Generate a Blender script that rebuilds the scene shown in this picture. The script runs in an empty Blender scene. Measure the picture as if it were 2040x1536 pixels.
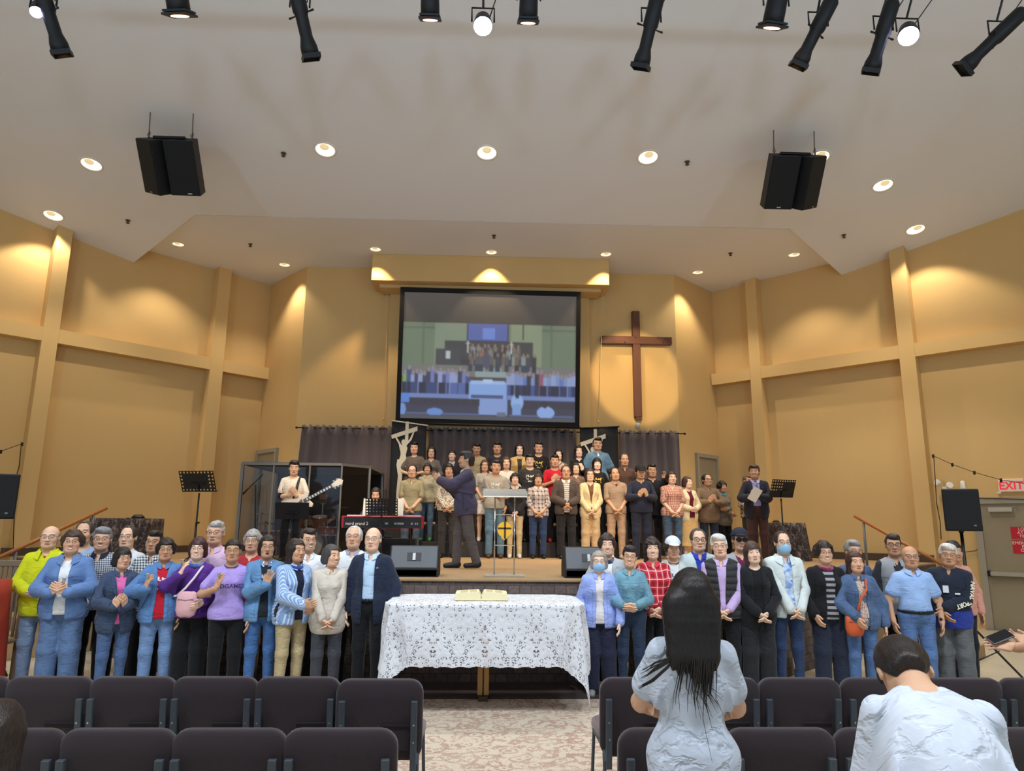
import bpy, bmesh, math, random
import numpy as np
from math import sin, cos, tan, pi, radians, sqrt, atan2, exp
from mathutils import Vector, Matrix, Quaternion
random.seed(7); np.random.seed(7)
SC = bpy.context.scene; COL = SC.collection

# ---------------------------------------------------------------- camera, world, main lights, exposure
CAMH = 1.80; FPX = 1400.0
_p, _y, _r = radians(11.3), radians(2.0), radians(0.52)
_fw = Vector((sin(_y)*cos(_p), cos(_y)*cos(_p), sin(_p)))
_r0 = Vector((cos(_y), -sin(_y), 0)); _u0 = _r0.cross(_fw)
_R = _r0*cos(_r)+_u0*sin(_r); _U = -_r0*sin(_r)+_u0*cos(_r)
cam = bpy.data.cameras.new('camera'); cam.sensor_fit = 'HORIZONTAL'; cam.sensor_width = 36.0
cam.lens = 36.0*FPX/2040.0; cam.clip_end = 200
camo = bpy.data.objects.new('camera', cam); COL.objects.link(camo)
camo.matrix_world = Matrix(((_R.x, _U.x, -_fw.x, 0), (_R.y, _U.y, -_fw.y, 0), (_R.z, _U.z, -_fw.z, CAMH), (0, 0, 0, 1)))
SC.camera = camo
SC.view_settings.view_transform = 'Standard'; SC.view_settings.look = 'None'
SC.view_settings.gamma = 1.0; SC.view_settings.use_curve_mapping = False
SC.view_settings.exposure = -0.07
try:
    SC.cycles.max_bounces = 8; SC.cycles.diffuse_bounces = 4; SC.cycles.use_denoising = True
    SC.cycles.transparent_max_bounces = 12; SC.cycles.sample_clamp_indirect = 3.0
    SC.cycles.caustics_reflective = False; SC.cycles.caustics_refractive = False
except Exception: pass

def lin(c):
    return tuple(((v/255.0)/12.92 if v/255.0 <= 0.04045 else ((v/255.0+0.055)/1.055)**2.4) for v in c)
def ray(px, py):
    return _fw + _R*((px-1020)/FPX) - _U*((py-768)/FPX)
def PY(px, py, y):                       # point seen at a photo pixel, standing at room depth y
    d = ray(px, py); return Vector((0, 0, CAMH)) + d*(y/d.y)
def PZ(px, py, z):                       # the same on a horizontal plane
    d = ray(px, py); return Vector((0, 0, CAMH)) + d*((z-CAMH)/d.z)

W = bpy.data.worlds.new('world'); SC.world = W; W.use_nodes = True
WORLD_STRENGTH = 0.62
W.node_tree.nodes['Background'].inputs[0].default_value = (0.80, 0.91, 1.0, 1)
W.node_tree.nodes['Background'].inputs[1].default_value = WORLD_STRENGTH

WARM = (1.0, 0.86, 0.66); NEUT = (1.0, 0.95, 0.88); COOL = (0.78, 0.88, 1.0)
def spot(name, loc, target, power, ang, blend=0.5, col=NEUT, rad=0.06):
    L = bpy.data.lights.new(name, 'SPOT'); L.energy = power; L.spot_size = radians(ang); L.spot_blend = blend
    L.color = col; L.shadow_soft_size = rad
    o = bpy.data.objects.new(name, L); COL.objects.link(o); o.location = loc
    d = Vector(target)-Vector(loc); o.rotation_euler = d.to_track_quat('-Z', 'Y').to_euler()
    return o
def ceil_z(y): return 7.73+0.2*(13.08-y)

# downlights seen in the ceiling: (x, y, z, watts, cone)
DL_MAIN = [PZ(0, 0, 9)]*0
def _cz(px, py):
    d = ray(px, py); t = (7.73+0.2*13.08-CAMH)/(d.z+0.2*d.y); return Vector((0, 0, CAMH))+d*t
DL_MAIN = [_cz(*p) for p in [(182, 327), (106, 429), (648, 298), (970, 304), (1291, 313), (1632, 313), (1759, 369), (1824, 457)]]
DL_STAGE = [PZ(p[0], p[1], 7.73) for p in [(355, 486), (567, 527), (748, 496), (979, 502), (1207, 506), (1390, 542), (1582, 507)]]
P_CEIL_FILL = 600
P_MAIN, P_STAGE, P_HOUSE, P_COOL = 390, 180, 1250, 520
for i, c in enumerate(DL_MAIN):
    edge = i in (0, 1, 6, 7)
    spot('downlight_beam', c+Vector((0, 0, -0.06)), c+Vector((0, 0, -5)), P_MAIN*((0.40 if i in (1, 7) else 0.70) if edge else 1.15), 108 if edge else 100, 0.35, WARM if edge else NEUT)
for i, c in enumerate(DL_STAGE):
    near = i in (2, 3, 4)
    spot('downlight_beam', c+Vector((0, 0, -0.04)), c+Vector((0, 0, -5)), P_STAGE*(1.5 if near else 1), 84 if near else 104, 0.35 if near else 0.6,
         (1.0, 0.70, 0.38) if near else WARM, 0.05)
# the same downlights go on in rows over the seats, behind the photographer
for y in (1.5, -3.0):
    for x in (-6.5, -2.2, 2.2, 6.5):
        spot('house_downlight', (x, y, ceil_z(y)-0.1), (x, y, 0), P_HOUSE, 120, 0.5, (0.92, 0.96, 1.0), 0.1)
# unseen cool washes high above the seats, aimed at the front of the stage
for x in (-4.4, -1.5, 1.5, 4.4):
    spot('unseen_wash_beam', (x, 1.2, 8.2), (x*0.8, 8.3, 0.9), P_COOL, 46, 0.8, COOL, 0.12)
# added fill: unseen cool uplights behind the camera that brighten the sloped ceiling
for x in (-6.5, 0.0, 6.5):
    spot('ceiling_fill', (x, -2.0, 3.6), (x*0.7, 8.5, 8.4), P_CEIL_FILL, 95, 0.9, (0.54, 0.76, 1.0), 0.25)
# warm profile lamps on the pipe, aimed at the stage and at the cross
for x, tx in ((-1.95, -2.2), (1.65, 1.2), (4.05, 2.6)):
    spot('profile_beam', (x, 6.75, 6.60), (tx, 14.2, 1.9), 1300, 30, 0.6, (1.0, 0.80, 0.56), 0.06)
spot('profile_beam', (1.95, 8.2, 8.3), (3.4, 15.75, 5.25), 2300, 15.0, 0.25, (1.0, 0.74, 0.38), 0.07)

# ---------------------------------------------------------------- mesh and tagging helpers
class MB:
    def __init__(s): s.v = []; s.f = []; s.m = []
    def add(s, vs, fs, mi=0):
        b = len(s.v); s.v += [tuple(v) for v in vs]; s.f += [tuple(b+i for i in f) for f in fs]; s.m += [mi]*len(fs); return s
    def box(s, c, d, mi=0, M=None):
        x, y, z = d[0]/2, d[1]/2, d[2]/2
        vs = [Vector((sx*x, sy*y, sz*z)) for sz in (-1, 1) for sy in (-1, 1) for sx in (-1, 1)]
        if M is not None: vs = [M @ v for v in vs]
        vs = [v+Vector(c) for v in vs]
        return s.add(vs, [(0, 2, 3, 1), (4, 5, 7, 6), (0, 1, 5, 4), (2, 6, 7, 3), (0, 4, 6, 2), (1, 3, 7, 5)], mi)
    def hexa(s, p, mi=0):                # 4 bottom points then 4 top points, both counter-clockwise
        return s.add(p, [(3, 2, 1, 0), (4, 5, 6, 7), (0, 1, 5, 4), (1, 2, 6, 5), (2, 3, 7, 6), (3, 0, 4, 7)], mi)
    def prism(s, poly, a, b, mi=0):      # polygon (x,y) extruded from z=a to z=b
        n = len(poly); vs = [(p[0], p[1], a) for p in poly]+[(p[0], p[1], b) for p in poly]
        return s.add(vs, [tuple(range(n))[::-1], tuple(range(n, 2*n))]+[(i, (i+1) % n, n+(i+1) % n, n+i) for i in range(n)], mi)
    def tube(s, pts, r, n=8, mi=0, cap=True):
        pts = [Vector(p) for p in pts]; rs = r if isinstance(r, (list, tuple)) else [r]*len(pts)
        rings = []; up = None
        for i, p in enumerate(pts):
            t = (pts[min(i+1, len(pts)-1)]-pts[max(i-1, 0)]).normalized()
            if up is None: up = t.orthogonal().normalized()
            else:
                up = up - t*up.dot(t)
                up = up.normalized() if up.length > 1e-6 else t.orthogonal().normalized()
            w = t.cross(up)
            rings.append([p+(up*cos(2*pi*k/n)+w*sin(2*pi*k/n))*rs[i] for k in range(n)])
        vs = [v for rg in rings for v in rg]; fs = []
        for i in range(len(pts)-1):
            for k in range(n): fs.append((i*n+k, i*n+(k+1) % n, (i+1)*n+(k+1) % n, (i+1)*n+k))
        if cap: fs += [tuple(range(n))[::-1], tuple(range((len(pts)-1)*n, len(pts)*n))]
        return s.add(vs, fs, mi)
    def lathe(s, prof, n=20, mi=0, M=None):  # profile (r,z)
        vs = [Vector((r*cos(2*pi*k/n), r*sin(2*pi*k/n), z)) for r, z in prof for k in range(n)]
        if M is not None: vs = [M @ v for v in vs]
        return s.add(vs, [(i*n+k, i*n+(k+1) % n, (i+1)*n+(k+1) % n, (i+1)*n+k) for i in range(len(prof)-1) for k in range(n)], mi)
    def build(s, name, mat, parent=None, smooth=False, bevel=0.0, loc=None, seg=2):
        me = bpy.data.meshes.new(name); me.from_pydata(s.v, [], s.f)
        for m in (mat if isinstance(mat, (list, tuple)) else [mat]): me.materials.append(m)
        if any(s.m): me.polygons.foreach_set('material_index', s.m)
        if smooth: me.polygons.foreach_set('use_smooth', [True]*len(me.polygons))
        me.update()
        return link(name, me, parent, bevel, loc, seg)
def link(name, me, parent=None, bevel=0.0, loc=None, seg=2):
    o = bpy.data.objects.new(name, me); COL.objects.link(o)
    if parent is not None: o.parent = parent
    if loc is not None: o.location = loc
    if bevel:
        b = o.modifiers.new('bevel', 'BEVEL'); b.width = bevel; b.segments = seg; b.limit_method = 'ANGLE'
    return o
def tag(o, label, cat, group=None):
    o['label'] = label; o['category'] = cat
    if group: o['group'] = group
    return o
def thing(name, label, cat, loc=(0, 0, 0), rz=0.0, group=None):
    o = bpy.data.objects.new(name, None); COL.objects.link(o); o.location = loc; o.rotation_euler = (0, 0, rz)
    o.empty_display_size = 0.1
    return tag(o, label, cat, group)
def struct(o): o['kind'] = 'structure'; return o
def copy_tree(o, parent=None):
    c = o.copy(); COL.objects.link(c)
    if parent is not None: c.parent = parent
    for ch in list(o.children): copy_tree(ch, c)
    return c
def text(body, size, mat, parent, M, name='lettering', ext=0.002, bold=False, sx=1.0):
    cu = bpy.data.curves.new(name, 'FONT'); cu.body = body; cu.size = size; cu.extrude = ext
    cu.align_x = 'CENTER'; cu.align_y = 'CENTER'; cu.resolution_u = 3; cu.space_line = 0.85
    if bold: cu.offset = size*0.02
    o = bpy.data.objects.new(name, cu); COL.objects.link(o); o.parent = parent; cu.materials.append(mat)
    me = bpy.data.meshes.new_from_object(o.evaluated_get(bpy.context.evaluated_depsgraph_get())); bpy.data.objects.remove(o)
    o = link(name, me, parent); o.matrix_local = M @ Matrix.Diagonal((sx, 1, 1, 1)); return o
FACE_CAM = Matrix.Rotation(pi/2, 4, 'X')       # text lying in xy turned to face -y

# ---------------------------------------------------------------- materials
def newmat(name):
    m = bpy.data.materials.new(name); m.use_nodes = True
    nt = m.node_tree; b = nt.nodes['Principled BSDF']; return m, nt, b
def N(nt, t, **kw):
    n = nt.nodes.new(t)
    for k, v in kw.items(): setattr(n, k, v)
    return n
def mixc(nt, fac, a, b, bt='MIX'):
    n = N(nt, 'ShaderNodeMix', data_type='RGBA', blend_type=bt)
    for i, v in ((0, fac), (6, a), (7, b)):
        if hasattr(v, 'is_linked') or hasattr(v, 'links'): nt.links.new(v, n.inputs[i])
        elif isinstance(v, (int, float)): n.inputs[i].default_value = v
        else: n.inputs[i].default_value = (*v[:3], 1)
    return n.outputs[2]
def math_(nt, op, a, b=None, c=None):
    n = N(nt, 'ShaderNodeMath', operation=op)
    for i, v in enumerate((a, b, c)):
        if v is None: continue
        if hasattr(v, 'links'): nt.links.new(v, n.inputs[i])
        else: n.inputs[i].default_value = v
    return n.outputs[0]
MATS = {}
def mat(name, c, rough=0.6, metal=0.0, var=0.08, scale=14.0, bump=0.0, bscale=None, spec=0.4, coord='Object', c2=None, sheen=0.0, stretch=None):
    if name in MATS: return MATS[name]
    m, nt, b = newmat(name); L = nt.links
    tc = N(nt, 'ShaderNodeTexCoord'); vec = tc.outputs[coord]
    if coord == 'rest':
        pass
    if stretch:
        mp = N(nt, 'ShaderNodeMapping'); L.new(vec, mp.inputs[0]); mp.inputs[3].default_value = stretch; vec = mp.outputs[0]
    nz = N(nt, 'ShaderNodeTexNoise'); nz.inputs['Scale'].default_value = scale; nz.inputs['Detail'].default_value = 3; L.new(vec, nz.inputs[0])
    col = lin(c); hi = lin(c2) if c2 else tuple(min(1, v*(1+var)) for v in col); lo = tuple(v*(1-var) for v in col)
    L.new(mixc(nt, nz.outputs[0], lo, hi), b.inputs['Base Color'])
    b.inputs['Roughness'].default_value = rough; b.inputs['Metallic'].default_value = metal
    b.inputs['Specular IOR Level'].default_value = spec
    if sheen: b.inputs['Sheen Weight'].default_value = sheen
    if bump:
        n2 = N(nt, 'ShaderNodeTexNoise'); n2.inputs['Scale'].default_value = bscale or scale*4; L.new(vec, n2.inputs[0])
        bp = N(nt, 'ShaderNodeBump'); bp.inputs['Strength'].default_value = bump; bp.inputs['Distance'].default_value = 0.01
        L.new(n2.outputs[0], bp.inputs['Height']); L.new(bp.outputs[0], b.inputs['Normal'])
    MATS[name] = m; return m
def emit(name, c, s):
    if name in MATS: return MATS[name]
    m, nt, b = newmat(name); b.inputs['Base Color'].default_value = (*lin(c), 1)
    b.inputs['Emission Color'].default_value = (*lin(c), 1); b.inputs['Emission Strength'].default_value = s
    MATS[name] = m; return m
def wood(name, c1, c2, scale=3.0, stretch=(1, 1, 0.08), rough=0.5):
    if name in MATS: return MATS[name]
    m, nt, b = newmat(name); L = nt.links
    tc = N(nt, 'ShaderNodeTexCoord'); mp = N(nt, 'ShaderNodeMapping'); L.new(tc.outputs['Object'], mp.inputs[0]); mp.inputs[3].default_value = stretch
    nz = N(nt, 'ShaderNodeTexNoise'); nz.inputs['Scale'].default_value = scale*6; nz.inputs['Detail'].default_value = 6; nz.inputs['Distortion'].default_value = 1.2; L.new(mp.outputs[0], nz.inputs[0])
    L.new(mixc(nt, nz.outputs[0], lin(c1), lin(c2)), b.inputs['Base Color']); b.inputs['Roughness'].default_value = rough
    bp = N(nt, 'ShaderNodeBump'); bp.inputs['Strength'].default_value = 0.15; L.new(nz.outputs[0], bp.inputs['Height']); L.new(bp.outputs[0], b.inputs['Normal'])
    MATS[name] = m; return m

M_wall = mat('wall_paint', (212, 177, 120), 0.75, var=0.05, scale=1.2, bump=0.05, bscale=160, spec=0.2, stretch=(1, 1, 0.25))
M_ceil = mat('ceiling_paint', (228, 229, 232), 0.9, var=0.02, scale=0.8, spec=0.1)
M_base = mat('dark_vinyl_base', (74, 60, 48), 0.5)
M_black = mat('black_metal', (18, 18, 20), 0.45, scale=30)
M_blackplastic = mat('black_plastic', (22, 22, 25), 0.6, scale=30, bump=0.1)
M_grille = mat('black_grille', (14, 15, 17), 0.7, scale=90, bump=0.5, bscale=260)
M_steel = mat('grey_steel', (120, 122, 124), 0.35, 0.8, scale=20)
M_chrome = mat('chrome', (205, 205, 205), 0.18, 1.0, var=0.02)
M_white = mat('white_plastic', (225, 222, 215), 0.5, var=0.03)
M_greydoor = mat('taupe_door_paint', (150, 137, 112), 0.55, var=0.03, scale=3)
M_greyframe = mat('grey_frame_paint', (158, 150, 132), 0.5, var=0.03, scale=3)
M_grey = mat('grey_paint', (105, 106, 108), 0.5, var=0.05)
M_oak = wood('oak_rail', (176, 112, 52), (140, 82, 34))
M_cross = wood('rough_timber', (112, 62, 34), (74, 38, 22), 2.2)
M_stagefl = mat('stage_carpet', (165, 138, 104), 0.95, var=0.14, scale=9, bump=0.4, bscale=300, spec=0.05)
M_riser = mat('riser_carpet', (62, 60, 60), 0.95, var=0.12, scale=20, bump=0.3, bscale=300, spec=0.05)
# ================================================================ the room
AW = radians(44)
CL = Vector((-5.53, 17.17, 0)); CR = Vector((5.70, 17.02, 0)); BL = Vector((-4.28, 15.8, 0)); BR = Vector((4.39, 15.8, 0))
DLv = Vector((-sin(AW), -cos(AW), 0)); DRv = Vector((sin(AW), -cos(AW), 0))
NL = Vector((cos(AW), -sin(AW), 0)); NR = Vector((-cos(AW), -sin(AW), 0))     # into the room
WL = 16.5
def wall_slab(name, a, b, z0, z1, n, th=0.2, m=None):
    a, b, n = Vector(a), Vector(b), Vector(n)
    q = [a, b, b-n*th, a-n*th]
    if (b-a).cross(-n).z < 0: q = q[::-1]
    mb = MB(); mb.hexa([(p.x, p.y, z0) for p in q]+[(p.x, p.y, z1) for p in q])
    return struct(mb.build(name, m or M_wall))
WT = 9.6
# floor
m, nt, b = newmat('sealed_floor'); L = nt.links
tc = N(nt, 'ShaderNodeTexCoord'); nz = N(nt, 'ShaderNodeTexNoise'); nz.inputs['Scale'].default_value = 1.5; nz.inputs['Detail'].default_value = 5; L.new(tc.outputs['Object'], nz.inputs[0])
L.new(mixc(nt, nz.outputs[0], lin((178, 168, 146)), lin((200, 190, 168))), b.inputs['Base Color']); b.inputs['Roughness'].default_value = 0.35
MB().box((0, 5, -0.05), (50, 30, 0.1)).build('floor', m)['kind'] = 'structure'
lw = wall_slab('wall_left', CL, CL+DLv*WL, 0, WT, NL)
rw = wall_slab('wall_right', CR, CR+DRv*WL, 0, WT, NR)
wall_slab('wall_back', BL, BR, 0, WT, (0, -1, 0))
nsl = Vector((BL.y-CL.y, -(BL.x-CL.x), 0)).normalized(); nsr = Vector(((CR-BR).y, -(CR-BR).x, 0)).normalized()
wall_slab('wall_back_left', BL, CL, 0, WT, nsl)
wall_slab('wall_back_right', BR, CR, 0, WT, nsr)
# ceilings: the house ceiling slopes down to a fold over the stage front, two wings of it hang below the flat stage ceiling
def cz_(x, y): return (x, y, ceil_z(y))
poly = [(-22, -6), (22, -6), (22, 16.2), (9.56, 16.2), (6.05, 13.08), (-5.8, 13.08), (-9.31, 16.2), (-22, 16.2)]
mb = MB(); n = len(poly)
vs = [cz_(*p) for p in poly]+[(p[0], p[1], 10.4+0*p[1]) for p in poly]
mb.add(vs, [tuple(range(n))[::-1], tuple(range(n, 2*n))]+[(i, (i+1) % n, n+(i+1) % n, n+i) for i in range(n)])
struct(mb.build('ceiling', M_ceil))
struct(MB().prism([(-9.4, 13.10), (9.7, 13.10), (9.7, 19), (-9.4, 19)], 7.73, 7.9).build('ceiling_stage', M_ceil))
# raised pilasters and belt beams on the side walls
def wallbox(name, base, d, n, s0, s1, z0, z1, th, mt, parent=None):
    a = base+d*s0; b_ = base+d*s1
    q = [a+n*th, b_+n*th, b_, a]
    if (b_-a).cross(q[3]-a).z < 0 or True:
        pass
    c2 = [(p.x, p.y) for p in q]
    area = sum(c2[i][0]*c2[(i+1) % 4][1]-c2[(i+1) % 4][0]*c2[i][1] for i in range(4))
    if area < 0: c2 = c2[::-1]
    o = MB().prism(c2, z0, z1).build(name, mt, parent)
    return o
k = 1
for base, d, n, pil, par in ((CL, DLv, NL, [(1.17, 1.47), (4.53, 4.80), (8.0, 8.3)], lw), (CR, DRv, NR, [(1.03, 1.29), (4.25, 4.54), (7.8, 8.1)], rw)):
    for s0, s1 in pil:
        wallbox('pilaster', base, d, n, s0, s1, 0.0, 8.6, 0.28, M_wall, par)
    wallbox('belt_beam', base, d, n, 0.02, 14.0, 5.25, 5.53, 0.27, M_wall, par)
    s_end = 4.9 if base is CL else 4.5
    struct(wallbox('baseboard_left' if base is CL else 'baseboard_right', base, d, n, 0.0, s_end, 1.18, 1.32, 0.30, M_base))
# stage platform with patterned carpet fascia
EDGE = [(-3.4, 8.75), (3.4, 8.75), (8.3, 13.26), (9.3, 14.2), (9.3, 18), (-9.3, 18), (-9.3, 14.2), (-8.3, 13.26)]
m, nt, b = newmat('fascia_carpet'); L = nt.links
tc = N(nt, 'ShaderNodeTexCoord'); br = N(nt, 'ShaderNodeTexBrick'); mp = N(nt, 'ShaderNodeMapping'); L.new(tc.outputs['Object'], mp.inputs[0])
mp.inputs[2].default_value = (pi/2, 0, 0); L.new(mp.outputs[0], br.inputs[0])
for kk, vv in (('Scale', 5.0), ('Mortar Size', 0.03), ('Brick Width', 0.7), ('Row Height', 0.5)): br.inputs[kk].default_value = vv
br.inputs['Color1'].default_value = (*lin((108, 94, 88)), 1); br.inputs['Color2'].default_value = (*lin((92, 80, 76)), 1); br.inputs['Mortar'].default_value = (*lin((72, 62, 60)), 1)
nz = N(nt, 'ShaderNodeTexNoise'); nz.inputs['Scale'].default_value = 30; L.new(tc.outputs['Object'], nz.inputs[0])
L.new(mixc(nt, 0.45, br.outputs[0], nz.outputs[0], 'OVERLAY'), b.inputs['Base Color']); b.inputs['Roughness'].default_value = 0.95
M_fascia = m
st = struct(MB().prism(EDGE, 0.0, 1.14).build('floor_stage', M_fascia))
cap = [(p[0]*1.0, p[1]-(0.03 if i < 2 else 0.0)) for i, p in enumerate(EDGE)]
MB().prism(cap, 1.14, 1.18).build('stage_top', M_stagefl, st, bevel=0.012)
# choir risers
r1 = struct(MB().box((0, 15.1, 1.18+0.15), (6.6, 1.36, 0.30)).build('riser_lower', M_riser, bevel=0.01)); tag(r1, 'lower dark carpeted choir riser step across the stage', 'riser')
r2 = struct(MB().box((-0.2, 15.28, 1.48+0.16), (5.4, 0.92, 0.32)).build('riser_upper', M_riser, bevel=0.01)); tag(r2, 'upper dark carpeted choir riser step under the back row', 'riser')
for r in (r1, r2): r['kind'] = 'structure'
# screen pier and valance
struct(MB().box((0.02, 15.72, 4.0), (4.62, 0.16, 8.0)).build('wall_pier', M_wall))
va = MB(); va.box((0.03, 15.30, 7.42), (5.3, 0.78, 0.62)); va.box((0.03, 15.4, 7.07), (5.0, 0.5, 0.08))
v = va.build('valance', M_wall, bevel=0.008); struct(v); v.name = 'trim_1'
# ---- doors
def door_on(name, base, d, n, s0, s1, zt, z0, knob_side, fr=0.09):
    o = wallbox(name, base, d, n, s0+fr, s1-fr, z0, zt-fr, 0.035, M_greydoor)
    struct(o)
    for a, b2, za, zb in ((s0, s0+fr, z0, zt), (s1-fr, s1, z0, zt), (s0+fr, s1-fr, zt-fr, zt)):
        wallbox('door_frame', base, d, n, a, b2, za, zb, 0.07, M_greyframe, o)
    return o
dl_ = (CL-BL).normalized(); dr_ = (CR-BR).normalized()
d1 = door_on('door_1', BL, dl_, nsl, 0.76, 1.80, 3.52, 1.18, 0)
d2 = door_on('door_2', BR, dr_, nsr, 0.62, 1.62, 3.51, 1.18, 0)
# emergency exit door on the lower floor at the right
def wpt(px, py, base, d, n, off=0.0):
    bb = base+n*off; dd = ray(px, py); C0 = Vector((0, 0, CAMH)); t = (bb-C0).dot(n)/dd.dot(n); P = C0+dd*t
    return (P-bb).dot(d), P.z
sR0 = wpt(1950, 1100, CR, DRv, NR)[0]
d3 = door_on('door_3', CR, DRv, NR, sR0, sR0+1.25, 2.40, 0.0, 0, 0.11)
def wp(base, d, n, s, off, z): q = base+d*s+n*off; return Vector((q.x, q.y, z))
def orient(d, n): # x along d, y = up? matrix for text: x->d, y->z, z->n
    return Matrix(((d.x, 0, n.x, 0), (d.y, 0, n.y, 0), (d.z, 1, n.z, 0), (0, 0, 0, 1)))
OR = orient(DRv, NR)
if OR.to_3x3().determinant() < 0: OR = orient(-DRv, NR)
pb = wallbox('push_bar', CR, DRv, NR, sR0+0.16, sR0+1.10, 0.98, 1.05, 0.12, mat('brushed_bar', (190, 184, 168), 0.35, 0.5), d3)
wallbox('bar_end_cap', CR, DRv, NR, sR0+0.125, sR0+0.165, 0.965, 1.065, 0.13, M_black, pb)
wallbox('door_closer', CR, DRv, NR, sR0+0.25, sR0+0.62, 2.14, 2.22, 0.11, mat('closer_grey', (180, 176, 164), 0.4), d3)
M_red = mat('sign_red', (196, 30, 44), 0.5, var=0.04); M_signwhite = mat('sign_white', (240, 225, 220), 0.5, var=0.02)
for k2, (zc, hh, words) in enumerate(((1.76, 0.21, 'LOCK\nAT ALL\nTIMES'), (1.51, 0.23, 'EMERGENCY\nEXIT\nONLY'))):
    sg = wallbox('warning_plate', CR, DRv, NR, sR0+0.55, sR0+0.98, zc-hh/2, zc+hh/2, 0.045, M_red, d3)
    q = wp(CR, DRv, NR, sR0+0.765, 0.047, zc)
    text(words, 0.075, M_signwhite, sg, Matrix.Translation(q) @ OR, 'lettering', 0.001)
# threshold
wallbox('threshold', CR, DRv, NR, sR0, sR0+1.25, 0.0, 0.02, 0.14, M_chrome, d3)
# ================================================================ ceiling fittings
M_trim = mat('downlight_trim', (232, 226, 214), 0.5, var=0.02)
M_refl = mat('downlight_reflector', (236, 222, 190), 0.22, 0.6, var=0.02)
M_bulb = emit('lamp_glow', (255, 244, 214), 1.35)
M_bulb_dim = emit('lamp_glow_small', (255, 238, 205), 1.05)
def downlight(c, r, label, bulbmat, tilt=0.0):
    t = thing('downlight', label, 'ceiling light', c, 0, 'recessed downlights in the ceiling')
    t.rotation_euler = (tilt, 0, 0)
    mb = MB(); mb.lathe([(r*0.86, -0.004), (r*0.90, -0.016), (r*1.02, -0.014), (r*1.04, 0.0)], 28); mb.build('trim_ring', M_trim, t, True)
    mb = MB(); mb.lathe([(r*0.88, -0.006), (r*0.74, -0.003), (r*0.5, -0.002), (0.001, -0.002)], 28); mb.build('reflector', M_refl, t, True)
    mb = MB(); mb.lathe([(r*0.86, -0.006), (r*0.6, -0.007), (0.001, -0.008)], 24); mb.build('lit_bowl', bulbmat, t, True)
    mb = MB(); mb.lathe([(r*0.42, -0.008), (r*0.36, -0.020), (0.001, -0.024)], 16, 0, Matrix.Translation((0, -r*0.38, 0))); mb.build('lamp', emit('lamp_capsule', (226, 204, 160), 0.75), t, True)
TS = -math.atan(0.2)
LM = ['recessed round downlight above the hung speaker cluster on the door-free side', 'recessed round downlight at the ceiling edge over the tall pilaster', 'recessed round downlight between a hung speaker cluster and the middle one',
      'recessed round downlight in the middle of the sloped ceiling', 'recessed round downlight between the middle one and the exit-side speakers', 'recessed round downlight partly hidden behind the exit-side hung speakers',
      'recessed round downlight past the exit-side hung speakers', 'recessed round downlight at the ceiling edge above the exit door wall']
for c, l in zip(DL_MAIN, LM): downlight(c, 0.19, l, M_bulb, TS)
LS = ['small stage downlight beside the ceiling wing on the music-stand side', 'small stage downlight over the drum-side door corner', 'small stage downlight above the drum-side end of the valance', 'small stage downlight above the middle of the valance',
      'small stage downlight above the cross-side end of the valance', 'small stage downlight over the cross-side door corner', 'small stage downlight beside the ceiling wing on the exit side']
for i, (c, l) in enumerate(zip(DL_STAGE, LS)): downlight(c, 0.135, l, M_bulb_dim)
M_spr = mat('sprinkler_brass', (92, 80, 62), 0.4, 0.6)
sp_px = [(565, 305, 'm'), (1369, 322, 'm'), (255, 439, 'm'), (1681, 468, 'm'), (984, 469, 's'), (499, 486, 's'), (1455, 504, 's')]
SL = ['small brass sprinkler head on the sloped ceiling between two downlights, drum side', 'small brass sprinkler head on the sloped ceiling between two downlights, cross side', 'small brass sprinkler head near the drum-side ceiling wing', 'small brass sprinkler head near the exit-side ceiling wing',
      'small sprinkler head just above the middle of the valance', 'small sprinkler head on the stage ceiling, drum side', 'small sprinkler head on the stage ceiling, cross side']
for (px, py, kk), l in zip(sp_px, SL):
    c = _cz(px, py) if kk == 'm' else PZ(px, py, 7.73)
    t = thing('sprinkler', l, 'sprinkler', c, 0, 'fire sprinkler heads')
    MB().lathe([(0.001, 0.0), (0.045, 0), (0.045, -0.012), (0.018, -0.016), (0.018, -0.05), (0.001, -0.05)], 12).build('escutcheon', M_spr, t, True)
    MB().lathe([(0.001, -0.05), (0.035, -0.055), (0.035, -0.062), (0.001, -0.064)], 12).build('deflector', M_spr, t, True)

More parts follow.
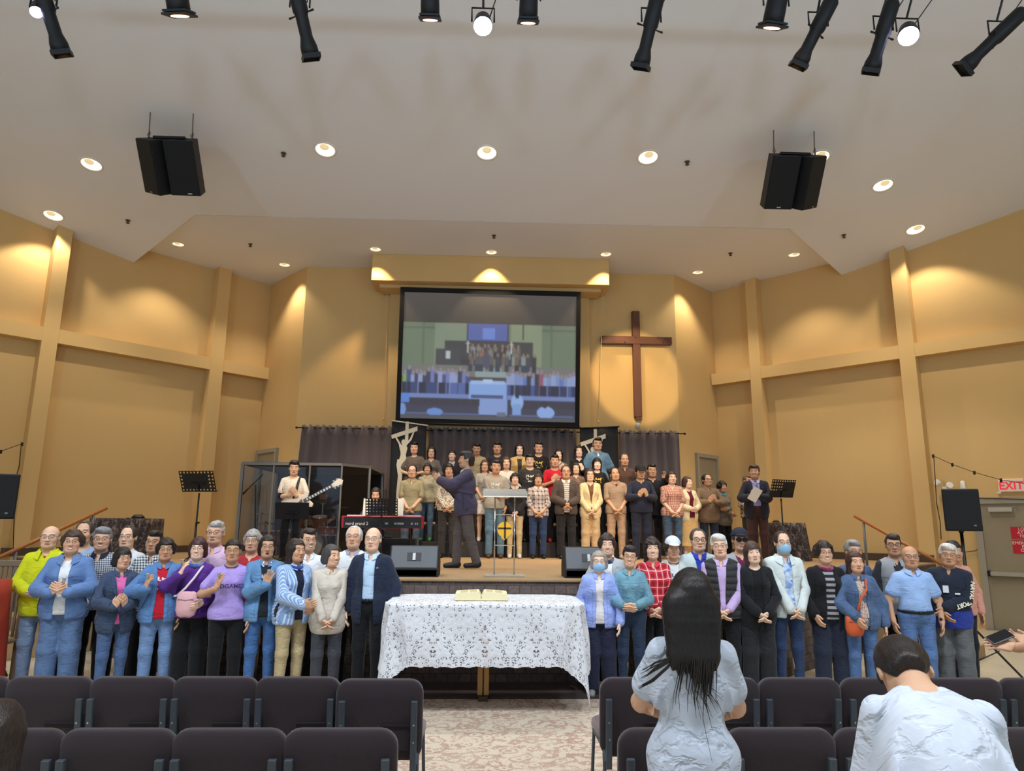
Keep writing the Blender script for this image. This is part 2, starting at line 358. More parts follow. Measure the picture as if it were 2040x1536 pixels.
# ---- hung speaker clusters: two cabinets yoked to one bracket, on two chains
M_cab = mat('speaker_cabinet', (20, 22, 26), 0.6, var=0.1, scale=40)
M_chain = mat('chain_steel', (120, 108, 92), 0.4, 0.7)
def cluster(x, y, z, sgn, label):
    t = thing('hanging_speaker_cluster', label, 'loudspeaker', (x, y, z), 0)
    tilt = Matrix.Rotation(radians(36), 4, 'X')          # noses point down at the seats
    lean = Matrix.Identity(4)
    for k2, s in enumerate((-1, 1)):
        M = lean @ tilt @ Matrix.Translation((s*0.222+(0.02*sgn), 0.03 if s == sgn else 0.0, -0.43)) @ Matrix.Rotation(radians(40)*s if s == sgn else radians(-2)*s, 4, 'Z')
        mb = MB()
        w, h, d = 0.475, 0.85, 0.38
        poly = [(-w/2, -d/2), (w/2, -d/2), (w*0.34, d/2), (-w*0.34, d/2)]
        mb.prism(poly, -h/2, h/2); o = mb.build('cabinet', M_cab, t, bevel=0.006); o.matrix_local = M
        g = MB(); g.box((0, -d/2-0.008, 0), (w-0.02, 0.016, h-0.02)); o2 = g.build('grille', M_grille, o, bevel=0.004)
        l_ = MB(); l_.box((0.0 if s < 0 else 0.08, -d/2-0.018, -h/2+0.035), (0.07, 0.004, 0.016)); l_.build('badge', M_chrome, o)
    b = MB().box((0, 0.05, 0.01), (0.5, 0.16, 0.04)).build('bracket', M_black, t); b.matrix_local = lean
    top = ceil_z(y)-z
    for s in (-1, 1):
        a = lean @ Vector((s*0.34, 0.02, 0.0)); pts = [a, a+Vector((0.0, 0, 0.1)), Vector((a.x+0.02*sgn, a.y, top))]
        mb = MB(); mb.tube(pts, 0.009, 6)
        for q in range(3): mb.lathe([(0.020, 0), (0.030, 0.006), (0.020, 0.012)], 8, 0, Matrix.Translation(a+Vector((0, 0, 0.03+0.04*q))) @ Matrix.Rotation(pi/2, 4, 'X' if q % 2 else 'Y'))
        mb.build('chain', M_chain, t)
    return t
cluster(-5.13, 10.4, 7.80, -1, 'pair of black loudspeakers hung on chains, drum side of the ceiling')
cluster(4.98, 10.4, 7.82, 1, 'pair of black loudspeakers hung on chains beside a downlight, exit side')

# ---- stage lamps on a pipe above the frame
M_can = mat('lamp_housing', (24, 24, 26), 0.5, 0.2, scale=30, bump=0.1)
M_hot = emit('lamp_slit_warm', (255, 170, 130), 9.0); M_amber = emit('lamp_slit_amber', (255, 190, 70), 3.0); M_led = emit('lamp_led_white', (205, 222, 255), 60.0); M_led2 = emit('lamp_led_violet', (190, 190, 255), 22.0)
pipe_y, pipe_z = 6.1, 7.40
pp = thing('lighting_pipe', 'black lighting pipe above the picture that carries the stage lamps', 'pipe', (0, pipe_y, pipe_z))
mb = MB(); mb.tube([(-5.6, 0, 0), (6.2, 0, 0)], 0.03, 12); mb.build('pipe', M_black, pp, True)
for x in (-4, 0, 4):
    mb = MB(); mb.tube([(x, 0, 0), (x, 0, ceil_z(pipe_y)-pipe_z)], 0.012, 8); mb.build('hanger_rod', M_black, pp, True)
def aim(a, b):
    z = (Vector(a)-Vector(b)).normalized(); return z.to_track_quat('Z', 'Y').to_matrix().to_4x4()
def hang(t, c, x, wid):
    mb = MB()
    mb.tube([c+Vector((-wid, 0, 0)), c+Vector((-wid, 0, 0.16)), c+Vector((wid, 0, 0.16)), c+Vector((wid, 0, 0))], 0.010, 6)
    mb.tube([c+Vector((0, 0, 0.16)), Vector((c.x, 0, 0))], 0.012, 6)
    mb.build('yoke', M_black, t)
    MB().box((c.x, 0, 0.0), (0.06, 0.09, 0.09)).build('clamp', M_black, t, bevel=0.006)
    pts = [Vector((c.x+0.05, 0.03, 0.0)), Vector((c.x+wid+0.08, 0.05, -0.18)), c+Vector((wid*0.6, 0.03, 0.08))]
    mb = MB(); mb.tube([pts[0], (pts[0]+pts[1])/2+Vector((0.03, 0, 0)), pts[1], pts[2]], 0.006, 5); mb.build('power_cable', M_black, t)
def profile_lamp(top, bot, label, glow=None):
    """long ellipsoidal lamp from its back end (top) to its lens end (bot)"""
    a, b2 = PY(*top, 6.3), PY(*bot, 6.3)
    x0 = (a.x+b2.x)/2
    t = thing('profile_lamp', label, 'stage lamp', (x0, pipe_y, pipe_z), 0, 'stage lamps on the pipe')
    o = Vector((x0, pipe_y, pipe_z)); a = a-o; b2 = b2-o
    b2 = b2 + Vector((0, 0.22, 0)); a = a + Vector((0, -0.10, 0))
    Ln = (a-b2).length; M = Matrix.Translation(b2) @ aim(a, b2)
    mb = MB(); r = 0.075
    mb.lathe([(0.001, Ln), (r*0.8, Ln), (r*1.05, Ln*0.95), (r*1.05, Ln*0.55), (r*0.85, Ln*0.5), (r*0.85, Ln*0.25), (r*1.15, Ln*0.14), (r*1.2, 0.02), (r*1.02, 0.02), (r*0.9, 0.06), (0.001, 0.07)], 18, 0, M); mb.build('housing', M_can, t, True)
    mb = MB()
    mb.lathe([(r*1.5, -0.01), (r*1.7, -0.01), (r*1.7, 0.035), (r*1.5, 0.035), (r*1.5, -0.01)], 4)
    o2 = mb.build('colour_frame_holder', M_can, t); o2.matrix_local = M
    for s in (-1, 1):
        mb = MB(); mb.tube([(s*r, 0, Ln*0.52), (s*r*2.1, 0, Ln*0.52)], [0.006, 0.012], 6); o2 = mb.build('shutter_handle', M_black, t); o2.matrix_local = M
    mb = MB(); mb.lathe([(r*0.9, 0.055), (0.001, 0.045)], 16, 0, M); mb.build('lens', glow or mat('lens_glass', (60, 64, 70), 0.1, 0.0, spec=0.8), t, True)
    hang(t, M @ Vector((0, 0, Ln*0.6)), x0, 0.10)
def can_lamp(px, bot, w, label, glow, lean=0.0):
    c = PY(px, bot, 6.3); t = thing('flood_lamp', label, 'stage lamp', (c.x, pipe_y, pipe_z), 0, 'stage lamps on the pipe')
    o = Vector((c.x, pipe_y, pipe_z)); b2 = c-o; a = b2+Vector((lean, -0.20, 0.34))
    Ln = (a-b2).length; M = Matrix.Translation(b2) @ aim(a, b2); r = w
    mb = MB(); mb.lathe([(0.001, Ln), (r*0.55, Ln), (r*0.95, Ln*0.72), (r, Ln*0.3), (r, 0.0), (r*0.9, 0.0), (r*0.85, 0.05), (0.001, 0.06)], 18, 0, M); mb.build('housing', M_can, t, True)
    mb = MB(); mb.box((0, 0, 0.0), (r*2.3, r*2.3, 0.02)); mb.box((0, 0, 0.03), (r*2.1, r*2.1, 0.02)); o2 = mb.build('colour_frame_holder', M_can, t); o2.matrix_local = M
    mb = MB(); mb.lathe([(r*0.8, -0.012), (0.001, -0.014)], 16, 0, M); mb.build('lens', glow, t, True)
    hang(t, M @ Vector((0, 0, Ln*0.5)), c.x, r*1.25)
profile_lamp((82, -40), (98, 80), 'short black profile lamp with lit violet and amber slots at the pipe end', M_amber)
can_lamp(358, 30, 0.11, 'black flood lamp with a warm slit, second from the drum-side pipe end', M_hot, -0.02)
profile_lamp((586, -40), (610, 88), 'unlit black profile lamp between the two drum-side flood lamps')
can_lamp(857, 38, 0.095, 'black flood lamp with a warm slit, beside the bright white lamp on its drum side', M_hot, 0.0)
can_lamp(1052, 44, 0.095, 'black flood lamp with a warm slit, beside the bright white lamp on its cross side', M_hot, 0.0)
profile_lamp((1308, -5), (1285, 108), 'unlit black profile lamp hanging alone past the cross-side flood lamp')
can_lamp(1538, 54, 0.105, 'black flood lamp with a warm slit, beside the slanted slotted lamp', M_hot, 0.03)
profile_lamp((1650, 10), (1608, 105), 'slanted black profile lamp with small lit slots', M_amber)
profile_lamp((1768, 15), (1757, 118), 'upright black profile lamp beside the violet-white lamp')
profile_lamp((2025, 35), (1945, 112), 'strongly slanted black profile lamp at the exit-side pipe end', mat('warm_lens', (190, 130, 90), 0.2))
def led_lamp(px, py, r, label, m_, sq=0.8, energy=0):
    c = PY(px, py, 6.3); t = thing('led_lamp', label, 'stage lamp', (c.x, pipe_y, pipe_z), 0, 'stage lamps on the pipe')
    o = Vector((c.x, pipe_y, pipe_z)); b2 = c-o; a = b2+(c-Vector((0, 0, CAMH))).normalized()*0.2+Vector((0, 0, 0.12))
    M = Matrix.Translation(b2) @ aim(a, b2)
    mb = MB(); mb.lathe([(0.001, 0.2), (r*0.8, 0.19), (r*0.98, 0.02), (r*0.98, 0.0), (r*0.9, 0.0), (0.001, 0.02)], 20, 0, M); mb.build('housing', M_can, t, True)
    mb = MB(); mb.lathe([(r*0.93, -0.004), (0.001, -0.006)], 20, 0, M); mb.build('lens', m_, t, True)
    hang(t, M @ Vector((0, 0, 0.12)), c.x, r*1.15)
led_lamp(962, 52, 0.10, 'bright white LED lamp shining straight at the seats', M_led)
led_lamp(1810, 72, 0.105, 'violet-white LED lamp next to the upright black profile lamp', M_led2)
led_lamp(72, 24, 0.06, 'small violet LED lamp behind the short profile lamp at the pipe end', M_led2)
# ================================================================ back wall: screen, cross, curtains, banners
def vcol_mesh(name, verts, faces, cols, parent, m_):
    me = bpy.data.meshes.new(name); me.from_pydata(verts, [], faces); me.materials.append(m_)
    at = me.color_attributes.new('picture', 'FLOAT_COLOR', 'POINT'); at.data.foreach_set('color', cols.astype(np.float32).ravel()); me.update()
    return link(name, me, parent)
def picture(W_, H_):
    """the live video on the screen: the hall itself seen from the back, bluish (linear rgb)"""
    im = np.zeros((H_, W_, 3)); Yg, Xg = np.mgrid[0:H_, 0:W_]; u = Xg/(W_-1); v = Yg/(H_-1)
    def S(c): return np.array(lin(c))
    im[:] = S((84, 76, 66))
    def rect(u0, v0, u1, v1, c): im[(u >= u0) & (u < u1) & (v >= v0) & (v < v1)] = S(c)
    def ell(uc, vc, ru, rv, c): im[((u-uc)/ru)**2+((v-vc)/rv)**2 < 1] = S(c)
    rect(0, 0.235, 1, 0.60, (112, 128, 104)); rect(0.18, 0.235, 0.37, 0.58, (132, 146, 124)); rect(0.62, 0.235, 0.80, 0.58, (138, 152, 122))
    rect(0, 0.27, 0.18, 0.285, (98, 110, 92)); rect(0.80, 0.27, 1, 0.285, (98, 110, 92)); rect(0.11, 0.235, 0.125, 0.58, (98, 112, 92)); rect(0.85, 0.235, 0.865, 0.58, (98, 112, 92))
    rect(0.365, 0.235, 0.61, 0.375, (50, 54, 84)); rect(0.375, 0.24, 0.60, 0.37, (88, 104, 172)); rect(0.46, 0.27, 0.53, 0.36, (110, 140, 220))
    rect(0.69, 0.235, 0.697, 0.36, (70, 60, 58))
    rect(0.24, 0.375, 0.75, 0.60, (66, 66, 68)); rect(0.19, 0.445, 0.33, 0.60, (70, 72, 76))
    rect(0.0, 0.575, 1, 0.66, (120, 122, 116)); rect(0.42, 0.59, 0.60, 0.66, (150, 168, 172))
    rr = random.Random(3)
    for row, (vv, nn, u0, u1, hh) in enumerate(((0.42, 9, 0.39, 0.68, 0.10), (0.45, 9, 0.38, 0.69, 0.12), (0.49, 13, 0.38, 0.77, 0.13))):
        for i in range(nn):
            uc = u0+(u1-u0)*(i+0.5)/nn+rr.uniform(-.008, .008)
            c = rr.choice([(70, 72, 80), (96, 98, 96), (132, 130, 118), (52, 52, 60), (140, 150, 150), (112, 98, 84), (150, 88, 70) if row == 1 else (88, 90, 96)])
            rect(uc-0.013, vv, uc+0.013, vv+hh, c); rect(uc-0.012, vv+hh*.55, uc+0.012, vv+hh, rr.choice([(48, 50, 60), (60, 66, 84), (130, 124, 108)])); ell(uc, vv-0.006, 0.007, 0.016, (140, 120, 104))
    for uc in (0.375, 0.625): rect(uc-0.003, 0.375, uc+0.003, 0.47, (190, 195, 190)); rect(uc-0.014, 0.392, uc+0.014, 0.40, (190, 195, 190))
    ell(0.485, 0.53, 0.02, 0.07, (86, 84, 104)); rect(0.247, 0.46, 0.275, 0.52, (190, 200, 200)); rect(0.335, 0.52, 0.385, 0.56, (60, 56, 62))
    for i in range(17):
        uc = 0.02+i*0.0225; c = rr.choice([(98, 126, 190), (72, 84, 130), (120, 130, 190), (150, 165, 210), (62, 66, 92)]); top = 0.64+rr.uniform(-.03, .02)
        if i == 0: c = (130, 170, 90)
        rect(uc-0.014, top, uc+0.014, 0.80, c); rect(uc-0.012, 0.71, uc+0.012, 0.83, rr.choice([(58, 72, 124), (40, 42, 66), (88, 108, 170)])); ell(uc, top-0.012, 0.008, 0.02, (150, 140, 150))
    for i in range(17):
        uc = 0.615+i*0.0235; c = rr.choice([(98, 126, 190), (72, 84, 130), (150, 165, 210), (52, 54, 72), (130, 150, 200), (150, 90, 110)]); top = 0.65+rr.uniform(-.03, .02)
        rect(uc-0.014, top, uc+0.014, 0.80, c); rect(uc-0.012, 0.72, uc+0.012, 0.84, rr.choice([(48, 56, 92), (40, 42, 66), (70, 90, 150)])); ell(uc, top-0.012, 0.008, 0.02, (150, 140, 150))
    rect(0, 0.80, 1, 0.84, (120, 140, 196)); rect(0.385, 0.70, 0.60, 0.835, (140, 176, 236)); rect(0.395, 0.69, 0.59, 0.72, (165, 196, 244)); rect(0.465, 0.68, 0.52, 0.705, (190, 212, 245)); rect(0.40, 0.80, 0.585, 0.83, (84, 90, 130))
    rect(0.0, 0.835, 1, 0.99, (64, 64, 84)); rect(0.445, 0.835, 0.61, 0.96, (140, 166, 222))
    for i in range(7):
        for a0, vv in ((0.05, 0.835), (0.62, 0.845)): rect(a0+i*0.058, vv, a0+i*0.058+0.053, vv+0.055, (58, 54, 66))
    for a0, n2 in ((0.03, 8), (0.62, 7)):
        rect(a0, 0.90, a0+n2*0.053, 0.905, (96, 112, 160)); rect(a0, 0.955, a0+n2*0.053, 0.962, (96, 112, 160))
    ell(0.665, 0.855, 0.035, 0.07, (150, 186, 240)); ell(0.665, 0.79, 0.014, 0.035, (44, 44, 56)); rect(0.64, 0.87, 0.69, 0.95, (132, 168, 226))
    ell(0.83, 0.93, 0.05, 0.05, (146, 180, 240)); ell(0.825, 0.865, 0.016, 0.03, (56, 52, 60)); ell(0.195, 0.945, 0.045, 0.03, (110, 150, 220)); ell(0.01, 0.93, 0.02, 0.05, (120, 156, 220))
    rect(0.0, 0.80, 0.05, 0.875, (92, 140, 220)); rect(0.55, 0.935, 0.60, 0.97, (110, 116, 140))
    rect(0, 0.972, 1, 1.01, (86, 86, 92))
    for _k in range(2): q = np.pad(im, ((1, 1), (1, 1), (0, 0)), 'edge'); im = (q[1:-1, 1:-1]*4+q[:-2, 1:-1]+q[2:, 1:-1]+q[1:-1, :-2]+q[1:-1, 2:])/8
    im = im*0.90+np.array(S((92, 102, 124)))*0.10; im[v < 0.235] *= (1.0-0.25*(v[v < 0.235]/0.235))[:, None]
    return im
m, nt, b = newmat('projected_video'); L = nt.links
ca = N(nt, 'ShaderNodeVertexColor', layer_name='picture'); L.new(ca.outputs[0], b.inputs['Emission Color']); b.inputs['Emission Strength'].default_value = 0.85
b.inputs['Base Color'].default_value = (0.05, 0.05, 0.05, 1); b.inputs['Roughness'].default_value = 0.9; M_video = m
c4 = [PY(*p, q) for p, q in (((798, 572), 15.02), ((1157, 582), 15.02), ((1154, 852), 15.42), ((788, 842), 15.42))]
scr = thing('projection_screen', 'large projection screen in a black frame showing the live hall video', 'screen', (0, 0, 0))
def lerp(a, b2, t): return a+(b2-a)*t
def SQ(u, v, off=0.0):
    p = lerp(lerp(c4[0], c4[1], u), lerp(c4[3], c4[2], u), v); return p+SN*off
SN = (c4[3]-c4[0]).cross(c4[1]-c4[0]).normalized()
if SN.y > 0: SN = -SN
bw, bh = 0.024, 0.036
mb = MB()
for u0, v0, u1, v1 in ((0, 0, 1, bh), (0, 1-bh, 1, 1), (0, bh, bw, 1-bh), (1-bw, bh, 1, 1-bh)):
    q = [(u0, v1), (u1, v1), (u1, v0), (u0, v0)]
    mb.add([SQ(*p, 0.0) for p in q]+[SQ(*p, 0.03) for p in q], [(3, 2, 1, 0), (4, 5, 6, 7), (0, 1, 5, 4), (1, 2, 6, 5), (2, 3, 7, 6), (3, 0, 4, 7)])
mb.build('frame', mat('screen_border', (10, 10, 12), 0.8), scr)
WP, HP = 240, 180; im = picture(WP, HP)
vs = [SQ(bw+(1-2*bw)*i/(WP-1), bh+(1-2*bh)*j/(HP-1), 0.012) for j in range(HP) for i in range(WP)]
fs = [(j*WP+i, (j+1)*WP+i, (j+1)*WP+i+1, j*WP+i+1) for j in range(HP-1) for i in range(WP-1)]
vcol_mesh('picture', vs, fs, np.concatenate([im.reshape(-1, 3), np.ones((WP*HP, 1))], 1), scr, M_video)
mb = MB(); mb.tube([SQ(-0.005, 1.0, 0.01), SQ(1.005, 1.0, 0.01)], 0.03, 10); mb.build('weight_bar', M_black, scr, True)
for sx, l in ((764, 'thin white pull cord hanging on the drum side of the screen'), (1192, 'thin white pull cord hanging on the cross side of the screen')):
    a, b2 = PY(sx+8, 585, 15.5), PY(sx, 832 if sx < 1000 else 838, 15.5)
    t = thing('pull_cord', l, 'cord', a, 0)
    mb = MB(); mb.tube([(0, 0, 0), (b2-a)*0.5+Vector((0.01, 0, 0)), b2-a], 0.006, 6); mb.build('cord', mat('cord_white', (216, 190, 140), 0.7), t)
    mb = MB(); mb.lathe([(0.001, 0), (0.02, -0.01), (0.018, -0.05), (0.001, -0.055)], 8, 0, Matrix.Translation(b2-a)); mb.build('cord_weight', mat('cord_white', (216, 190, 140)), t, True)
# cross
cr = thing('wooden_cross', 'large rough timber cross mounted on the wall beside the screen', 'cross', (3.43, 15.73, 4.25))
MB().box((0, 0, 1.255), (0.175, 0.13, 2.51)).build('upright', M_cross, cr, bevel=0.012)
MB().box((0, -0.012, 1.80), (1.65, 0.13, 0.185)).build('crossbeam', wood('rough_timber_beam', (118, 66, 38), (78, 40, 24), 2.2, (0.08, 1, 1)), cr, bevel=0.012)
mb = MB()
for x, z in ((-0.03, 1.86), (0.5, 1.86), (0.62, 1.75), (-0.28, 1.74)): mb.lathe([(0.001, 0.012), (0.016, 0.008), (0.018, 0)], 8, 0, Matrix.Translation((x, -0.076, z)) @ Matrix.Rotation(pi/2, 4, 'X'))
mb.build('bolt', M_black, cr); MB().box((0.01, 0.0, -0.03), (0.12, 0.10, 0.06)).build('foot_block', M_cross, cr)
# small white sensor under the cross
t = thing('wall_sensor', 'small white wall light bracket under the timber cross', 'light bracket', PY(1270, 848, 15.68))
MB().lathe([(0.001, -0.06), (0.03, -0.055), (0.06, 0.05), (0.055, 0.055), (0.001, 0.056)], 14).build('shade', M_white, t, True)
MB().box((0, 0.07, 0.03), (0.03, 0.10, 0.03)).build('arm', M_white, t)
# curtains on rods
M_curt = mat('charcoal_curtain', (86, 74, 74), 0.9, var=0.12, scale=3, bump=0.15, bscale=400, sheen=0.3, stretch=(1, 1, 0.2))
def curtain(x0, x1, yb, ztop, zbot, amp, nf, label, rod=True, flare=0.0):
    t = thing('curtain', label, 'curtain', (0, yb, 0))
    nu, nv = int((x1-x0)*60)+1, 14; vs = []; rr = random.Random(int(x0*100)+9)
    ph = [rr.uniform(0, 6.28) for _ in range(4)]
    for j in range(nv):
        tv = j/(nv-1)
        for i in range(nu):
            u = i/(nu-1); x = x0+(x1-x0)*u
            a = amp*(1-0.25*tv)
            w = a*(sin(2*pi*nf*u+ph[0]+0.4*sin(3*u*6+ph[1]))+0.35*sin(2*pi*nf*0.43*u+ph[2]+tv))
            vs.append((x-flare*tv*(1-u), w, ztop+(zbot-ztop)*tv + (0.02*sin(2*pi*nf*u*2) if j == 0 else 0)))
    fs = [(j*nu+i, (j+1)*nu+i, (j+1)*nu+i+1, j*nu+i+1) for j in range(nv-1) for i in range(nu-1)]
    mb = MB(); mb.add(vs, fs); o = mb.build('fabric', M_curt, t, True); so = o.modifiers.new('thick', 'SOLIDIFY'); so.thickness = 0.006
    if rod:
        mb = MB(); mb.tube([(x0-0.12, 0, ztop-0.05), (x1+0.12, 0, ztop-0.05)], 0.014, 8); mb.build('rod', M_black, t, True)
        for s, xe in ((-1, x0-0.12), (1, x1+0.12)):
            mb = MB(); mb.lathe([(0.001, -0.03), (0.025, -0.015), (0.025, 0.015), (0.001, 0.03)], 10, 0, Matrix.Translation((xe, 0, ztop-0.05)) @ Matrix.Rotation(pi/2, 4, 'Y')); mb.build('finial', M_black, t, True)
    for i in range(int((x1-x0)*4)):
        x = x0+0.1+i*0.25
        if x > x1-0.05: break
        mb = MB(); mb.lathe([(0.018, 0), (0.026, 0.004), (0.018, 0.008)], 10, 0, Matrix.Translation((x, -amp-0.012, ztop-0.06)) @ Matrix.Rotation(pi/2, 4, 'X')); mb.build('eyelet', M_steel, t)
curtain(-4.05, -2.05, 15.42, 3.92, 1.2, 0.035, 7, 'charcoal curtain panel behind the drum cage', True, 0.12)
curtain(-1.28, 2.0, 15.55, 3.92, 1.2, 0.045, 17, 'long pleated charcoal curtain under the screen')
curtain(2.92, 4.28, 15.42, 3.90, 1.2, 0.04, 6, 'charcoal curtain panel under the timber cross')
# black banners with a pale figure on a cross
M_bann = mat('banner_black', (22, 23, 26), 0.8); M_pale = mat('banner_figure', (196, 186, 164), 0.7, var=0.05)
def banner(tl, tr, zb, label, fx0):
    a, b2 = PY(*tl, 15.2), PY(*tr, 15.2); wd = b2.x-a.x; dz = b2.z-a.z
    t = thing('banner', label, 'banner', (a.x, 15.2, 0))
    mb = MB(); nu, nv = 10, 12; vs = [(wd*i/(nu-1), 0.012*sin(i*0.9+j*0.15), (a.z+dz*i/(nu-1))*(1-j/(nv-1))+zb*(j/(nv-1))) for j in range(nv) for i in range(nu)]
    mb.add(vs, [(j*nu+i, (j+1)*nu+i, (j+1)*nu+i+1, j*nu+i+1) for j in range(nv-1) for i in range(nu-1)]); o = mb.build('cloth', M_bann, t, True)
    so = o.modifiers.new('thick', 'SOLIDIFY'); so.thickness = 0.004
    mb = MB(); mb.tube([(-0.02, 0, a.z), (wd+0.03, 0, a.z+dz)], 0.016, 8); mb.build('top_rod', M_pale if dz < 0 else M_black, t, True)
    # appliqué: upright, slanted crossbar, figure with raised arms, hips, legs
    zc = a.z-0.24; f = MB()
    lay = [0]
    def flat(pts): lay[0] += 1; f.prism(pts, 0.0, 0.004+0.0012*lay[0])
    flat([(0.30, zc-0.25), (0.37, zc-0.25), (0.37, zc+0.22), (0.30, zc+0.22)])
    flat([(0.0, zc-0.08), (0.02, zc-0.16), (0.56, zc+0.02), (0.56, zc+0.12)])
    flat([(0.08, zc-0.12), (0.12, zc-0.12), (0.22, zc-0.28), (0.26, zc-0.42), (0.20, zc-0.40), (0.17, zc-0.27)])
    flat([(0.46, zc-0.02), (0.50, zc-0.0), (0.44, zc-0.18), (0.34, zc-0.30), (0.31, zc-0.40), (0.30, zc-0.28), (0.40, zc-0.16)])
    flat([(0.20, zc-0.34), (0.25, zc-0.26), (0.33, zc-0.28), (0.36, zc-0.36), (0.33, zc-0.5), (0.345, zc-0.62), (0.19, zc-0.62), (0.22, zc-0.5)])
    f.prism([(0.275+0.05*cos(k*pi/6), zc-0.23+0.06*sin(k*pi/6)) for k in range(12)], 0, 0.0125)
    flat([(0.155, zc-0.60), (0.35, zc-0.60), (0.37, zc-0.74), (0.30, zc-0.76), (0.27, zc-0.90), (0.26, zc-1.3), (0.24, zc-1.75), (0.16, zc-1.75), (0.16, zc-1.3), (0.18, zc-0.95), (0.14, zc-0.72)])
    f.prism([(0.24+0.03, zc-1.72), (0.34, zc-1.76), (0.34, zc-1.82), (0.14, zc-1.82), (0.14, zc-1.74)], 0, 0.0135)
    o = f.build('figure_applique', M_pale, t); o.matrix_local = Matrix.Translation((fx0, -0.03, 0)) @ FACE_CAM
    # FACE_CAM maps y->z
banner((781, 838), (850, 848), 1.45, 'black banner with a pale crucifix figure on the drum side of the choir', 0.0)
banner((1155, 853), (1231, 850), 1.45, 'black banner with a pale crucifix figure on the cross side of the choir', 0.0)
# ================================================================ stage furniture and instruments
SZ = 1.18
def music_stand(loc, h, tilt, w, hd, label, rz=0.0, holes='all', base=True, m_=None, paper=False):
    t = thing('music_stand', label, 'music stand', loc, rz, 'black music stands')
    mb = MB(); mb.tube([(0, 0, 0.25), (0, 0, h)], 0.013, 8); mb.build('shaft', M_black, t, True)
    mb = MB(); mb.tube([(0, 0, 0.02 if not base else 0.1), (0, 0, h*0.58)], 0.018, 8); mb.build('sleeve', M_black, t, True)
    MB().box((0.03, -0.01, h*0.58), (0.05, 0.03, 0.03)).build('clamp_knob', M_black, t, bevel=0.006)
    for k in range(3):
        a = k*2*pi/3+0.5; mb = MB(); mb.tube([(0, 0, 0.16), (0.16*cos(a), 0.16*sin(a), 0.09), (0.27*cos(a), 0.27*sin(a), 0.0)], 0.010, 6); mb.build('leg', M_black, t)
    # perforated desk made of a frame of bars between the holes
    T = Matrix.Translation((0, 0, h+0.02)) @ Matrix.Rotation(tilt, 4, 'X')
    nx, nz = 10, 6; gx, gz = w/nx, hd/nz; vs, fs = [], []; thk = 0.004
    mb = MB(); hs = 0.30
    for i in range(nx):
        for j in range(nz):
            x0, z0 = -w/2+i*gx, j*gz
            solid = (holes == 'none') or (holes == 'rim' and 1 <= i < nx-2 and 1 <= j < nz-1) or (holes == 'top' and (j < 2 or (i > 4 and j < nz-1)))
            if solid: mb.box((x0+gx/2, 0, z0+gz/2), (gx, thk, gz)); continue
            n = 8; cx, cz = x0+gx/2, z0+gz/2; ro = [(gx/2, gz/2*q) for q in ()]
            outer = [(cx+gx/2, cz), (cx+gx/2, cz+gz/2), (cx, cz+gz/2), (cx-gx/2, cz+gz/2), (cx-gx/2, cz), (cx-gx/2, cz-gz/2), (cx, cz-gz/2), (cx+gx/2, cz-gz/2)]
            r_ = min(gx, gz)*hs; inner = [(cx+r_*cos(k*pi/4), cz+r_*sin(k*pi/4)) for k in range(8)]
            for s, yy in ((0, -thk/2), (1, thk/2)):
                v = [(p[0], yy, p[1]) for p in outer]+[(p[0], yy, p[1]) for p in inner]
                f_ = [(k, (k+1) % 8, 8+(k+1) % 8, 8+k) for k in range(8)]
                mb.add(v, f_ if s == 0 else [q[::-1] for q in f_])
    o = mb.build('desk', m_ or M_black, t); o.matrix_local = T
    mb = MB(); mb.box((0, 0.03, 0.0), (w, 0.06, 0.006)); mb.box((0, -0.012, hd*0.4), (w*0.4, 0.02, 0.02)); mb.box((0, -0.012, hd*0.22), (0.03, 0.02, 0.14)); o = mb.build('ledge', m_ or M_black, t); o.matrix_local = T
    return t
p = PY(397, 982, 11.2)
music_stand((p.x, 11.2, SZ), p.z-SZ, radians(24), 0.60, 0.34, 'tall black music stand alone before the bare wall, drum side', radians(-14), 'rim')
p = PY(1556, 993, 12.9)
music_stand((p.x, 12.9, SZ), p.z-SZ, radians(22), 0.52, 0.34, 'black music stand beside the man holding a sheet of paper', radians(16), 'top')
p = PY(582, 1034, 11.2)
music_stand((p.x, 11.2, SZ), p.z-SZ-0.02, radians(14), 0.52, 0.26, 'black solid-desk music stand before the bass player', 0, 'none', m_=mat('matt_black', (10, 10, 12), 0.8))
p = PY(760, 1030, 11.2)
music_stand((p.x, 11.2, SZ), p.z-SZ, radians(14), 0.50, 0.27, 'black perforated music stand before the stage piano', 0, 'all')
# ---- drum cage of clear panels in a grey frame
M_clear, nt, b = newmat('smoked_acrylic'); L = nt.links
tr = N(nt, 'ShaderNodeBsdfTransparent'); tr.inputs[0].default_value = (0.70, 0.71, 0.73, 1); gl = N(nt, 'ShaderNodeBsdfGlossy'); gl.inputs[1].default_value = 0.32; gl.inputs[0].default_value = (0.8, 0.8, 0.85, 1)
mx = N(nt, 'ShaderNodeMixShader'); mx.inputs[0].default_value = 0.025; L.new(tr.outputs[0], mx.inputs[1]); L.new(gl.outputs[0], mx.inputs[2]); L.new(mx.outputs[0], nt.nodes['Material Output'].inputs[0])
cage = thing('drum_cage', 'grey framed drum booth of dark clear panels with a flat roof', 'drum booth', (0, 0, SZ))
M_cagefr = mat('cage_frame', (112, 110, 106), 0.5, 0.3); cz0 = 0.0
y0, y1 = 12.6, 14.7; xs = [-4.30, -3.75, -3.12, -2.56]; ct = 1.66
cor = [(-4.30, y0), (-2.56, y0), (-2.15, 13.1), (-2.15, y1), (-4.30, y1)]
for k in range(5):
    a, b2 = cor[k], cor[(k+1) % 5]; mb = MB(); mb.tube([(a[0], a[1], ct), (b2[0], b2[1], ct)], 0.032, 4); mb.build('top_rail', M_cagefr, cage)
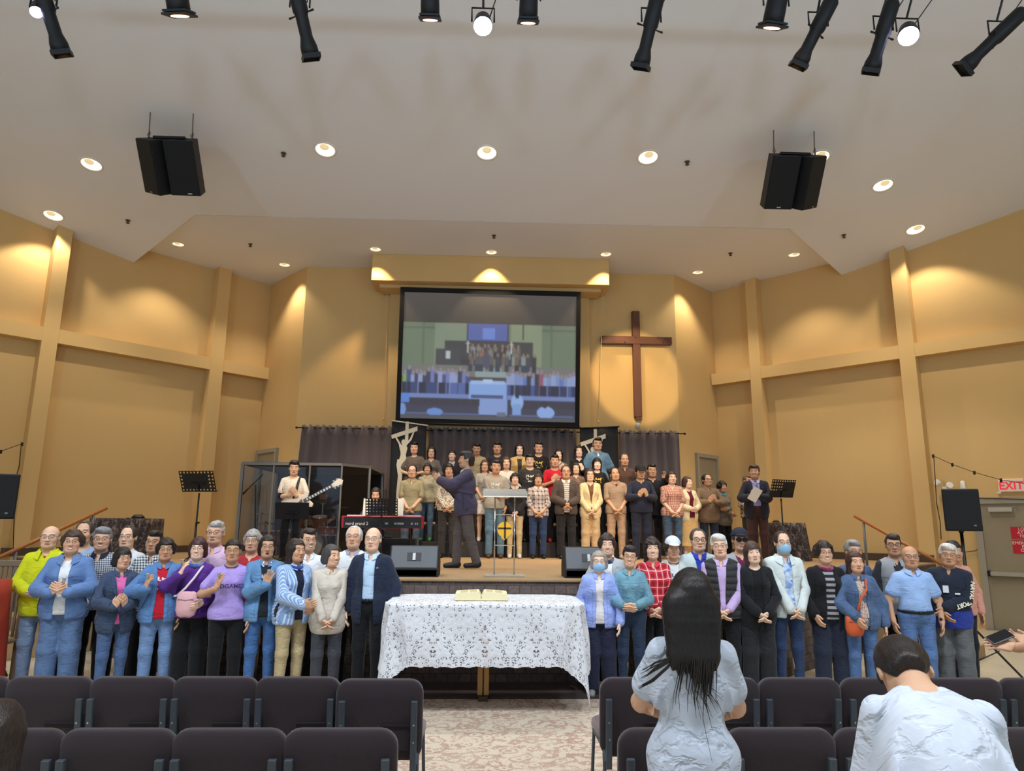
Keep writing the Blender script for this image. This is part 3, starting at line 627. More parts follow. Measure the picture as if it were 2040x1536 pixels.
for x, yy, rr_ in [(-4.30, y0, .035), (-3.75, y0, .02), (-3.12, y0, .02), (-2.56, y0, .02), (-2.15, 13.1, .028), (-4.30, y1, .03), (-2.15, y1, .03), (-4.30, 13.6, .03)]:
    mb = MB(); mb.tube([(x, yy, 0), (x, yy, ct)], rr_, 4); mb.build('post', M_cagefr, cage)
for a, b2 in [((-4.30, y0), (-3.75, y0)), ((-3.75, y0), (-3.12, y0)), ((-3.12, y0), (-2.56, y0)), ((-2.56, y0), (-2.15, 13.1))]:
    d = Vector((b2[0]-a[0], b2[1]-a[1], 0)); mb = MB(); ln = d.length; an = atan2(d.y, d.x)
    mb.box(((a[0]+b2[0])/2, (a[1]+b2[1])/2, ct/2), (ln-0.05, 0.008, ct-0.1), 0, Matrix.Rotation(an, 3, 'Z')); mb.build('panel', M_clear, cage)
MB().prism(cor, ct-0.01, ct+0.03).build('roof', mat('cage_roof', (66, 68, 74), 0.6), cage)
MB().box((-3.22, y1+0.03, ct/2), (2.2, 0.05, ct)).build('acoustic_back', mat('acoustic_foam', (24, 25, 30), 0.95, bump=0.4), cage)
# ---- drum kit
M_shell = wood('drum_maple', (158, 84, 34), (110, 52, 20), 3, (1, 1, .15), 0.25); M_skin = mat('drum_head', (212, 205, 190), 0.5); M_cym = mat('cymbal_bronze', (206, 196, 160), 0.25, 0.9)
kit = thing('drum_kit', 'maple drum kit with cymbals inside the clear drum booth', 'drum kit', (-3.25, 13.35, SZ))
def drum(name, c, r, h, M=None):
    R_ = Matrix.Translation(c) @ (M or Matrix.Identity(4)); mb = MB(); mb.lathe([(r, -h/2), (r, h/2)], 24, 0, R_); o = mb.build(name, M_shell, kit, True)
    for s in (-1, 1):
        mb = MB(); mb.lathe([(r*1.0, s*h/2-0.012), (r*1.04, s*h/2-0.012), (r*1.04, s*h/2+0.012), (r*0.99, s*h/2+0.012)], 24, 0, R_); mb.build('hoop', M_chrome, o, True)
        mb = MB(); mb.lathe([(r, s*h/2), (0.001, s*h/2)], 24, 0, R_); mb.build('drumhead', M_skin, o)
    mb = MB()
    for k in range(8): mb.box((r*1.02*cos(k*pi/4), r*1.02*sin(k*pi/4), 0), (0.02, 0.02, h*0.5))
    o2 = mb.build('lug', M_chrome, o); o2.matrix_local = R_
drum('bass_drum', (0.05, -0.1, 0.27), 0.27, 0.36, Matrix.Rotation(pi/2, 4, 'X'))
drum('floor_tom', (-0.62, -0.35, 0.30), 0.20, 0.38); drum('floor_tom', (-0.3, -0.42, 0.36), 0.15, 0.30, Matrix.Rotation(0.2, 4, 'X'))
drum('snare_drum', (0.40, -0.3, 0.50), 0.17, 0.14); drum('rack_tom', (0.22, -0.15, 0.66), 0.14, 0.2, Matrix.Rotation(0.25, 4, 'X')); drum('rack_tom', (-0.12, -0.15, 0.66), 0.13, 0.2, Matrix.Rotation(0.25, 4, 'X'))
for (x, y, z, r, tl) in ((-0.75, -0.45, 0.78, 0.18, 0.05), (-0.68, -0.4, 0.62, 0.17, 0.1), (0.55, -0.25, 0.92, 0.20, 0.12), (0.62, -0.5, 0.72, 0.17, 0.02), (0.2, 0.1, 1.05, 0.22, 0.2)):
    R_ = Matrix.Translation((x, y, z)) @ Matrix.Rotation(tl, 4, 'X')
    mb = MB(); mb.lathe([(r, 0.0), (r*0.3, 0.012), (r*0.15, 0.03), (0.001, 0.032)], 24, 0, R_); mb.lathe([(0.001, -0.002), (r, -0.003)], 24, 0, R_); o = mb.build('cymbal', M_cym, kit, True)
    mb = MB(); mb.tube([(x, y, z+0.05), (x, y, 0.25)], 0.011, 6)
    for k in range(3): a = k*2*pi/3; mb.tube([(x, y, 0.3), (x+0.2*cos(a), y+0.2*sin(a), 0)], 0.009, 5)
    mb.build('cymbal_stand', M_chrome, o)
t = thing('drum_throne', 'round black drum throne hidden behind the drum kit', 'stool', (-3.1, 14.05, SZ))
MB().lathe([(0.001, 0.42), (0.17, 0.42), (0.18, 0.46), (0.16, 0.5), (0.001, 0.5)], 18).build('seat', M_black, t, True)
mb = MB(); mb.tube([(0, 0, 0.1), (0, 0, 0.42)], 0.015, 8); mb.build('post', M_chrome, t)
for k in range(3): a = k*2*pi/3; mb = MB(); mb.tube([(0, 0, 0.25), (0.22*cos(a), 0.22*sin(a), 0)], 0.01, 6); mb.build('leg', M_chrome, t)
# boom microphone stand
p = PY(508, 1115, 12.2); t = thing('microphone_stand', 'black boom microphone stand at the corner of the drum booth', 'microphone stand', (p.x, 12.2, SZ))
a, b2, c = PY(509, 966, 12.2)-Vector(t.location), PY(494, 974, 12.2)-Vector(t.location), PY(524, 945, 12.2)-Vector(t.location)
mb = MB(); mb.tube([(0, 0, 0.02), a], 0.012, 8); mb.build('pole', M_black, t); mb = MB(); mb.tube([b2, c], 0.010, 8); mb.build('boom', M_black, t)
mb = MB(); mb.tube([b2, b2+(b2-c).normalized()*0.12], [0.012, 0.022], 8); mb.build('microphone', M_grille, t)
MB().lathe([(0.001, 0.0), (0.14, 0.0), (0.13, 0.02), (0.001, 0.03)], 18).build('base', M_black, t, True)
# ---- stage piano on its stand
M_kred = mat('keyboard_red', (168, 22, 46), 0.45)
kx0, kx1 = -2.30, -1.02; ky = 11.65; kz = 1.74
kb = thing('stage_piano', 'red and black stage piano on a folding stand', 'keyboard', ((kx0+kx1)/2, ky, SZ))
w = kx1-kx0; z0 = kz-SZ
MB().box((0, 0.02, z0+0.10), (w, 0.34, 0.19)).build('body', M_kred, kb, bevel=0.01)
pn = MB().box((0.012, -0.155, z0+0.095), (w-0.05, 0.02, 0.165)).build('rear_panel', mat('piano_panel', (20, 20, 22), 0.5), kb)
text('nord grand 2', 0.068, M_signwhite, pn, Matrix.Translation((-w/2+0.25, -0.167, z0+0.075)) @ FACE_CAM, 'lettering', 0.001)
mb = MB()
for x, ww in ((0.08, 0.05), (0.22, 0.04), (0.30, 0.10), (0.48, 0.03), (0.54, 0.02), (0.57, 0.02)): mb.box((x, -0.167, z0+0.08), (ww, 0.004, 0.03))
mb.build('sockets', mat('socket_grey', (150, 150, 150), 0.5), pn)
k = MB()
for i in range(40): k.box((-w/2+0.04+i*(w-0.08)/40+0.012, 0.14, z0+0.205), ((w-0.08)/40-0.003, 0.10, 0.02))
o = k.build('key', M_white, kb); o['kind'] = 'stuff'
for s in (-1, 1):
    mb = MB(); mb.tube([(s*0.45, -0.15, 0.02), (s*0.45, 0.2, z0)], 0.018, 6); mb.tube([(s*0.45, 0.2, 0.02), (s*0.45, -0.15, z0)], 0.018, 6); mb.build('stand_leg', M_black, kb)
MB().box((0, 0.0, 0.12), (w*0.8, 0.03, 0.03)).build('stand_bar', M_black, kb)
for sx, l in ((-1, 'white sheet of music clipped at the drum side of the piano stand desk'), (1, 'white sheet of music clipped at the choir side of the piano stand desk')):
    q = PY(729 if sx < 0 else 796, 1027, 11.45); t = thing('music_sheet', l, 'sheet music', (q.x, 11.45, q.z))
    nn = MB(); nn.add([(-0.055, 0, 0), (0.055, 0, 0), (0.055, 0.05, 0.27), (-0.055, 0.05, 0.27), (-0.055, 0.003, 0), (0.055, 0.003, 0), (0.055, 0.053, 0.27), (-0.055, 0.053, 0.27)], [(0, 1, 2, 3), (7, 6, 5, 4), (0, 4, 5, 1), (1, 5, 6, 2), (2, 6, 7, 3), (3, 7, 4, 0)]); nn.build('page', mat('paper', (236, 226, 208), 0.8, var=0.02), t)
# low dark amplifier and case under the piano
t = thing('guitar_amplifier', 'dark amplifier box under the stage piano', 'amplifier', (-1.45, 12.25, SZ)); MB().box((0, 0, 0.2), (0.55, 0.3, 0.4)).build('cabinet', M_cab, t, bevel=0.015); MB().box((0, -0.155, 0.18), (0.48, 0.012, 0.3)).build('grille', M_grille, t)
# ---- wedge monitors
M_wedge = mat('wedge_grille', (104, 108, 112), 0.7, 0.2, scale=120, bump=0.3, bscale=300)
def wedge(x, y, label, sgn):
    t = thing('stage_monitor', label, 'stage monitor', (x, y, SZ), 0, 'wedge monitors at the stage front')
    w = 0.60; prof = [(-0.22, 0.0), (0.22, 0.0), (0.22, 0.16), (0.06, 0.37), (-0.12, 0.37), (-0.22, 0.10)]
    mb = MB(); n = len(prof); tw = 0.02
    vs = [(-w/2, a, b3) for a, b3 in prof]+[(w/2, a, b3) for a, b3 in prof]
    mb.add(vs, [tuple(range(n))[::1], tuple(range(n, 2*n))[::-1]]+[(i, n+i, n+(i+1) % n, (i+1) % n) for i in range(n)]); mb.build('cabinet', M_blackplastic, t, bevel=0.01)
    d = Vector((0, 0.10, 0.27)).normalized(); ang = atan2(0.27, 0.10)
    Mg = Matrix.Translation((-0.02*sgn, -0.17-0.012, 0.235)) @ Matrix.Rotation(ang-pi/2, 4, 'X').inverted() @ Matrix.Identity(4)
    g = MB(); g.box((0, 0, 0), (w-0.04, 0.014, 0.27)); o = g.build('back_panel', M_wedge, t, bevel=0.004); o.matrix_local = Matrix.Translation((0, -0.172, 0.236)) @ Matrix.Rotation(-atan2(0.10, 0.27), 4, 'X')
    h = MB(); h.box((0, -0.008, 0.0), (0.17, 0.006, 0.105)); o2 = h.build('handle_recess', M_black, o, bevel=0.012)
    MB().box((0.0, -0.014, 0.0), (0.035, 0.008, 0.09)).build('handle_bar', M_steel, o)
    MB().box((0, -0.205, 0.05), (w-0.02, 0.03, 0.09)).build('front_foot', M_black, t, bevel=0.01)
wedge(-0.87, 9.08, 'grey and black wedge monitor on the stage edge, drum side of the table', 1)
wedge(1.28, 9.08, 'grey and black wedge monitor on the stage edge behind the masked woman', -1)
# ---- acrylic lectern
M_acr, nt, b = newmat('clear_acrylic'); L = nt.links
tr = N(nt, 'ShaderNodeBsdfTransparent'); tr.inputs[0].default_value = (0.88, 0.88, 0.86, 1); df = N(nt, 'ShaderNodeBsdfDiffuse'); df.inputs[0].default_value = (0.55, 0.5, 0.42, 1); gl = N(nt, 'ShaderNodeBsdfGlossy'); gl.inputs[1].default_value = 0.1
m1 = N(nt, 'ShaderNodeMixShader'); m1.inputs[0].default_value = 0.45; L.new(tr.outputs[0], m1.inputs[1]); L.new(df.outputs[0], m1.inputs[2])
m2 = N(nt, 'ShaderNodeMixShader'); m2.inputs[0].default_value = 0.1; L.new(m1.outputs[0], m2.inputs[1]); L.new(gl.outputs[0], m2.inputs[2]); L.new(m2.outputs[0], nt.nodes['Material Output'].inputs[0])
lx = 0.24; ly = 9.15
lt = thing('lectern', 'clear acrylic lectern with thin legs and a yellow cross emblem', 'lectern', (lx, ly, SZ))
tz = 2.26-SZ
o = MB().box((0, 0, 0), (0.56, 0.34, 0.015)).build('desk', M_acr, lt, bevel=0.004); o.matrix_local = Matrix.Translation((0, 0.0, tz-0.03)) @ Matrix.Rotation(radians(14), 4, 'X')
MB().box((0, -0.17, tz-0.06), (0.56, 0.012, 0.07)).build('front_lip', M_acr, lt)
MB().box((0, -0.178, tz-0.098), (0.56, 0.012, 0.012)).build('edge_strip', mat('bright_edge', (236, 226, 205), 0.3), lt)
for s in (-1, 1):
    mb = MB(); mb.tube([(s*0.125, -0.05, 0.02), (s*0.125, -0.05, tz-0.07)], 0.009, 8); mb.build('leg', M_chrome, lt, True)
for zz in (0.38, 0.76):
    mb = MB(); mb.tube([(-0.125, -0.05, zz), (0.125, -0.05, zz)], 0.006, 6); mb.build('cross_rail', M_chrome, lt)
MB().box((0, 0, 0.01), (0.5, 0.36, 0.018)).build('base', M_acr, lt, bevel=0.004)
em = MB(); R1 = 0.115
pl = [(0.03*sin(a)+ (0.085 if cos(a)*0+1 else 0)*cos(a)*1.0, 0.15*sin(a)) for a in [0]]
outer = [(0.092*cos(2*pi*k/28), 0.092*sin(2*pi*k/28)*1.05+ (0.03 if 5 < k < 10 else 0)*0 - (0.0)) for k in range(28)]
outer = [(x*1.0, y) for x, y in outer]; outer[21] = (-0.005, -0.135); outer[20] = (-0.04, -0.105); outer[22] = (0.03, -0.105)
em.prism(outer, 0.0, 0.012); eo = em.build('emblem', mat('emblem_yellow', (232, 178, 40), 0.4), lt); eo.matrix_local = Matrix.Translation((-0.0, -0.058, 0.575)) @ FACE_CAM
ec = MB(); ec.box((0.005, -0.005, 0.016), (0.022, 0.22, 0.006)); ec.box((0.0, 0.015, 0.016), (0.17, 0.018, 0.006)); ec.build('emblem_cross', mat('emblem_brown', (60, 42, 22), 0.5), eo)
# ---- draped tables at the stage sides
m, nt, b = newmat('patterned_drape'); L = nt.links
tc = N(nt, 'ShaderNodeTexCoord'); vo = N(nt, 'ShaderNodeTexNoise'); vo.inputs['Scale'].default_value = 16; vo.inputs['Detail'].default_value = 6; vo.inputs['Distortion'].default_value = 1.0; mp = N(nt, 'ShaderNodeMapping'); mp.inputs[3].default_value = (1.2, 1.2, 0.8); L.new(tc.outputs['Object'], mp.inputs[0]); L.new(mp.outputs[0], vo.inputs[0])
rp = N(nt, 'ShaderNodeValToRGB'); rp.color_ramp.elements[0].position = 0.40; rp.color_ramp.elements[0].color = (*lin((36, 30, 32)), 1); rp.color_ramp.elements[1].position = 0.72; rp.color_ramp.elements[1].color = (*lin((150, 128, 112)), 1)
e = rp.color_ramp.elements.new(0.55); e.color = (*lin((82, 70, 66)), 1); L.new(vo.outputs[0], rp.inputs[0]); L.new(rp.outputs[0], b.inputs['Base Color']); b.inputs['Roughness'].default_value = 0.85
M_drape = m
def draped(name, label, x, y, z, w, d, h, mt, rz=0, flare=0.12, waves=9, amp=0.03, cat='draped table'):
    t = thing(name, label, cat, (x, y, z), rz)
    per = []; n = 72
    def rim(s):  # rounded rectangle outline
        a = 2*pi*s; cx, sx = cos(a), sin(a); e = 0.22
        return (w/2*math.copysign(abs(cx)**e, cx), d/2*math.copysign(abs(sx)**e, sx))
    vs = []; rows = 8
    for j in range(rows):
        tv = j/(rows-1)
        for i in range(n):
            px, py = rim(i/n); k = 1+(flare*tv+amp*tv*sin(i/n*2*pi*waves))
            vs.append((px*k, py*k, h*(1-tv)+0.01))
    fs = [(j*n+i, (j+1)*n+i, (j+1)*n+(i+1) % n, j*n+(i+1) % n) for j in range(rows-1) for i in range(n)]
    fs.append(tuple(range(n)))
    mb = MB(); mb.add(vs, fs); mb.build('cloth', mt, t, True)
    mb = MB(); mb.box((0, 0, h-0.03), (w*0.94, d*0.94, 0.04)); mb.build('tabletop', M_oak, t)
    for sx in (-1, 1):
        for sy in (-1, 1): MB().box((sx*w*0.42, sy*d*0.4, h/2-0.02), (0.05, 0.05, h-0.04)).build('leg', M_oak, t)
    return t
q = PY(249, 1035, 12.6); draped('draped_table', 'table under a dark patterned cloth on the stage, beneath the wooden rail end', q.x, 12.7, SZ, 1.02, 0.7, 0.68, M_drape, 0.0, 0.03)
q2 = PY(272, 1034, 12.6); t = thing('cloth_hat', 'black cloth hat lying on the patterned table', 'hat', (q2.x, 12.65, SZ+0.69)); MB().lathe([(0.001, 0.07), (0.06, 0.065), (0.1, 0.03), (0.11, 0.0), (0.001, 0.0)], 16).build('crown', M_black, t, True); MB().box((-0.13, 0, 0.006), (0.12, 0.1, 0.01)).build('peak', M_black, t, bevel=0.004)
q = PY(1571, 1041, 13.9); draped('draped_table', 'table under a dark patterned cloth behind the masked man', q.x, 14.0, SZ, 0.58, 0.5, 0.72, M_drape, 0.0, 0.22)
q2 = PY(1548, 1038, 13.9); t = thing('black_pouch', 'small black pouch on the patterned table behind the masked man', 'pouch', (q2.x, 13.95, SZ+0.735)); MB().lathe([(0.001, 0.04), (0.05, 0.035), (0.075, 0.0), (0.001, 0.0)], 14).build('body', M_black, t, True); MB().box((0.0, 0, 0.042), (0.06, 0.02, 0.008)).build('strap', M_black, t)
m_red = mat('red_cloth', (158, 52, 34), 0.85, var=0.18, scale=8, bump=0.15)
q = PY(-12, 1160, 7.7); draped('red_draped_table', 'table under a red cloth at the edge of the hall beside the man in yellow', q.x-0.42, 7.7, 0.0, 0.85, 0.7, q.z, m_red, 0, 0.12)
# ---- hand rails and steps at both angled stage edges
for sg, (top, bot), l in ((1, ((1703, 1028), (1860, 1115)), 'wooden handrail on grey posts at the exit-side stage steps'), (-1, ((212, 1012), (-40, 1128)), 'wooden handrail on grey posts at the drum-side stage steps')):
    a = PY(*top, 11.15); b2 = PY(*bot, 11.15-1.25 if sg > 0 else 11.15-1.7)
    t = thing('handrail', l, 'handrail', (a.x, a.y, SZ)); o0 = Vector((a.x, a.y, SZ))
    d = (b2-a); e2 = a+d*1.25
    mb = MB(); mb.tube([a-o0, e2-o0], 0.027, 10); mb.build('rail', M_oak, t, True)
    for f in (0.12, 0.75):
        c = a+d*f; zg = 0.0 if f > 0.5 else 1.18
        zt = c.z-0.03; zb = 1.18 if f < 0.5 else max(0.2, 1.18-0.17*4)
        mb = MB(); mb.tube([(c.x-o0.x, c.y-o0.y, zb-SZ), (c.x-o0.x, c.y-o0.y, zt-SZ)], 0.02, 8); mb.build('post', M_grey, t, True)
for sg in (1, -1):
    bx, by = 6.0*sg, 11.13; nx_, ny_ = 0.677*sg, -0.736; tx_, ty_ = 0.736*sg, 0.677
    st_ = thing('stage_steps', 'carpeted steps up to the stage, %s side' % ('exit' if sg > 0 else 'drum'), 'steps', (bx, by, 0))
    for k in range(6):
        h = 1.18-(k+1)*0.168; p0 = k*0.22; w2 = 0.55
        pts = [(nx_*p0-tx_*w2, ny_*p0-ty_*w2), (nx_*p0+tx_*w2, ny_*p0+ty_*w2), (nx_*(p0+0.22)+tx_*w2, ny_*(p0+0.22)+ty_*w2), (nx_*(p0+0.22)-tx_*w2, ny_*(p0+0.22)-ty_*w2)]
        ar = sum(pts[i][0]*pts[(i+1) % 4][1]-pts[(i+1) % 4][0]*pts[i][1] for i in range(4))
        if ar < 0: pts = pts[::-1]
        MB().prism(pts, 0.0, h).build('step', M_stagefl, st_, bevel=0.012)
# ---- speakers on stands at both sides, string cable, wall lamps, exit sign
def stand_speaker(x, y, zt, label, lab2, w=0.40, h=0.56, rz=0.0):
    t = thing('speaker_stand', lab2, 'speaker stand', (x, y, 0))
    mb = MB(); mb.tube([(0, 0, 0.1), (0, 0, zt-h)], 0.02, 10); mb.build('pole', M_black, t, True)
    for k in range(3):
        a = k*2*pi/3-0.3; mb = MB(); mb.tube([(0, 0, 0.62), (0.5*cos(a), 0.5*sin(a), 0.02)], 0.013, 6); mb.build('leg', M_black, t)
        mb = MB(); mb.tube([(0, 0, 0.2), (0.27*cos(a), 0.27*sin(a), 0.34)], 0.008, 6); mb.build('brace', M_black, t)
    s = thing('loudspeaker', label, 'loudspeaker', (x, y, zt-h), rz)
    poly = [(-w/2, -0.17), (w/2, -0.17), (w*0.32, 0.17), (-w*0.32, 0.17)]
    mb = MB(); mb.prism(poly, 0, h); o = mb.build('cabinet', M_blackplastic, s, bevel=0.015)
    MB().box((0, -0.178, h/2), (w-0.02, 0.016, h-0.03)).build('grille', M_grille, s, bevel=0.006); MB().box((0.12, -0.19, 0.07), (0.03, 0.006, 0.02)).build('badge', M_steel, s)
    MB().lathe([(0.03, -0.02), (0.03, 0.0), (0.001, 0.0)], 10).build('pole_socket', M_black, s)
q = PY(1901, 975, 9.0); stand_speaker(q.x+0.03, 9.0, q.z, 'black loudspeaker on a pole beside the exit door', 'black speaker stand behind the man in the sports jacket', 0.42, 0.53, radians(-22))
q = PY(8, 945, 9.1); stand_speaker(q.x, 9.1, q.z, 'black loudspeaker on a pole, cut by the picture edge on the drum side', 'black speaker stand on the drum side, cut by the picture edge', 0.42, 0.55, radians(22))
M_wire = mat('cable_black', (30, 26, 22), 0.7)
def cable(name, pts, label, off=(0, 0, 0), r=0.006, sock=None):
    t = thing(name, label, 'cable', pts[0]); o0 = Vector(pts[0]); mb = MB(); mb.tube([Vector(p_)-o0 for p_ in pts], r, 6); mb.build('cord', M_wire, t, True)
    for q_ in (sock or []): mb = MB(); mb.lathe([(0.001, 0.03), (0.022, 0.025), (0.02, -0.04), (0.001, -0.045)], 8, 0, Matrix.Translation(Vector(q_)-o0)); mb.build('bulb_socket', M_black, t, True)
def WR(px, py, off=0.05):
    s_, z_ = wpt(px, py, CR, DRv, NR, off); return wp(CR, DRv, NR, s_, off, z_)
def WLf(px, py, off=0.05):
    s_, z_ = wpt(px, py, CL, DLv, NL, off); return wp(CL, DLv, NL, s_, off, z_)
so = [WR(1859, 908, 0.4), WR(1897, 925, 0.4), WR(1941, 941, 0.4), WR(1994, 956, 0.4)]
cable('string_light_cable', so+[WR(2046, 964, 0.4), WR(2100, 972, 0.4)], 'black string light cable slanting above the exit sign', sock=so)
cable('speaker_cable', [so[0]+Vector((0, -0.02, 0)), WR(1866, 1003, 0.4), WR(1873, 1040, 0.4), WR(1875, 1075, 0.4)], 'thin black cable dropping behind the exit-side pole speaker', r=0.008)
cable('door_cable', [WR(2045, 995, 0.08), WR(1950, 992, 0.08), WR(1941, 1000, 0.06), WR(1945, 1035, 0.05), WR(1954, 1085, 0.05), WR(1945, 1097, 0.05), WR(1912, 1101, 0.05)], 'black cable looping along the exit door frame', r=0.007)
sl = [WLf(44, 884, 0.5), WLf(2, 899, 0.5)]
cable('string_light_cable', [WLf(-40, 915, 0.5), sl[1], sl[0]], 'black string light cable above the drum-side pole speaker', sock=sl)
cable('speaker_cable', [sl[0]+Vector((0, -0.02, 0)), WLf(38, 930, 0.5), WLf(32, 950, 0.5), WLf(28, 1040, 0.5), WLf(26, 1095, 0.5)], 'thin black cable hanging beside the drum-side pole speaker', r=0.008)
ex = WR(1990+25, 967, 0.02)
t = thing('exit_sign', 'white exit sign with red letters above the exit door', 'exit sign', ex)
ang = atan2(-DRv.y, -DRv.x) if (OR.to_3x3()@Vector((1, 0, 0))-(-DRv)).length < 0.1 else atan2(DRv.y, DRv.x)
t.rotation_euler = (0, 0, ang)
MB().box((0, 0, 0), (0.40, 0.08, 0.235)).build('case', mat('exit_case', (238, 214, 200), 0.5), t, bevel=0.01)
text('EXIT', 0.20, emit('exit_red', (214, 40, 52), 0.6), t, Matrix.Translation((0.0, -0.042, -0.01)) @ FACE_CAM, 'lettering', 0.002, True, 0.92)
MB().box((-0.2, 0.0, -0.13), (0.06, 0.06, 0.03)).build('mount', M_white, t)
for px, l in ((1882, 'white twin-head emergency lamp above the exit-side pole speaker'), (1918, 'small white wall sensor beside the emergency lamp')):
    q = WR(px, 967, 0.14 if px < 1900 else 0.07); t = thing('emergency_lamp' if px < 1900 else 'wall_sensor', l, 'emergency light' if px < 1900 else 'sensor', q); t.rotation_euler = (0, 0, ang)
    if px < 1900:
        MB().box((0, 0.06, -0.05), (0.10, 0.15, 0.05)).build('base', M_white, t, bevel=0.01)
        for s in (-1, 1):
            Mh = Matrix.Translation((s*0.09, -0.06, 0.04 if s < 0 else -0.02)) @ Matrix.Rotation(radians(70), 4, 'X') @ Matrix.Rotation(s*0.5, 4, 'Y')
            mb = MB(); mb.lathe([(0.001, -0.05), (0.04, -0.04), (0.065, 0.05), (0.05, 0.055), (0.001, 0.045)], 14, 0, Mh); mb.build('lamp_head', M_white, t, True)
    else:
        MB().lathe([(0.001, 0.09), (0.035, 0.085), (0.05, -0.05), (0.06, -0.07), (0.001, -0.075)], 14).build('body', M_white, t, True); MB().box((0, 0.03, 0), (0.03, 0.04, 0.05)).build('bracket', M_white, t)
# ================================================================ communion table with its lace cloth and the open book
tx, ty, tz_ = 0.01, 7.76, 1.035
tab = thing('communion_table', 'long table under white lace with a pale wooden middle leg', 'table', (tx, ty, 0))
def rrect(w, d, r, n=8):
    pts = []
    for cx, cy, a0 in ((w/2-r, d/2-r, 0), (-w/2+r, d/2-r, pi/2), (-w/2+r, -d/2+r, pi), (w/2-r, -d/2+r, 1.5*pi)):
        for k in range(n+1): a = a0+pi/2*k/n; pts.append((cx+r*cos(a), cy+r*sin(a)))
    return pts
M_pale_oak = wood('pale_oak', (214, 168, 100), (186, 138, 74), 3)
MB().prism(rrect(2.00, 1.10, 0.28), tz_-0.05, tz_-0.012).build('tabletop', M_pale_oak, tab)
for s in (-1, 1): MB().box((s*0.034-0.01, 0.18, 0.53), (0.052, 0.10, 0.96)).build('leg', M_pale_oak, tab, bevel=0.004)
MB().box((-0.01, 0.18, 0.55), (0.018, 0.08, 0.9)).build('leg_spacer', M_base, tab); MB().box((-0.01, 0.18, 0.025), (0.10, 0.30, 0.05)).build('foot_rail', M_base, tab)
# cloth: a rectangle laid over the rounded top; what overhangs falls and folds at the corners
m, nt, b = newmat('white_lace'); L = nt.links
uv = N(nt, 'ShaderNodeAttribute', attribute_name='flat')
def flower(scale, rnd, thr, soft=0.02):
    vo = N(nt, 'ShaderNodeTexVoronoi', feature='F1'); vo.inputs['Scale'].default_value = scale; vo.inputs['Randomness'].default_value = rnd
    L.new(uv.outputs['Vector'], vo.inputs['Vector']); return vo
sx_ = N(nt, 'ShaderNodeSeparateXYZ'); L.new(uv.outputs['Vector'], sx_.inputs[0]); cmb = N(nt, 'ShaderNodeCombineXYZ'); L.new(math_(nt, 'PINGPONG', math_(nt, 'ADD', sx_.outputs[0], 4.0), 0.25), cmb.inputs[0]); L.new(sx_.outputs[1], cmb.inputs[1])
v1 = flower(23, 0.9, 0.2); v2 = flower(68, 0.9, 0.2)
for v_n in (v1, v2): L.new(cmb.outputs[0], v_n.inputs['Vector'])
nz = N(nt, 'ShaderNodeTexNoise'); nz.inputs['Scale'].default_value = 9; nz.inputs['Detail'].default_value = 2; L.new(uv.outputs['Vector'], nz.inputs[0])
holes1 = math_(nt, 'LESS_THAN', math_(nt, 'ABSOLUTE', math_(nt, 'SUBTRACT', v1.outputs['Distance'], 0.34)), 0.105)
holes2 = math_(nt, 'LESS_THAN', v2.outputs['Distance'], 0.50)
dens = math_(nt, 'GREATER_THAN', nz.outputs[0], 0.35)
hole = math_(nt, 'MULTIPLY', math_(nt, 'MULTIPLY', holes1, holes2), dens)
wv = N(nt, 'ShaderNodeTexNoise'); wv.inputs['Scale'].default_value = 60; L.new(uv.outputs['Vector'], wv.inputs[0])
L.new(mixc(nt, wv.outputs[0], lin((190, 194, 202)), lin((222, 225, 230))), b.inputs['Base Color']); b.inputs['Roughness'].default_value = 0.8
bp = N(nt, 'ShaderNodeBump'); bp.inputs['Strength'].default_value = 0.5; bp.inputs['Distance'].default_value = 0.01; L.new(v1.outputs['Distance'], bp.inputs['Height']); L.new(bp.outputs[0], b.inputs['Normal']); L.new(cmb.outputs[0], nz.inputs[0])
tr = N(nt, 'ShaderNodeBsdfTransparent'); mx = N(nt, 'ShaderNodeMixShader'); L.new(math_(nt, 'MULTIPLY', hole, 0.85), mx.inputs[0]); L.new(b.outputs[0], mx.inputs[1]); L.new(tr.outputs[0], mx.inputs[2]); L.new(mx.outputs[0], nt.nodes['Material Output'].inputs[0])
M_lace = m
nu, nv = 150, 110; CWd, CDp = 3.26, 2.28; hw, hd, rc = 1.0, 0.55, 0.28
vs, fl = [], []
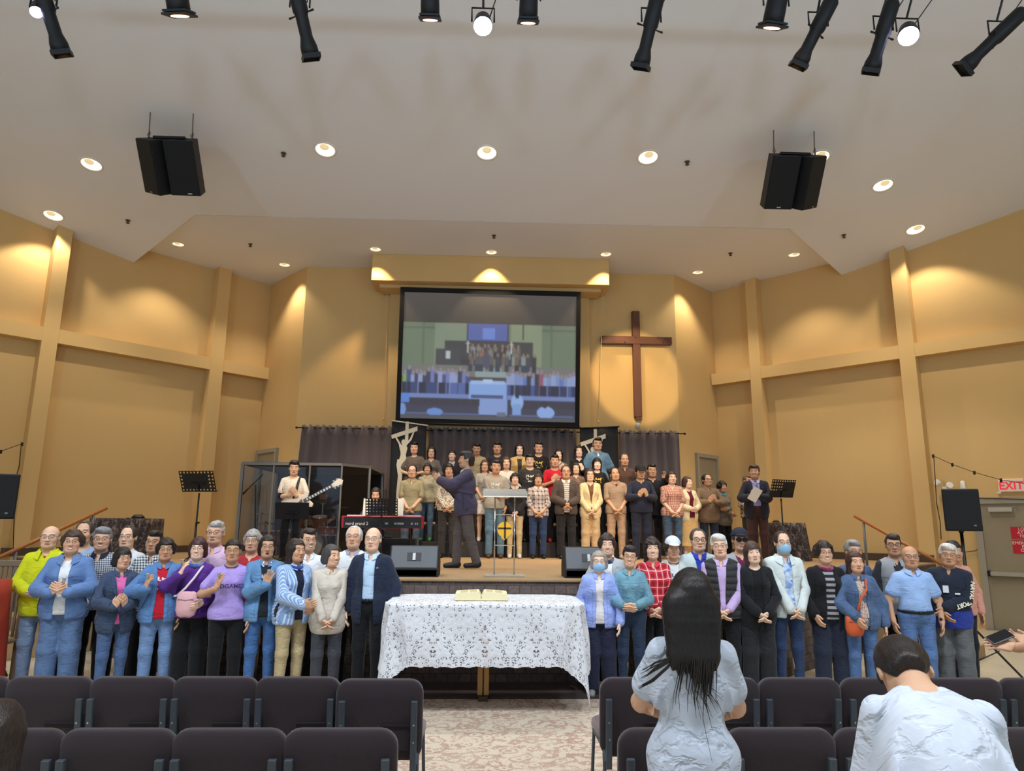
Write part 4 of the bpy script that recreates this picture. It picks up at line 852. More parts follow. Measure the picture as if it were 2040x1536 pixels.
for j in range(nv):
    for i in range(nu):
        u = (i/(nu-1)-0.5)*CWd; v_ = (j/(nv-1)-0.5)*CDp
        # scalloped hem
        eu = min(1.0, abs(u)/(CWd/2)); ev = min(1.0, abs(v_)/(CDp/2))
        if j in (0, nv-1): v_ *= 1-0.010*abs(sin(u*pi*6.5))
        if i in (0, nu-1): u *= 1-0.008*abs(sin(v_*pi*6.5))
        qx, qy = abs(u)-(hw-rc), abs(v_)-(hd-rc); sx, sy = math.copysign(1, u), math.copysign(1, v_)
        if qx > 0 and qy > 0: dist = math.hypot(qx, qy)-rc; nx_, ny_ = qx/math.hypot(qx, qy), qy/math.hypot(qx, qy); corner = 2*min(nx_, ny_)/1.414
        elif qx > qy: dist = qx-rc; nx_, ny_ = 1, 0; corner = 0
        else: dist = qy-rc; nx_, ny_ = 0, 1; corner = 0
        if dist <= 0:
            vs.append((u, v_, tz_+0.003)); 
        else:
            bx, by = u-sx*nx_*dist, v_-sy*ny_*dist
            ang = atan2(ny_, nx_); fold = 0.10*corner*sin(ang*9.0+0.6)*min(1, dist/0.35)
            wav = 0.012*sin(u*7+1.3*v_*5+sx)*min(1, dist/0.3)
            out = 0.015+0.05*dist+0.05*corner*dist+fold*0.6+wav
            tang = 0.05*corner*cos(ang*9.0+0.6)*min(1, dist/0.35)
            vs.append((bx+sx*(nx_*out-ny_*tang), by+sy*(ny_*out+nx_*tang), tz_+0.003-dist*0.985-0.02*min(1, dist*8)*0))
        fl.append((u, v_, 0))
fs = [(j*nu+i, j*nu+i+1, (j+1)*nu+i+1, (j+1)*nu+i) for j in range(nv-1) for i in range(nu-1)]
me = bpy.data.meshes.new('lace_tablecloth'); me.from_pydata(vs, [], fs); me.materials.append(M_lace)
at = me.attributes.new('flat', 'FLOAT_VECTOR', 'POINT'); at.data.foreach_set('vector', np.array(fl, np.float32).ravel()); me.polygons.foreach_set('use_smooth', [True]*len(fs)); me.update()
o = link('lace_tablecloth', me, None, loc=(tx, ty, 0)); tag(o, 'white lace cloth draped to points over the long table', 'tablecloth')
# open book
q = PY(960, 1187, 7.85)
bk = thing('open_book', 'large open book with cream pages lying on the lace cloth', 'book', (q.x-0.005, 7.72, tz_+0.006))
bw2, bd2 = 0.275, 0.34
MB().box((0, 0, 0.008), (bw2*2, bd2+0.02, 0.014)).build('cover', mat('cream_cover', (222, 208, 160), 0.6), bk, bevel=0.004)
M_page = mat('book_pages', (222, 212, 172), 0.75, var=0.03, scale=6)
for s in (-1, 1):
    nn = 12; top = [(s*(0.006+(bw2-0.014)*k/nn), 0.03+0.058*(sin(min(1, (k+.25)/1.4)*pi/2))*(1-0.30*(k/nn))) for k in range(nn+1)]
    mb = MB(); vs = [(x, -bd2/2, z) for x, z in top]+[(x, bd2/2, z) for x, z in top]+[(x, -bd2/2, 0.014) for x, z in top]+[(x, bd2/2, 0.014) for x, z in top]; n = nn+1
    fs = [(k, k+1, n+k+1, n+k) for k in range(nn)]+[(2*n+k, 2*n+k+1, k+1, k) for k in range(nn)]+[(n+k, n+k+1, 3*n+k+1, 3*n+k) for k in range(nn)]+[(nn, 2*n+nn, 3*n+nn, n+nn), (0, n, 3*n, 2*n)]
    if s < 0: fs = [f_[::-1] for f_ in fs]
    mb.add(vs, fs); pg = mb.build('page_block', M_page, bk)
    tx2 = MB()
    for c in range(2):
        for r_ in range(13):
            k = 2+c*4.4; x = s*(0.006+(bw2-0.014)*(k+1.6)/nn); zz = 0.03+0.058*(1-0.30*((k+1.6)/nn))+0.0012
            tx2.box((x, -bd2/2+0.04+r_*0.021, zz), (0.075, 0.004, 0.0010), 0, Matrix.Rotation(s*0.066, 3, 'Y'))
    o = tx2.build('text_lines', mat('print_grey', (198, 188, 150), 0.8), pg); o['kind'] = 'stuff'
bk.rotation_euler = (0, 0, 0)
# ================================================================ rug and chairs
m, nt, b = newmat('faded_rug'); L = nt.links
tc = N(nt, 'ShaderNodeTexCoord')
def nzz(s, d=5, dist=0.0, st=(1, 1, 1)):
    mp = N(nt, 'ShaderNodeMapping'); mp.inputs[3].default_value = st; L.new(tc.outputs['Object'], mp.inputs[0]); q = N(nt, 'ShaderNodeTexNoise'); q.inputs['Scale'].default_value = s; q.inputs['Detail'].default_value = d; q.inputs['Distortion'].default_value = dist; L.new(mp.outputs[0], q.inputs[0]); return q.outputs[0]
vo = N(nt, 'ShaderNodeTexVoronoi', feature='SMOOTH_F1'); vo.inputs['Scale'].default_value = 8.5; vo.inputs['Randomness'].default_value = 0.8; L.new(tc.outputs['Object'], vo.inputs[0])
rings = math_(nt, 'SINE', math_(nt, 'MULTIPLY', vo.outputs['Distance'], 20.0))
f1 = math_(nt, 'MULTIPLY', math_(nt, 'GREATER_THAN', math_(nt, 'ADD', rings, math_(nt, 'MULTIPLY', math_(nt, 'SUBTRACT', nzz(34, 6, 1.5), 0.5), 8.0)), 0.25), math_(nt, 'MULTIPLY', nzz(2.0), 1.2))
c1 = mixc(nt, nzz(1.3), lin((186, 174, 154)), lin((202, 190, 172))); c2 = mixc(nt, f1, c1, lin((146, 104, 92)))
c3 = mixc(nt, math_(nt, 'MULTIPLY', math_(nt, 'GREATER_THAN', nzz(60, 3, 0, (1, 3, 1)), 0.56), 0.35), c2, lin((128, 112, 104)))
L.new(c3, b.inputs['Base Color']); b.inputs['Roughness'].default_value = 0.95
o = MB().box((0, 0, 0.006), (3.5, 6.06, 0.012)).build('area_rug', m, bevel=0.004); o.location = (0.1, 4.87, 0); tag(o, 'faded rose and beige patterned rug in the aisle under the lace table', 'rug')
o = MB().box((0, 0, 0.005), (5.6, 0.82, 0.010)).build('table_shade_strip', mat('table_shade_strip', (58, 48, 46), 0.95, var=0.35, scale=14, bump=0.3, stretch=(1, 3, 1)), None, bevel=0.003); o.location = (0.1, 8.32, 0); tag(o, 'dark brown strip painted as shade under the lace table along the stage foot', 'painted shade')  # dark strip puts the shade under the table into the floor colour
# chairs seen from behind
M_uph = mat('purple_grey_upholstery', (39, 29, 36), 0.9, var=0.10, scale=60, bump=0.25, bscale=500, sheen=0.25)
M_uph2 = mat('rose_seat_fabric', (92, 68, 72), 0.9, var=0.10, scale=60, bump=0.2, bscale=500, sheen=0.3)
M_cframe = mat('charcoal_steel', (72, 82, 92), 0.4, 0.3)
def chair_mesh():
    parts = {}
    w, hh = 0.555, 0.43
    def pad(w, h, d, r, puff, nx=12, nz=12, cut=0.0):
        # rounded upholstered slab in xz, thickness y, softened by superellipse
        pts = rrect(w, h, r, 5); n = len(pts); prof = [(1.0-0.10, -d/2), (1.0-0.03, -d/2+0.012), (1.0, -d/4), (1.0, d/4), (1.0-0.03, d/2-0.012), (1.0-0.10, d/2)]
        mb = MB(); vs = []
        for k, (sc, yy) in enumerate(prof):
            off = (1-sc)*0.22
            for x, z in pts: vs.append((x-math.copysign(min(abs(x), off), x), yy, z-math.copysign(min(abs(z), off), z)))
        fs = [(k*n+i, k*n+(i+1) % n, (k+1)*n+(i+1) % n, (k+1)*n+i) for k in range(len(prof)-1) for i in range(n)]
        vs += [(x*0.55, -d/2-puff, z*0.55) for x, z in pts]; b0 = len(prof)*n
        fs += [(b0+i, b0+(i+1) % n, (i+1) % n, i) for i in range(n)]+[tuple(range(b0, b0+n))[::-1]]
        vs += [(x*0.55, d/2+puff, z*0.55) for x, z in pts]; b1 = b0+n; e = (len(prof)-1)*n
        fs += [(e+i, e+(i+1) % n, b1+(i+1) % n, b1+i) for i in range(n)]+[tuple(range(b1, b1+n))]
        mb.add(vs, fs); return mb
    return pad
pad = chair_mesh()
def make_chair():
    t = thing('stacking_chair', '', 'chair', (0, 0, 0), 0, 'rows of upholstered chairs')
    R_ = Matrix.Rotation(radians(-8), 4, 'X')
    o = pad(0.56, 0.50, 0.075, 0.085, 0.004).build('backrest', M_uph, t, True); o.matrix_local = Matrix.Translation((0, -0.02, 0.565)) @ Matrix.Rotation(radians(7), 4, 'X')
    pk = MB(); pk.box((0.10, -0.047, -0.10), (0.20, 0.008, 0.16)); po = pk.build('book_pocket', M_uph, o, bevel=0.004)
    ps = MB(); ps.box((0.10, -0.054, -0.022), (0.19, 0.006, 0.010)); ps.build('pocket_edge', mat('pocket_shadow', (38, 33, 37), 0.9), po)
    s = pad(0.54, 0.48, 0.085, 0.07, 0.006).build('seat', M_uph2, t, True); s.matrix_local = Matrix.Translation((0, 0.26, 0.42)) @ Matrix.Rotation(radians(-92), 4, 'X')
    for sx in (-1, 1):
        b_ = MB().box((sx*0.230, -0.085, 0.475), (0.040, 0.026, 0.44), 0, Matrix.Rotation(radians(7), 3, 'X')); bo = b_.build('back_bar', M_cframe, t, bevel=0.004)
        sc = MB()
        for z in (0.66, 0.55, 0.45): sc.lathe([(0.001, 0.003), (0.006, 0.002), (0.007, 0)], 8, 0, Matrix.Translation((sx*0.230, -0.106-(0.62-z)*0.12, z)) @ Matrix.Rotation(pi/2, 4, 'X'))
        sc.build('bolt', M_chrome, bo)
        mb = MB(); mb.tube([(sx*0.245, -0.05, 0.30), (sx*0.25, -0.02, 0.36), (sx*0.25, 0.46, 0.36)], 0.012, 8); mb.build('seat_rail', M_cframe, t)
        mb = MB(); mb.tube([(sx*0.25, 0.0, 0.37), (sx*0.26, -0.10, 0.0)], 0.012, 8); mb.build('leg', M_cframe, t); mb = MB(); mb.tube([(sx*0.25, 0.44, 0.37), (sx*0.26, 0.50, 0.0)], 0.012, 8); mb.build('leg', M_cframe, t)
    return t
ch0 = make_chair(); used = [False]
def put_chair(px, y, label, rz=0.0, dz=0.0):
    q = PY(px, 1400, y); o = ch0 if not used[0] else copy_tree(ch0)
    used[0] = True; o.location = (q.x, y, 0); o.rotation_euler = (0, 0, rz); o['label'] = label
R1Y, R2Y = 5.0, 3.80
for px, l in ((758, 'charcoal padded chair at the aisle end of the front row, drum side'), (595, 'charcoal padded chair second from the aisle, front row, drum side'), (432, 'charcoal padded chair third from the aisle, front row, drum side'), (269, 'charcoal padded chair fourth from the aisle, front row, drum side'),
              (104, 'charcoal padded chair fifth from the aisle, front row, drum side'), (-62, 'charcoal padded chair cut by the picture edge, front row, drum side')):
    put_chair(px, R1Y-(0.06 if px == 758 else 0), l)
for px, l in ((1276, 'charcoal padded chair at the aisle end of the front row, exit side'), (1428, 'charcoal padded chair hidden behind the long-haired woman, front row'), (1588, 'charcoal padded chair between the two white shirts, front row'), (1750, 'charcoal padded chair behind the bent person, front row'), (1910, 'charcoal padded chair past the bent person, front row'), (2062, 'charcoal padded chair cut by the picture edge, front row, exit side')):
    put_chair(px, R1Y, l)
for px, l in ((686, 'charcoal padded chair at the aisle end of the second row, drum side'), (470, 'charcoal padded chair second from the aisle, second row, drum side'), (254, 'charcoal padded chair third from the aisle, second row, drum side'), (38, 'charcoal padded chair beside the seated dark head, second row')):
    put_chair(px, R2Y, l)
for px, l in ((1335, 'charcoal padded chair at the aisle end of the second row, exit side'), (1542, 'charcoal padded chair beside the long-haired woman, second row'), (1752, 'charcoal padded chair behind the bent person, second row'), (1965, 'charcoal padded chair cut by the picture edge, second row, exit side')):
    put_chair(px, R2Y, l)
# ================================================================ people: signed-distance bodies and clothes, meshed once, then posed
def surfnets(F, xs, ys, zs):
    S = F < 0; nx, ny, nz = F.shape; shp = (nx-1, ny-1, nz-1)
    acc = np.zeros((np.prod(shp), 3)); cnt = np.zeros(np.prod(shp)); quads = []; ax = (xs, ys, zs)
    E_ = []
    for d in range(3):
        a = [slice(None)]*3; b2 = [slice(None)]*3; a[d] = slice(0, -1); b2[d] = slice(1, None)
        sa, sb = S[tuple(a)], S[tuple(b2)]; idx = np.argwhere(sa != sb)
        i2 = idx.copy(); i2[:, d] += 1
        f0, f1 = F[tuple(idx.T)], F[tuple(i2.T)]; t = f0/(f0-f1)
        P = np.stack([ax[k][idx[:, k]] for k in range(3)], 1).astype(float); P[:, d] += t*(ax[d][i2[:, d]]-ax[d][idx[:, d]])
        o1, o2 = [(1, 2), (2, 0), (0, 1)][d]; cells = []
        ok = (idx[:, o1] >= 1) & (idx[:, o1] < shp[o1]) & (idx[:, o2] >= 1) & (idx[:, o2] < shp[o2])
        idx, P, fl = idx[ok], P[ok], sa[tuple(idx[ok].T)] if False else S[tuple(idx[ok].T)]
        for q1, q2 in ((-1, -1), (0, -1), (0, 0), (-1, 0)):
            c = idx.copy(); c[:, o1] += q1; c[:, o2] += q2; lin_ = np.ravel_multi_index(c.T, shp); cells.append(lin_)
            np.add.at(acc, lin_, P); np.add.at(cnt, lin_, 1)
        Q = np.stack(cells, 1); Q[~fl] = Q[~fl][:, ::-1]; quads.append(Q)
    used_ = np.nonzero(cnt)[0]; mp = np.full(cnt.shape, -1); mp[used_] = np.arange(len(used_))
    return acc[used_]/cnt[used_][:, None], mp[np.concatenate(quads)]
class SDF:
    def __init__(s, xs, ys, zs):
        s.xs, s.ys, s.zs = [np.asarray(a, float) for a in (xs, ys, zs)]; s.F = np.full((len(xs), len(ys), len(zs)), 0.3)
    def _win(s, lo, hi):
        sl = tuple(slice(max(0, np.searchsorted(a, l)-1), np.searchsorted(a, h)+1) for a, l, h in zip((s.xs, s.ys, s.zs), lo, hi))
        g = np.meshgrid(s.xs[sl[0]], s.ys[sl[1]], s.zs[sl[2]], indexing='ij', sparse=True); return sl, g
    def _put(s, sl, d, k, op):
        A = s.F[sl]
        if op == 'u': h = np.maximum(k-np.abs(A-d), 0)/k if k > 0 else 0; s.F[sl] = np.minimum(A, d)-h*h*k/4
        else: d = -d; h = np.maximum(k-np.abs(A-d), 0)/k if k > 0 else 0; s.F[sl] = np.maximum(A, d)+h*h*k/4
    def cone(s, a, b2, ra, rb, k=0.02, op='u'):
        a, b2 = np.array(a, float), np.array(b2, float); m = max(ra, rb)+0.07; sl, g = s._win(np.minimum(a, b2)-m, np.maximum(a, b2)+m)
        ab = b2-a; pa = [g[i]-a[i] for i in range(3)]; t = np.clip((pa[0]*ab[0]+pa[1]*ab[1]+pa[2]*ab[2])/max(ab@ab, 1e-9), 0, 1)
        d = np.sqrt(sum((pa[i]-ab[i]*t)**2 for i in range(3)))-(ra+(rb-ra)*t); s._put(sl, d, k, op); return s
    def ell(s, c, r, k=0.02, op='u'):
        c, r = np.array(c, float), np.array(r, float); sl, g = s._win(c-r-0.07, c+r+0.07)
        k0 = np.sqrt(sum(((g[i]-c[i])/r[i])**2 for i in range(3)))+1e-6; k1 = np.sqrt(sum(((g[i]-c[i])/r[i]**2)**2 for i in range(3)))+1e-6
        s._put(sl, k0*(k0-1)/k1, k, op); return s
    def cut(s, fn):                      # keep where fn(x,y,z) <= 0
        g = np.meshgrid(s.xs, s.ys, s.zs, indexing='ij', sparse=True); s.F = np.maximum(s.F, fn(*g)); return s
    def carve(s, fn):
        g = np.meshgrid(s.xs, s.ys, s.zs, indexing='ij', sparse=True); s.F = np.maximum(s.F, -fn(*g)); return s
    def mesh(s): return surfnets(s.F, s.xs, s.ys, s.zs)
def grid(lo, hi, h): return [np.arange(l, u+h, h) for l, u in zip(lo, hi)]
JS = np.array([.158, .012, 1.350]); JE = np.array([.236, .022, 1.085]); JW = np.array([.290, -.005, .850]); JT = np.array([.328, -.025, .665])
dU, dF, dH = [(b2-a)/np.linalg.norm(b2-a) for a, b2 in ((JS, JE), (JE, JW), (JW, JT))]; LU, LF = np.linalg.norm(JE-JS), np.linalg.norm(JW-JE)
JH = np.array([.09, 0, .90]); JK = np.array([.098, -.005, .49]); JA = np.array([.102, .022, .085])
mx_ = lambda p, s: (p[0]*s, p[1], p[2])
def torso(S_, i=0.0, k=0.05):
    S_.ell((0, .008, .93), (.162+i, .116+i, .14+i), k); S_.ell((0, -.004, 1.07), (.138+i, .104+i, .16+i), k)
    S_.ell((0, .004, 1.23), (.156+i, .116+i, .17+i), k); S_.cone((-.120, .014, 1.340), (.120, .014, 1.340), .056+i*.7, .056+i*.7, k)
    for s in (-1, 1): S_.cone((s*.040, .022, 1.412), (s*.135, .016, 1.355), .042+i*.55, .044+i*.55, .04)
def arms(S_, i=0.0, end=1.0, loose=0.0, k=0.03):
    for s in (-1, 1):
        S_.cone(mx_(JS, s), mx_(JE, s) if end >= .5 else mx_(JS+(JE-JS)*end*2, s), .049+i, .039+i+loose, k)
        if end > .5: S_.cone(mx_(JE, s), mx_(JE+(JW-JE)*(end-.5)*2, s), .040+i+loose, .028+i+loose*.6, k)
def legs(S_, hip=0, knee=0, ank=0, z_end=0.085, k=0.03):
    for s in (-1, 1):
        S_.cone(mx_(JH, s), mx_(JK, s), .086+hip, .057+knee, k); S_.cone(mx_(JK, s), mx_(JA, s), .057+knee, .038+ank, k)
        if ank == 0: S_.cone((s*.098, .02, .36), (s*.1, .02, .28), .055, .048, .03)
def body_sdf():
    xs = np.unique(np.round(np.concatenate([np.arange(0, .092, .0058), np.arange(.092, .27, .0105), np.arange(.27, .42, .0046)]), 5)); xs = np.concatenate([-xs[:0:-1], xs])
    ys = np.arange(-.19, .16, .0062)
    zs = np.concatenate([np.arange(-.02, .655, .0125), np.arange(.655, .89, .0050), np.arange(.89, 1.44, .0105), np.arange(1.44, 1.725, .0054)])
    B = SDF(xs, ys, zs); torso(B); arms(B); legs(B)
    for s in (-1, 1):
        B.cone((s*.102, .045, .045), (s*.110, -.12, .028), .040, .030, .03); B.cone((s*.102, .022, .085), (s*.104, .03, .05), .038, .038, .03)
        # hand: palm, four fingers, thumb
        W0, T = JW*[s, 1, 1], JT*[s, 1, 1]; h = (T-W0)/np.linalg.norm(T-W0); f = np.array([0, -1., 0]); f = f-h*(f@h); f /= np.linalg.norm(f); n = np.cross(h, f)
        if n[0]*s > 0: n = -n                        # palm normal points at the thigh
        B.cone(W0-h*.02, W0+h*.03, .027, .026, .02)
        for q in range(4):
            a = W0+h*.035+f*(.026-.0185*q); b2 = W0+h*.092+f*(.031-.0205*q); B.cone(a, b2, .0135, .0115, .014)
            ln = (.073, .084, .078, .060)[q]; m_ = b2+h*ln*.52+n*.008+f*(.002-.0014*q); e_ = b2+h*ln*.92+n*.030+f*(.003-.002*q)
            B.cone(b2, m_, .0098, .0090, .006); B.cone(m_, e_, .0088, .0074, .004)
        a = W0+h*.028+f*.026; b2 = W0+h*.066+f*.052+n*.012; c = W0+h*.100+f*.056+n*.022; B.cone(a, b2, .0155, .0115, .012); B.cone(b2, c, .0108, .0088, .005)
    B.cone((0, .022, 1.40), (0, .012, 1.53), .056, .053, .035)
    B.ell((0, .012, 1.612), (.0755, .094, .088), .02); B.ell((0, -.026, 1.552), (.062, .064, .078), .03); B.ell((0, -.064, 1.494), (.026, .024, .020), .03)
    B.cone((-.03, -.045, 1.505), (.03, -.045, 1.505), .030, .030, .03)
    for s in (-1, 1):
        B.ell((s*.040, -.062, 1.556), (.026, .026, .030), .02); B.cone((s*.012, -.084, 1.614), (s*.045, -.071, 1.616), .009, .008, .015)
        B.ell((s*.031, -.100, 1.592), (.019, .016, .0125), .012, 's'); B.ell((s*.031, -.0795, 1.591), (.0135, .0125, .0115), .004)
        B.ell((s*.077, .012, 1.580), (.010, .020, .032), .008); B.ell((s*.085, .004, 1.582), (.004, .010, .018), .004, 's')
        B.ell((s*.0125, -.094, 1.551), (.009, .010, .008), .006)
    B.cone((0, -.086, 1.600), (0, -.099, 1.560), .0070, .0100, .014); B.ell((0, -.101, 1.556), (.0115, .0095, .0095), .008)
    B.ell((0, -.088, 1.5255), (.024, .012, .0055), .006); B.ell((0, -.087, 1.5155), (.021, .013, .0065), .006); B.ell((0, -.101, 1.5205), (.026, .006, .0013), .003, 's')
    return B.mesh()
def sstep(a, b2, x): t = np.clip((x-a)/(b2-a), 0, 1); return t*t*(3-2*t)
BN = ['pelvis', 'spine', 'chest', 'neck', 'head', 'ua-', 'fa-', 'ha-', 'ua+', 'fa+', 'ha+', 'th-', 'sh-', 'ft-', 'th+', 'sh+', 'ft+']
def weights(P, kind='body', infl=0.0):
    x, y, z = P.T; Wt = np.zeros((len(P), 17))
    if kind == 'head': Wt[:, 4] = 1; return Wt
    if kind == 'hair':
        h = sstep(1.36, 1.47, z); Wt[:, 4] = h; Wt[:, 2] = 1-h; return Wt
    arm = np.zeros(len(P))
    if kind != 'skirt':
        xb = np.interp(z, [.6, .9, 1.1, 1.22, 1.30, 1.38, 1.44], [.238, .220, .191, .171, .150, .126, .12]); xb = xb+infl*.45*sstep(1.13, 1.20, z)*(z < 1.36)+infl*.25*(z < 1.0); wd = np.interp(z, [1.15, 1.32], [.010, .045])
        arm = sstep(xb-wd, xb+wd, np.abs(x))*(z < 1.47)*(z > .58)
    zc = z-.6*np.minimum(y, 0); head = sstep(1.485, 1.535, zc); neck = sstep(1.40, 1.46, z-.3*np.minimum(y, 0)); chest = sstep(1.10, 1.24, z); spine = sstep(.95, 1.06, z)
    tb = 1-arm
    Wt[:, 4] = tb*head; Wt[:, 3] = tb*neck*(1-head); Wt[:, 2] = tb*chest*(1-neck)*(1-head); Wt[:, 1] = tb*spine*(1-chest); low = tb*(1-spine)
    leg = sstep(.95, .80, z) if kind != 'skirt' else sstep(.7, .1, z)*0
    side = sstep(-.022, .022, x); kn = sstep(.53, .45, z); an = sstep(.115, .06, z)
    Wt[:, 0] = low*(1-leg)
    for s, o in ((1-side, 11), (side, 14)):
        l = low*leg*s; Wt[:, o] = l*(1-kn); Wt[:, o+1] = l*kn*(1-an); Wt[:, o+2] = l*an
    for sg, o in ((-1, 5), (1, 8)):
        m_ = arm*((x*sg) > 0); Q = P*[sg, 1, 1]; su = (Q-JS)@dU; sf = (Q-JE)@dF; e = sstep(LU-.045, LU+.045, su); w_ = sstep(LF-.02, LF+.02, sf)*e
        Wt[:, o] = m_*(1-e); Wt[:, o+1] = m_*e*(1-w_); Wt[:, o+2] = m_*w_
    return Wt/np.maximum(Wt.sum(1, keepdims=True), 1e-9)
def decimated(V, Q, protect, ratio):
    me = bpy.data.meshes.new('work'); me.from_pydata(V.tolist(), [], Q.tolist()); o = bpy.data.objects.new('work', me); COL.objects.link(o)
    vg = o.vertex_groups.new(name='k')
    for wv_ in (0.0, 0.5, 1.0):
        ids = np.nonzero(np.isclose(protect, wv_))[0]
        if len(ids): vg.add(ids.tolist(), wv_, 'REPLACE')
    d = o.modifiers.new('d', 'DECIMATE'); d.ratio = ratio; d.vertex_group = 'k'; d.invert_vertex_group = True; d.vertex_group_factor = 6.0
    dg = bpy.context.evaluated_depsgraph_get(); e = o.evaluated_get(dg); m2 = e.to_mesh(); n = len(m2.vertices); V2 = np.zeros(n*3); m2.vertices.foreach_get('co', V2)
    m2.calc_loop_triangles(); T = np.zeros(len(m2.loop_triangles)*3, int); m2.loop_triangles.foreach_get('vertices', T); e.to_mesh_clear()
    bpy.data.objects.remove(o); bpy.data.meshes.remove(me); return V2.reshape(-1, 3), T.reshape(-1, 3)
TPL = {}
def tpl(name, V, Fc, kind, infl=0.0): TPL[name] = (np.asarray(V, float), np.asarray(Fc, int), weights(np.asarray(V, float), kind, infl))
_V, _Q = body_sdf()
pr = np.zeros(len(_V)); pr[(_V[:, 2] > 1.47) & (_V[:, 1] < .03)] = 0.5; pr[(_V[:, 2] > 1.49) & (_V[:, 1] < -.05)] = 1.0; pr[(np.abs(_V[:, 0]) > .27) & (_V[:, 2] < .9)] = 0.5
_V, _Q = decimated(_V, _Q, pr, 0.26); tpl('body', _V, _Q, 'body')
HG = 0.0125
def garment(fn, lo=(-.42, -.20, .02), hi=(.42, .19, 1.5), h=HG):
    S_ = SDF(*grid(lo, hi, h)); fn(S_); return S_.mesh()
def neckhole(S_, r=.066, drop=0.0, v=0.0):
    S_.cone((0, .012, 1.425-drop), (0, -.012, 1.62), r, r+.04, .008, 's')
    if v: S_.carve(lambda x, y, z: np.maximum(np.maximum(np.abs(x)-np.clip((z-(1.40-v))*.36, -1, .2), y+.03), .0*x+1.30-v*.6-z)*1.0)
def top_(infl, end, hem, loose=0.012, flare=.0, hole=.066, drop=0.0, v=0.0, open_=None, k=.045, sleeves=True):
    def fn(S_):
        torso(S_, infl, k)
        if hem < .9:
            S_.ell((0, .008, .95), (.170+infl*.7+.012, .122+infl+.014, .13), .05); S_.ell((0, .008, .84), (.184+infl*.7+flare, .130+infl+flare, .20), .05)
        if sleeves: arms(S_, infl*.75+.004, end, loose)
        S_.cut(lambda x, y, z: np.where(np.abs(x) < np.interp(z, [.6, .9, 1.1, 1.22, 1.3], [.238, .222, .195, .18, .1]), hem-z, -1.0+0*x))
        neckhole(S_, hole, drop, v)
        if open_ is not None:
            zz, gg = open_; S_.carve(lambda x, y, z: np.maximum(np.abs(x)-np.interp(z, zz, gg), y+.0))
    return garment(fn, (-.42, -.22, .60), (.42, .20, 1.50))
def add_top(name, **kw): V, Q = top_(**kw); tpl(name, V, Q, 'top', kw['infl'])
add_top('tee', infl=.014, end=.31, hem=.85, loose=.020)
add_top('inner_tee', infl=.012, end=.31, hem=.85, sleeves=False)
add_top('inner_shirt', infl=.014, end=.97, hem=.84, v=.05, sleeves=False)
add_top('inner_tucked', infl=.012, end=.97, hem=.965, v=.05, sleeves=False)
add_top('under_sleeves', infl=.002, end=.60, hem=.965, loose=.004)
add_top('tee_tucked', infl=.012, end=.31, hem=.965, loose=.020)
add_top('polo', infl=.018, end=.40, hem=.84, loose=.022, v=.07)
add_top('shirt', infl=.016, end=.97, hem=.84, loose=.012, v=.05)
add_top('shirt_tucked', infl=.014, end=.97, hem=.965, loose=.012, v=.05)
add_top('shirt_rolled', infl=.017, end=.66, hem=.84, loose=.016, v=.05)
add_top('long_tunic', infl=.022, end=.96, hem=.72, loose=.014, flare=.014, v=.04)
OP = ([.6, .85, 1.10, 1.30, 1.42, 1.5], [.055, .050, .042, .046, .066, .08])
add_top('jacket', infl=.030, end=.98, hem=.80, loose=.016, hole=.074, open_=OP)
add_top('jacket_closed', infl=.031, end=.98, hem=.77, loose=.018, hole=.070, v=.05)
add_top('cardigan', infl=.027, end=.98, hem=.74, loose=.012, hole=.078, open_=([.6, .9, 1.15, 1.35, 1.45], [.07, .06, .05, .055, .075]))
add_top('blazer', infl=.028, end=.98, hem=.74, loose=.012, hole=.078, open_=([.6, .80, .98, 1.06, 1.40, 1.46], [.075, .035, .004, .006, .066, .08]))
add_top('suit_open', infl=.028, end=.98, hem=.73, loose=.012, hole=.078, open_=([.6, .80, 1.05, 1.40, 1.46], [.085, .072, .06, .060, .075]))
add_top('vest', infl=.036, end=.98, hem=.82, hole=.074, open_=([.6, 1.1, 1.42], [.02, .03, .055]), sleeves=False)
def trou(hip, knee, ank, top, name):
    def fn(S_):
        legs(S_, hip, knee, ank); i = hip*.9
        S_.ell((0, .008, .93), (.168+i, .118+i, .14+i), .03); S_.ell((0, -.004, 1.03), (.150+i*.8, .112+i*.8, .12), .03)
        S_.cut(lambda x, y, z: np.maximum(z-top, .055-z))
    V, Q = garment(fn, (-.24, -.19, .0), (.24, .19, 1.05), .0135); tpl(name, V, Q, 'body')
trou(.010, .016, .022, 1.0, 'trousers'); trou(.009, .011, .014, 1.0, 'slim_trousers'); trou(.016, .034, .050, 1.0, 'wide_trousers')
def skirt_fn(S_):
    S_.ell((0, .008, .93), (.178, .126, .14), .03)
    for zz in range(28): q = .92-zz*.028; S_.ell((0, .008, q), (.180+zz*.0030, .130+zz*.0030, .07), .03)
    S_.cut(lambda x, y, z: np.maximum(z-1.0, .27-z))
V, Q = garment(skirt_fn, (-.32, -.28, .2), (.32, .28, 1.05), .015); tpl('long_skirt', V, Q, 'skirt')
def short_skirt_fn(S_): skirt_fn(S_); S_.cut(lambda x, y, z: .56-z)
V, Q = garment(short_skirt_fn, (-.32, -.28, .5), (.32, .28, 1.05), .015); tpl('short_skirt', V, Q, 'skirt')
def shoe_fn(s):
    def fn(S_):
        S_.cone((s*.103, .050, .050), (s*.110, -.130, .034), .046, .037, .03); S_.cone((s*.103, .03, .095), (s*.104, .03, .05), .046, .046, .03); S_.cut(lambda x, y, z: .0*x-z+.001)
    return fn
for s, nm in ((-1, 'shoe-'), (1, 'shoe+')): V, Q = garment(shoe_fn(s), (-.2, -.22, -.01), (.2, .13, .15), .0115); tpl(nm, V, Q, 'body')
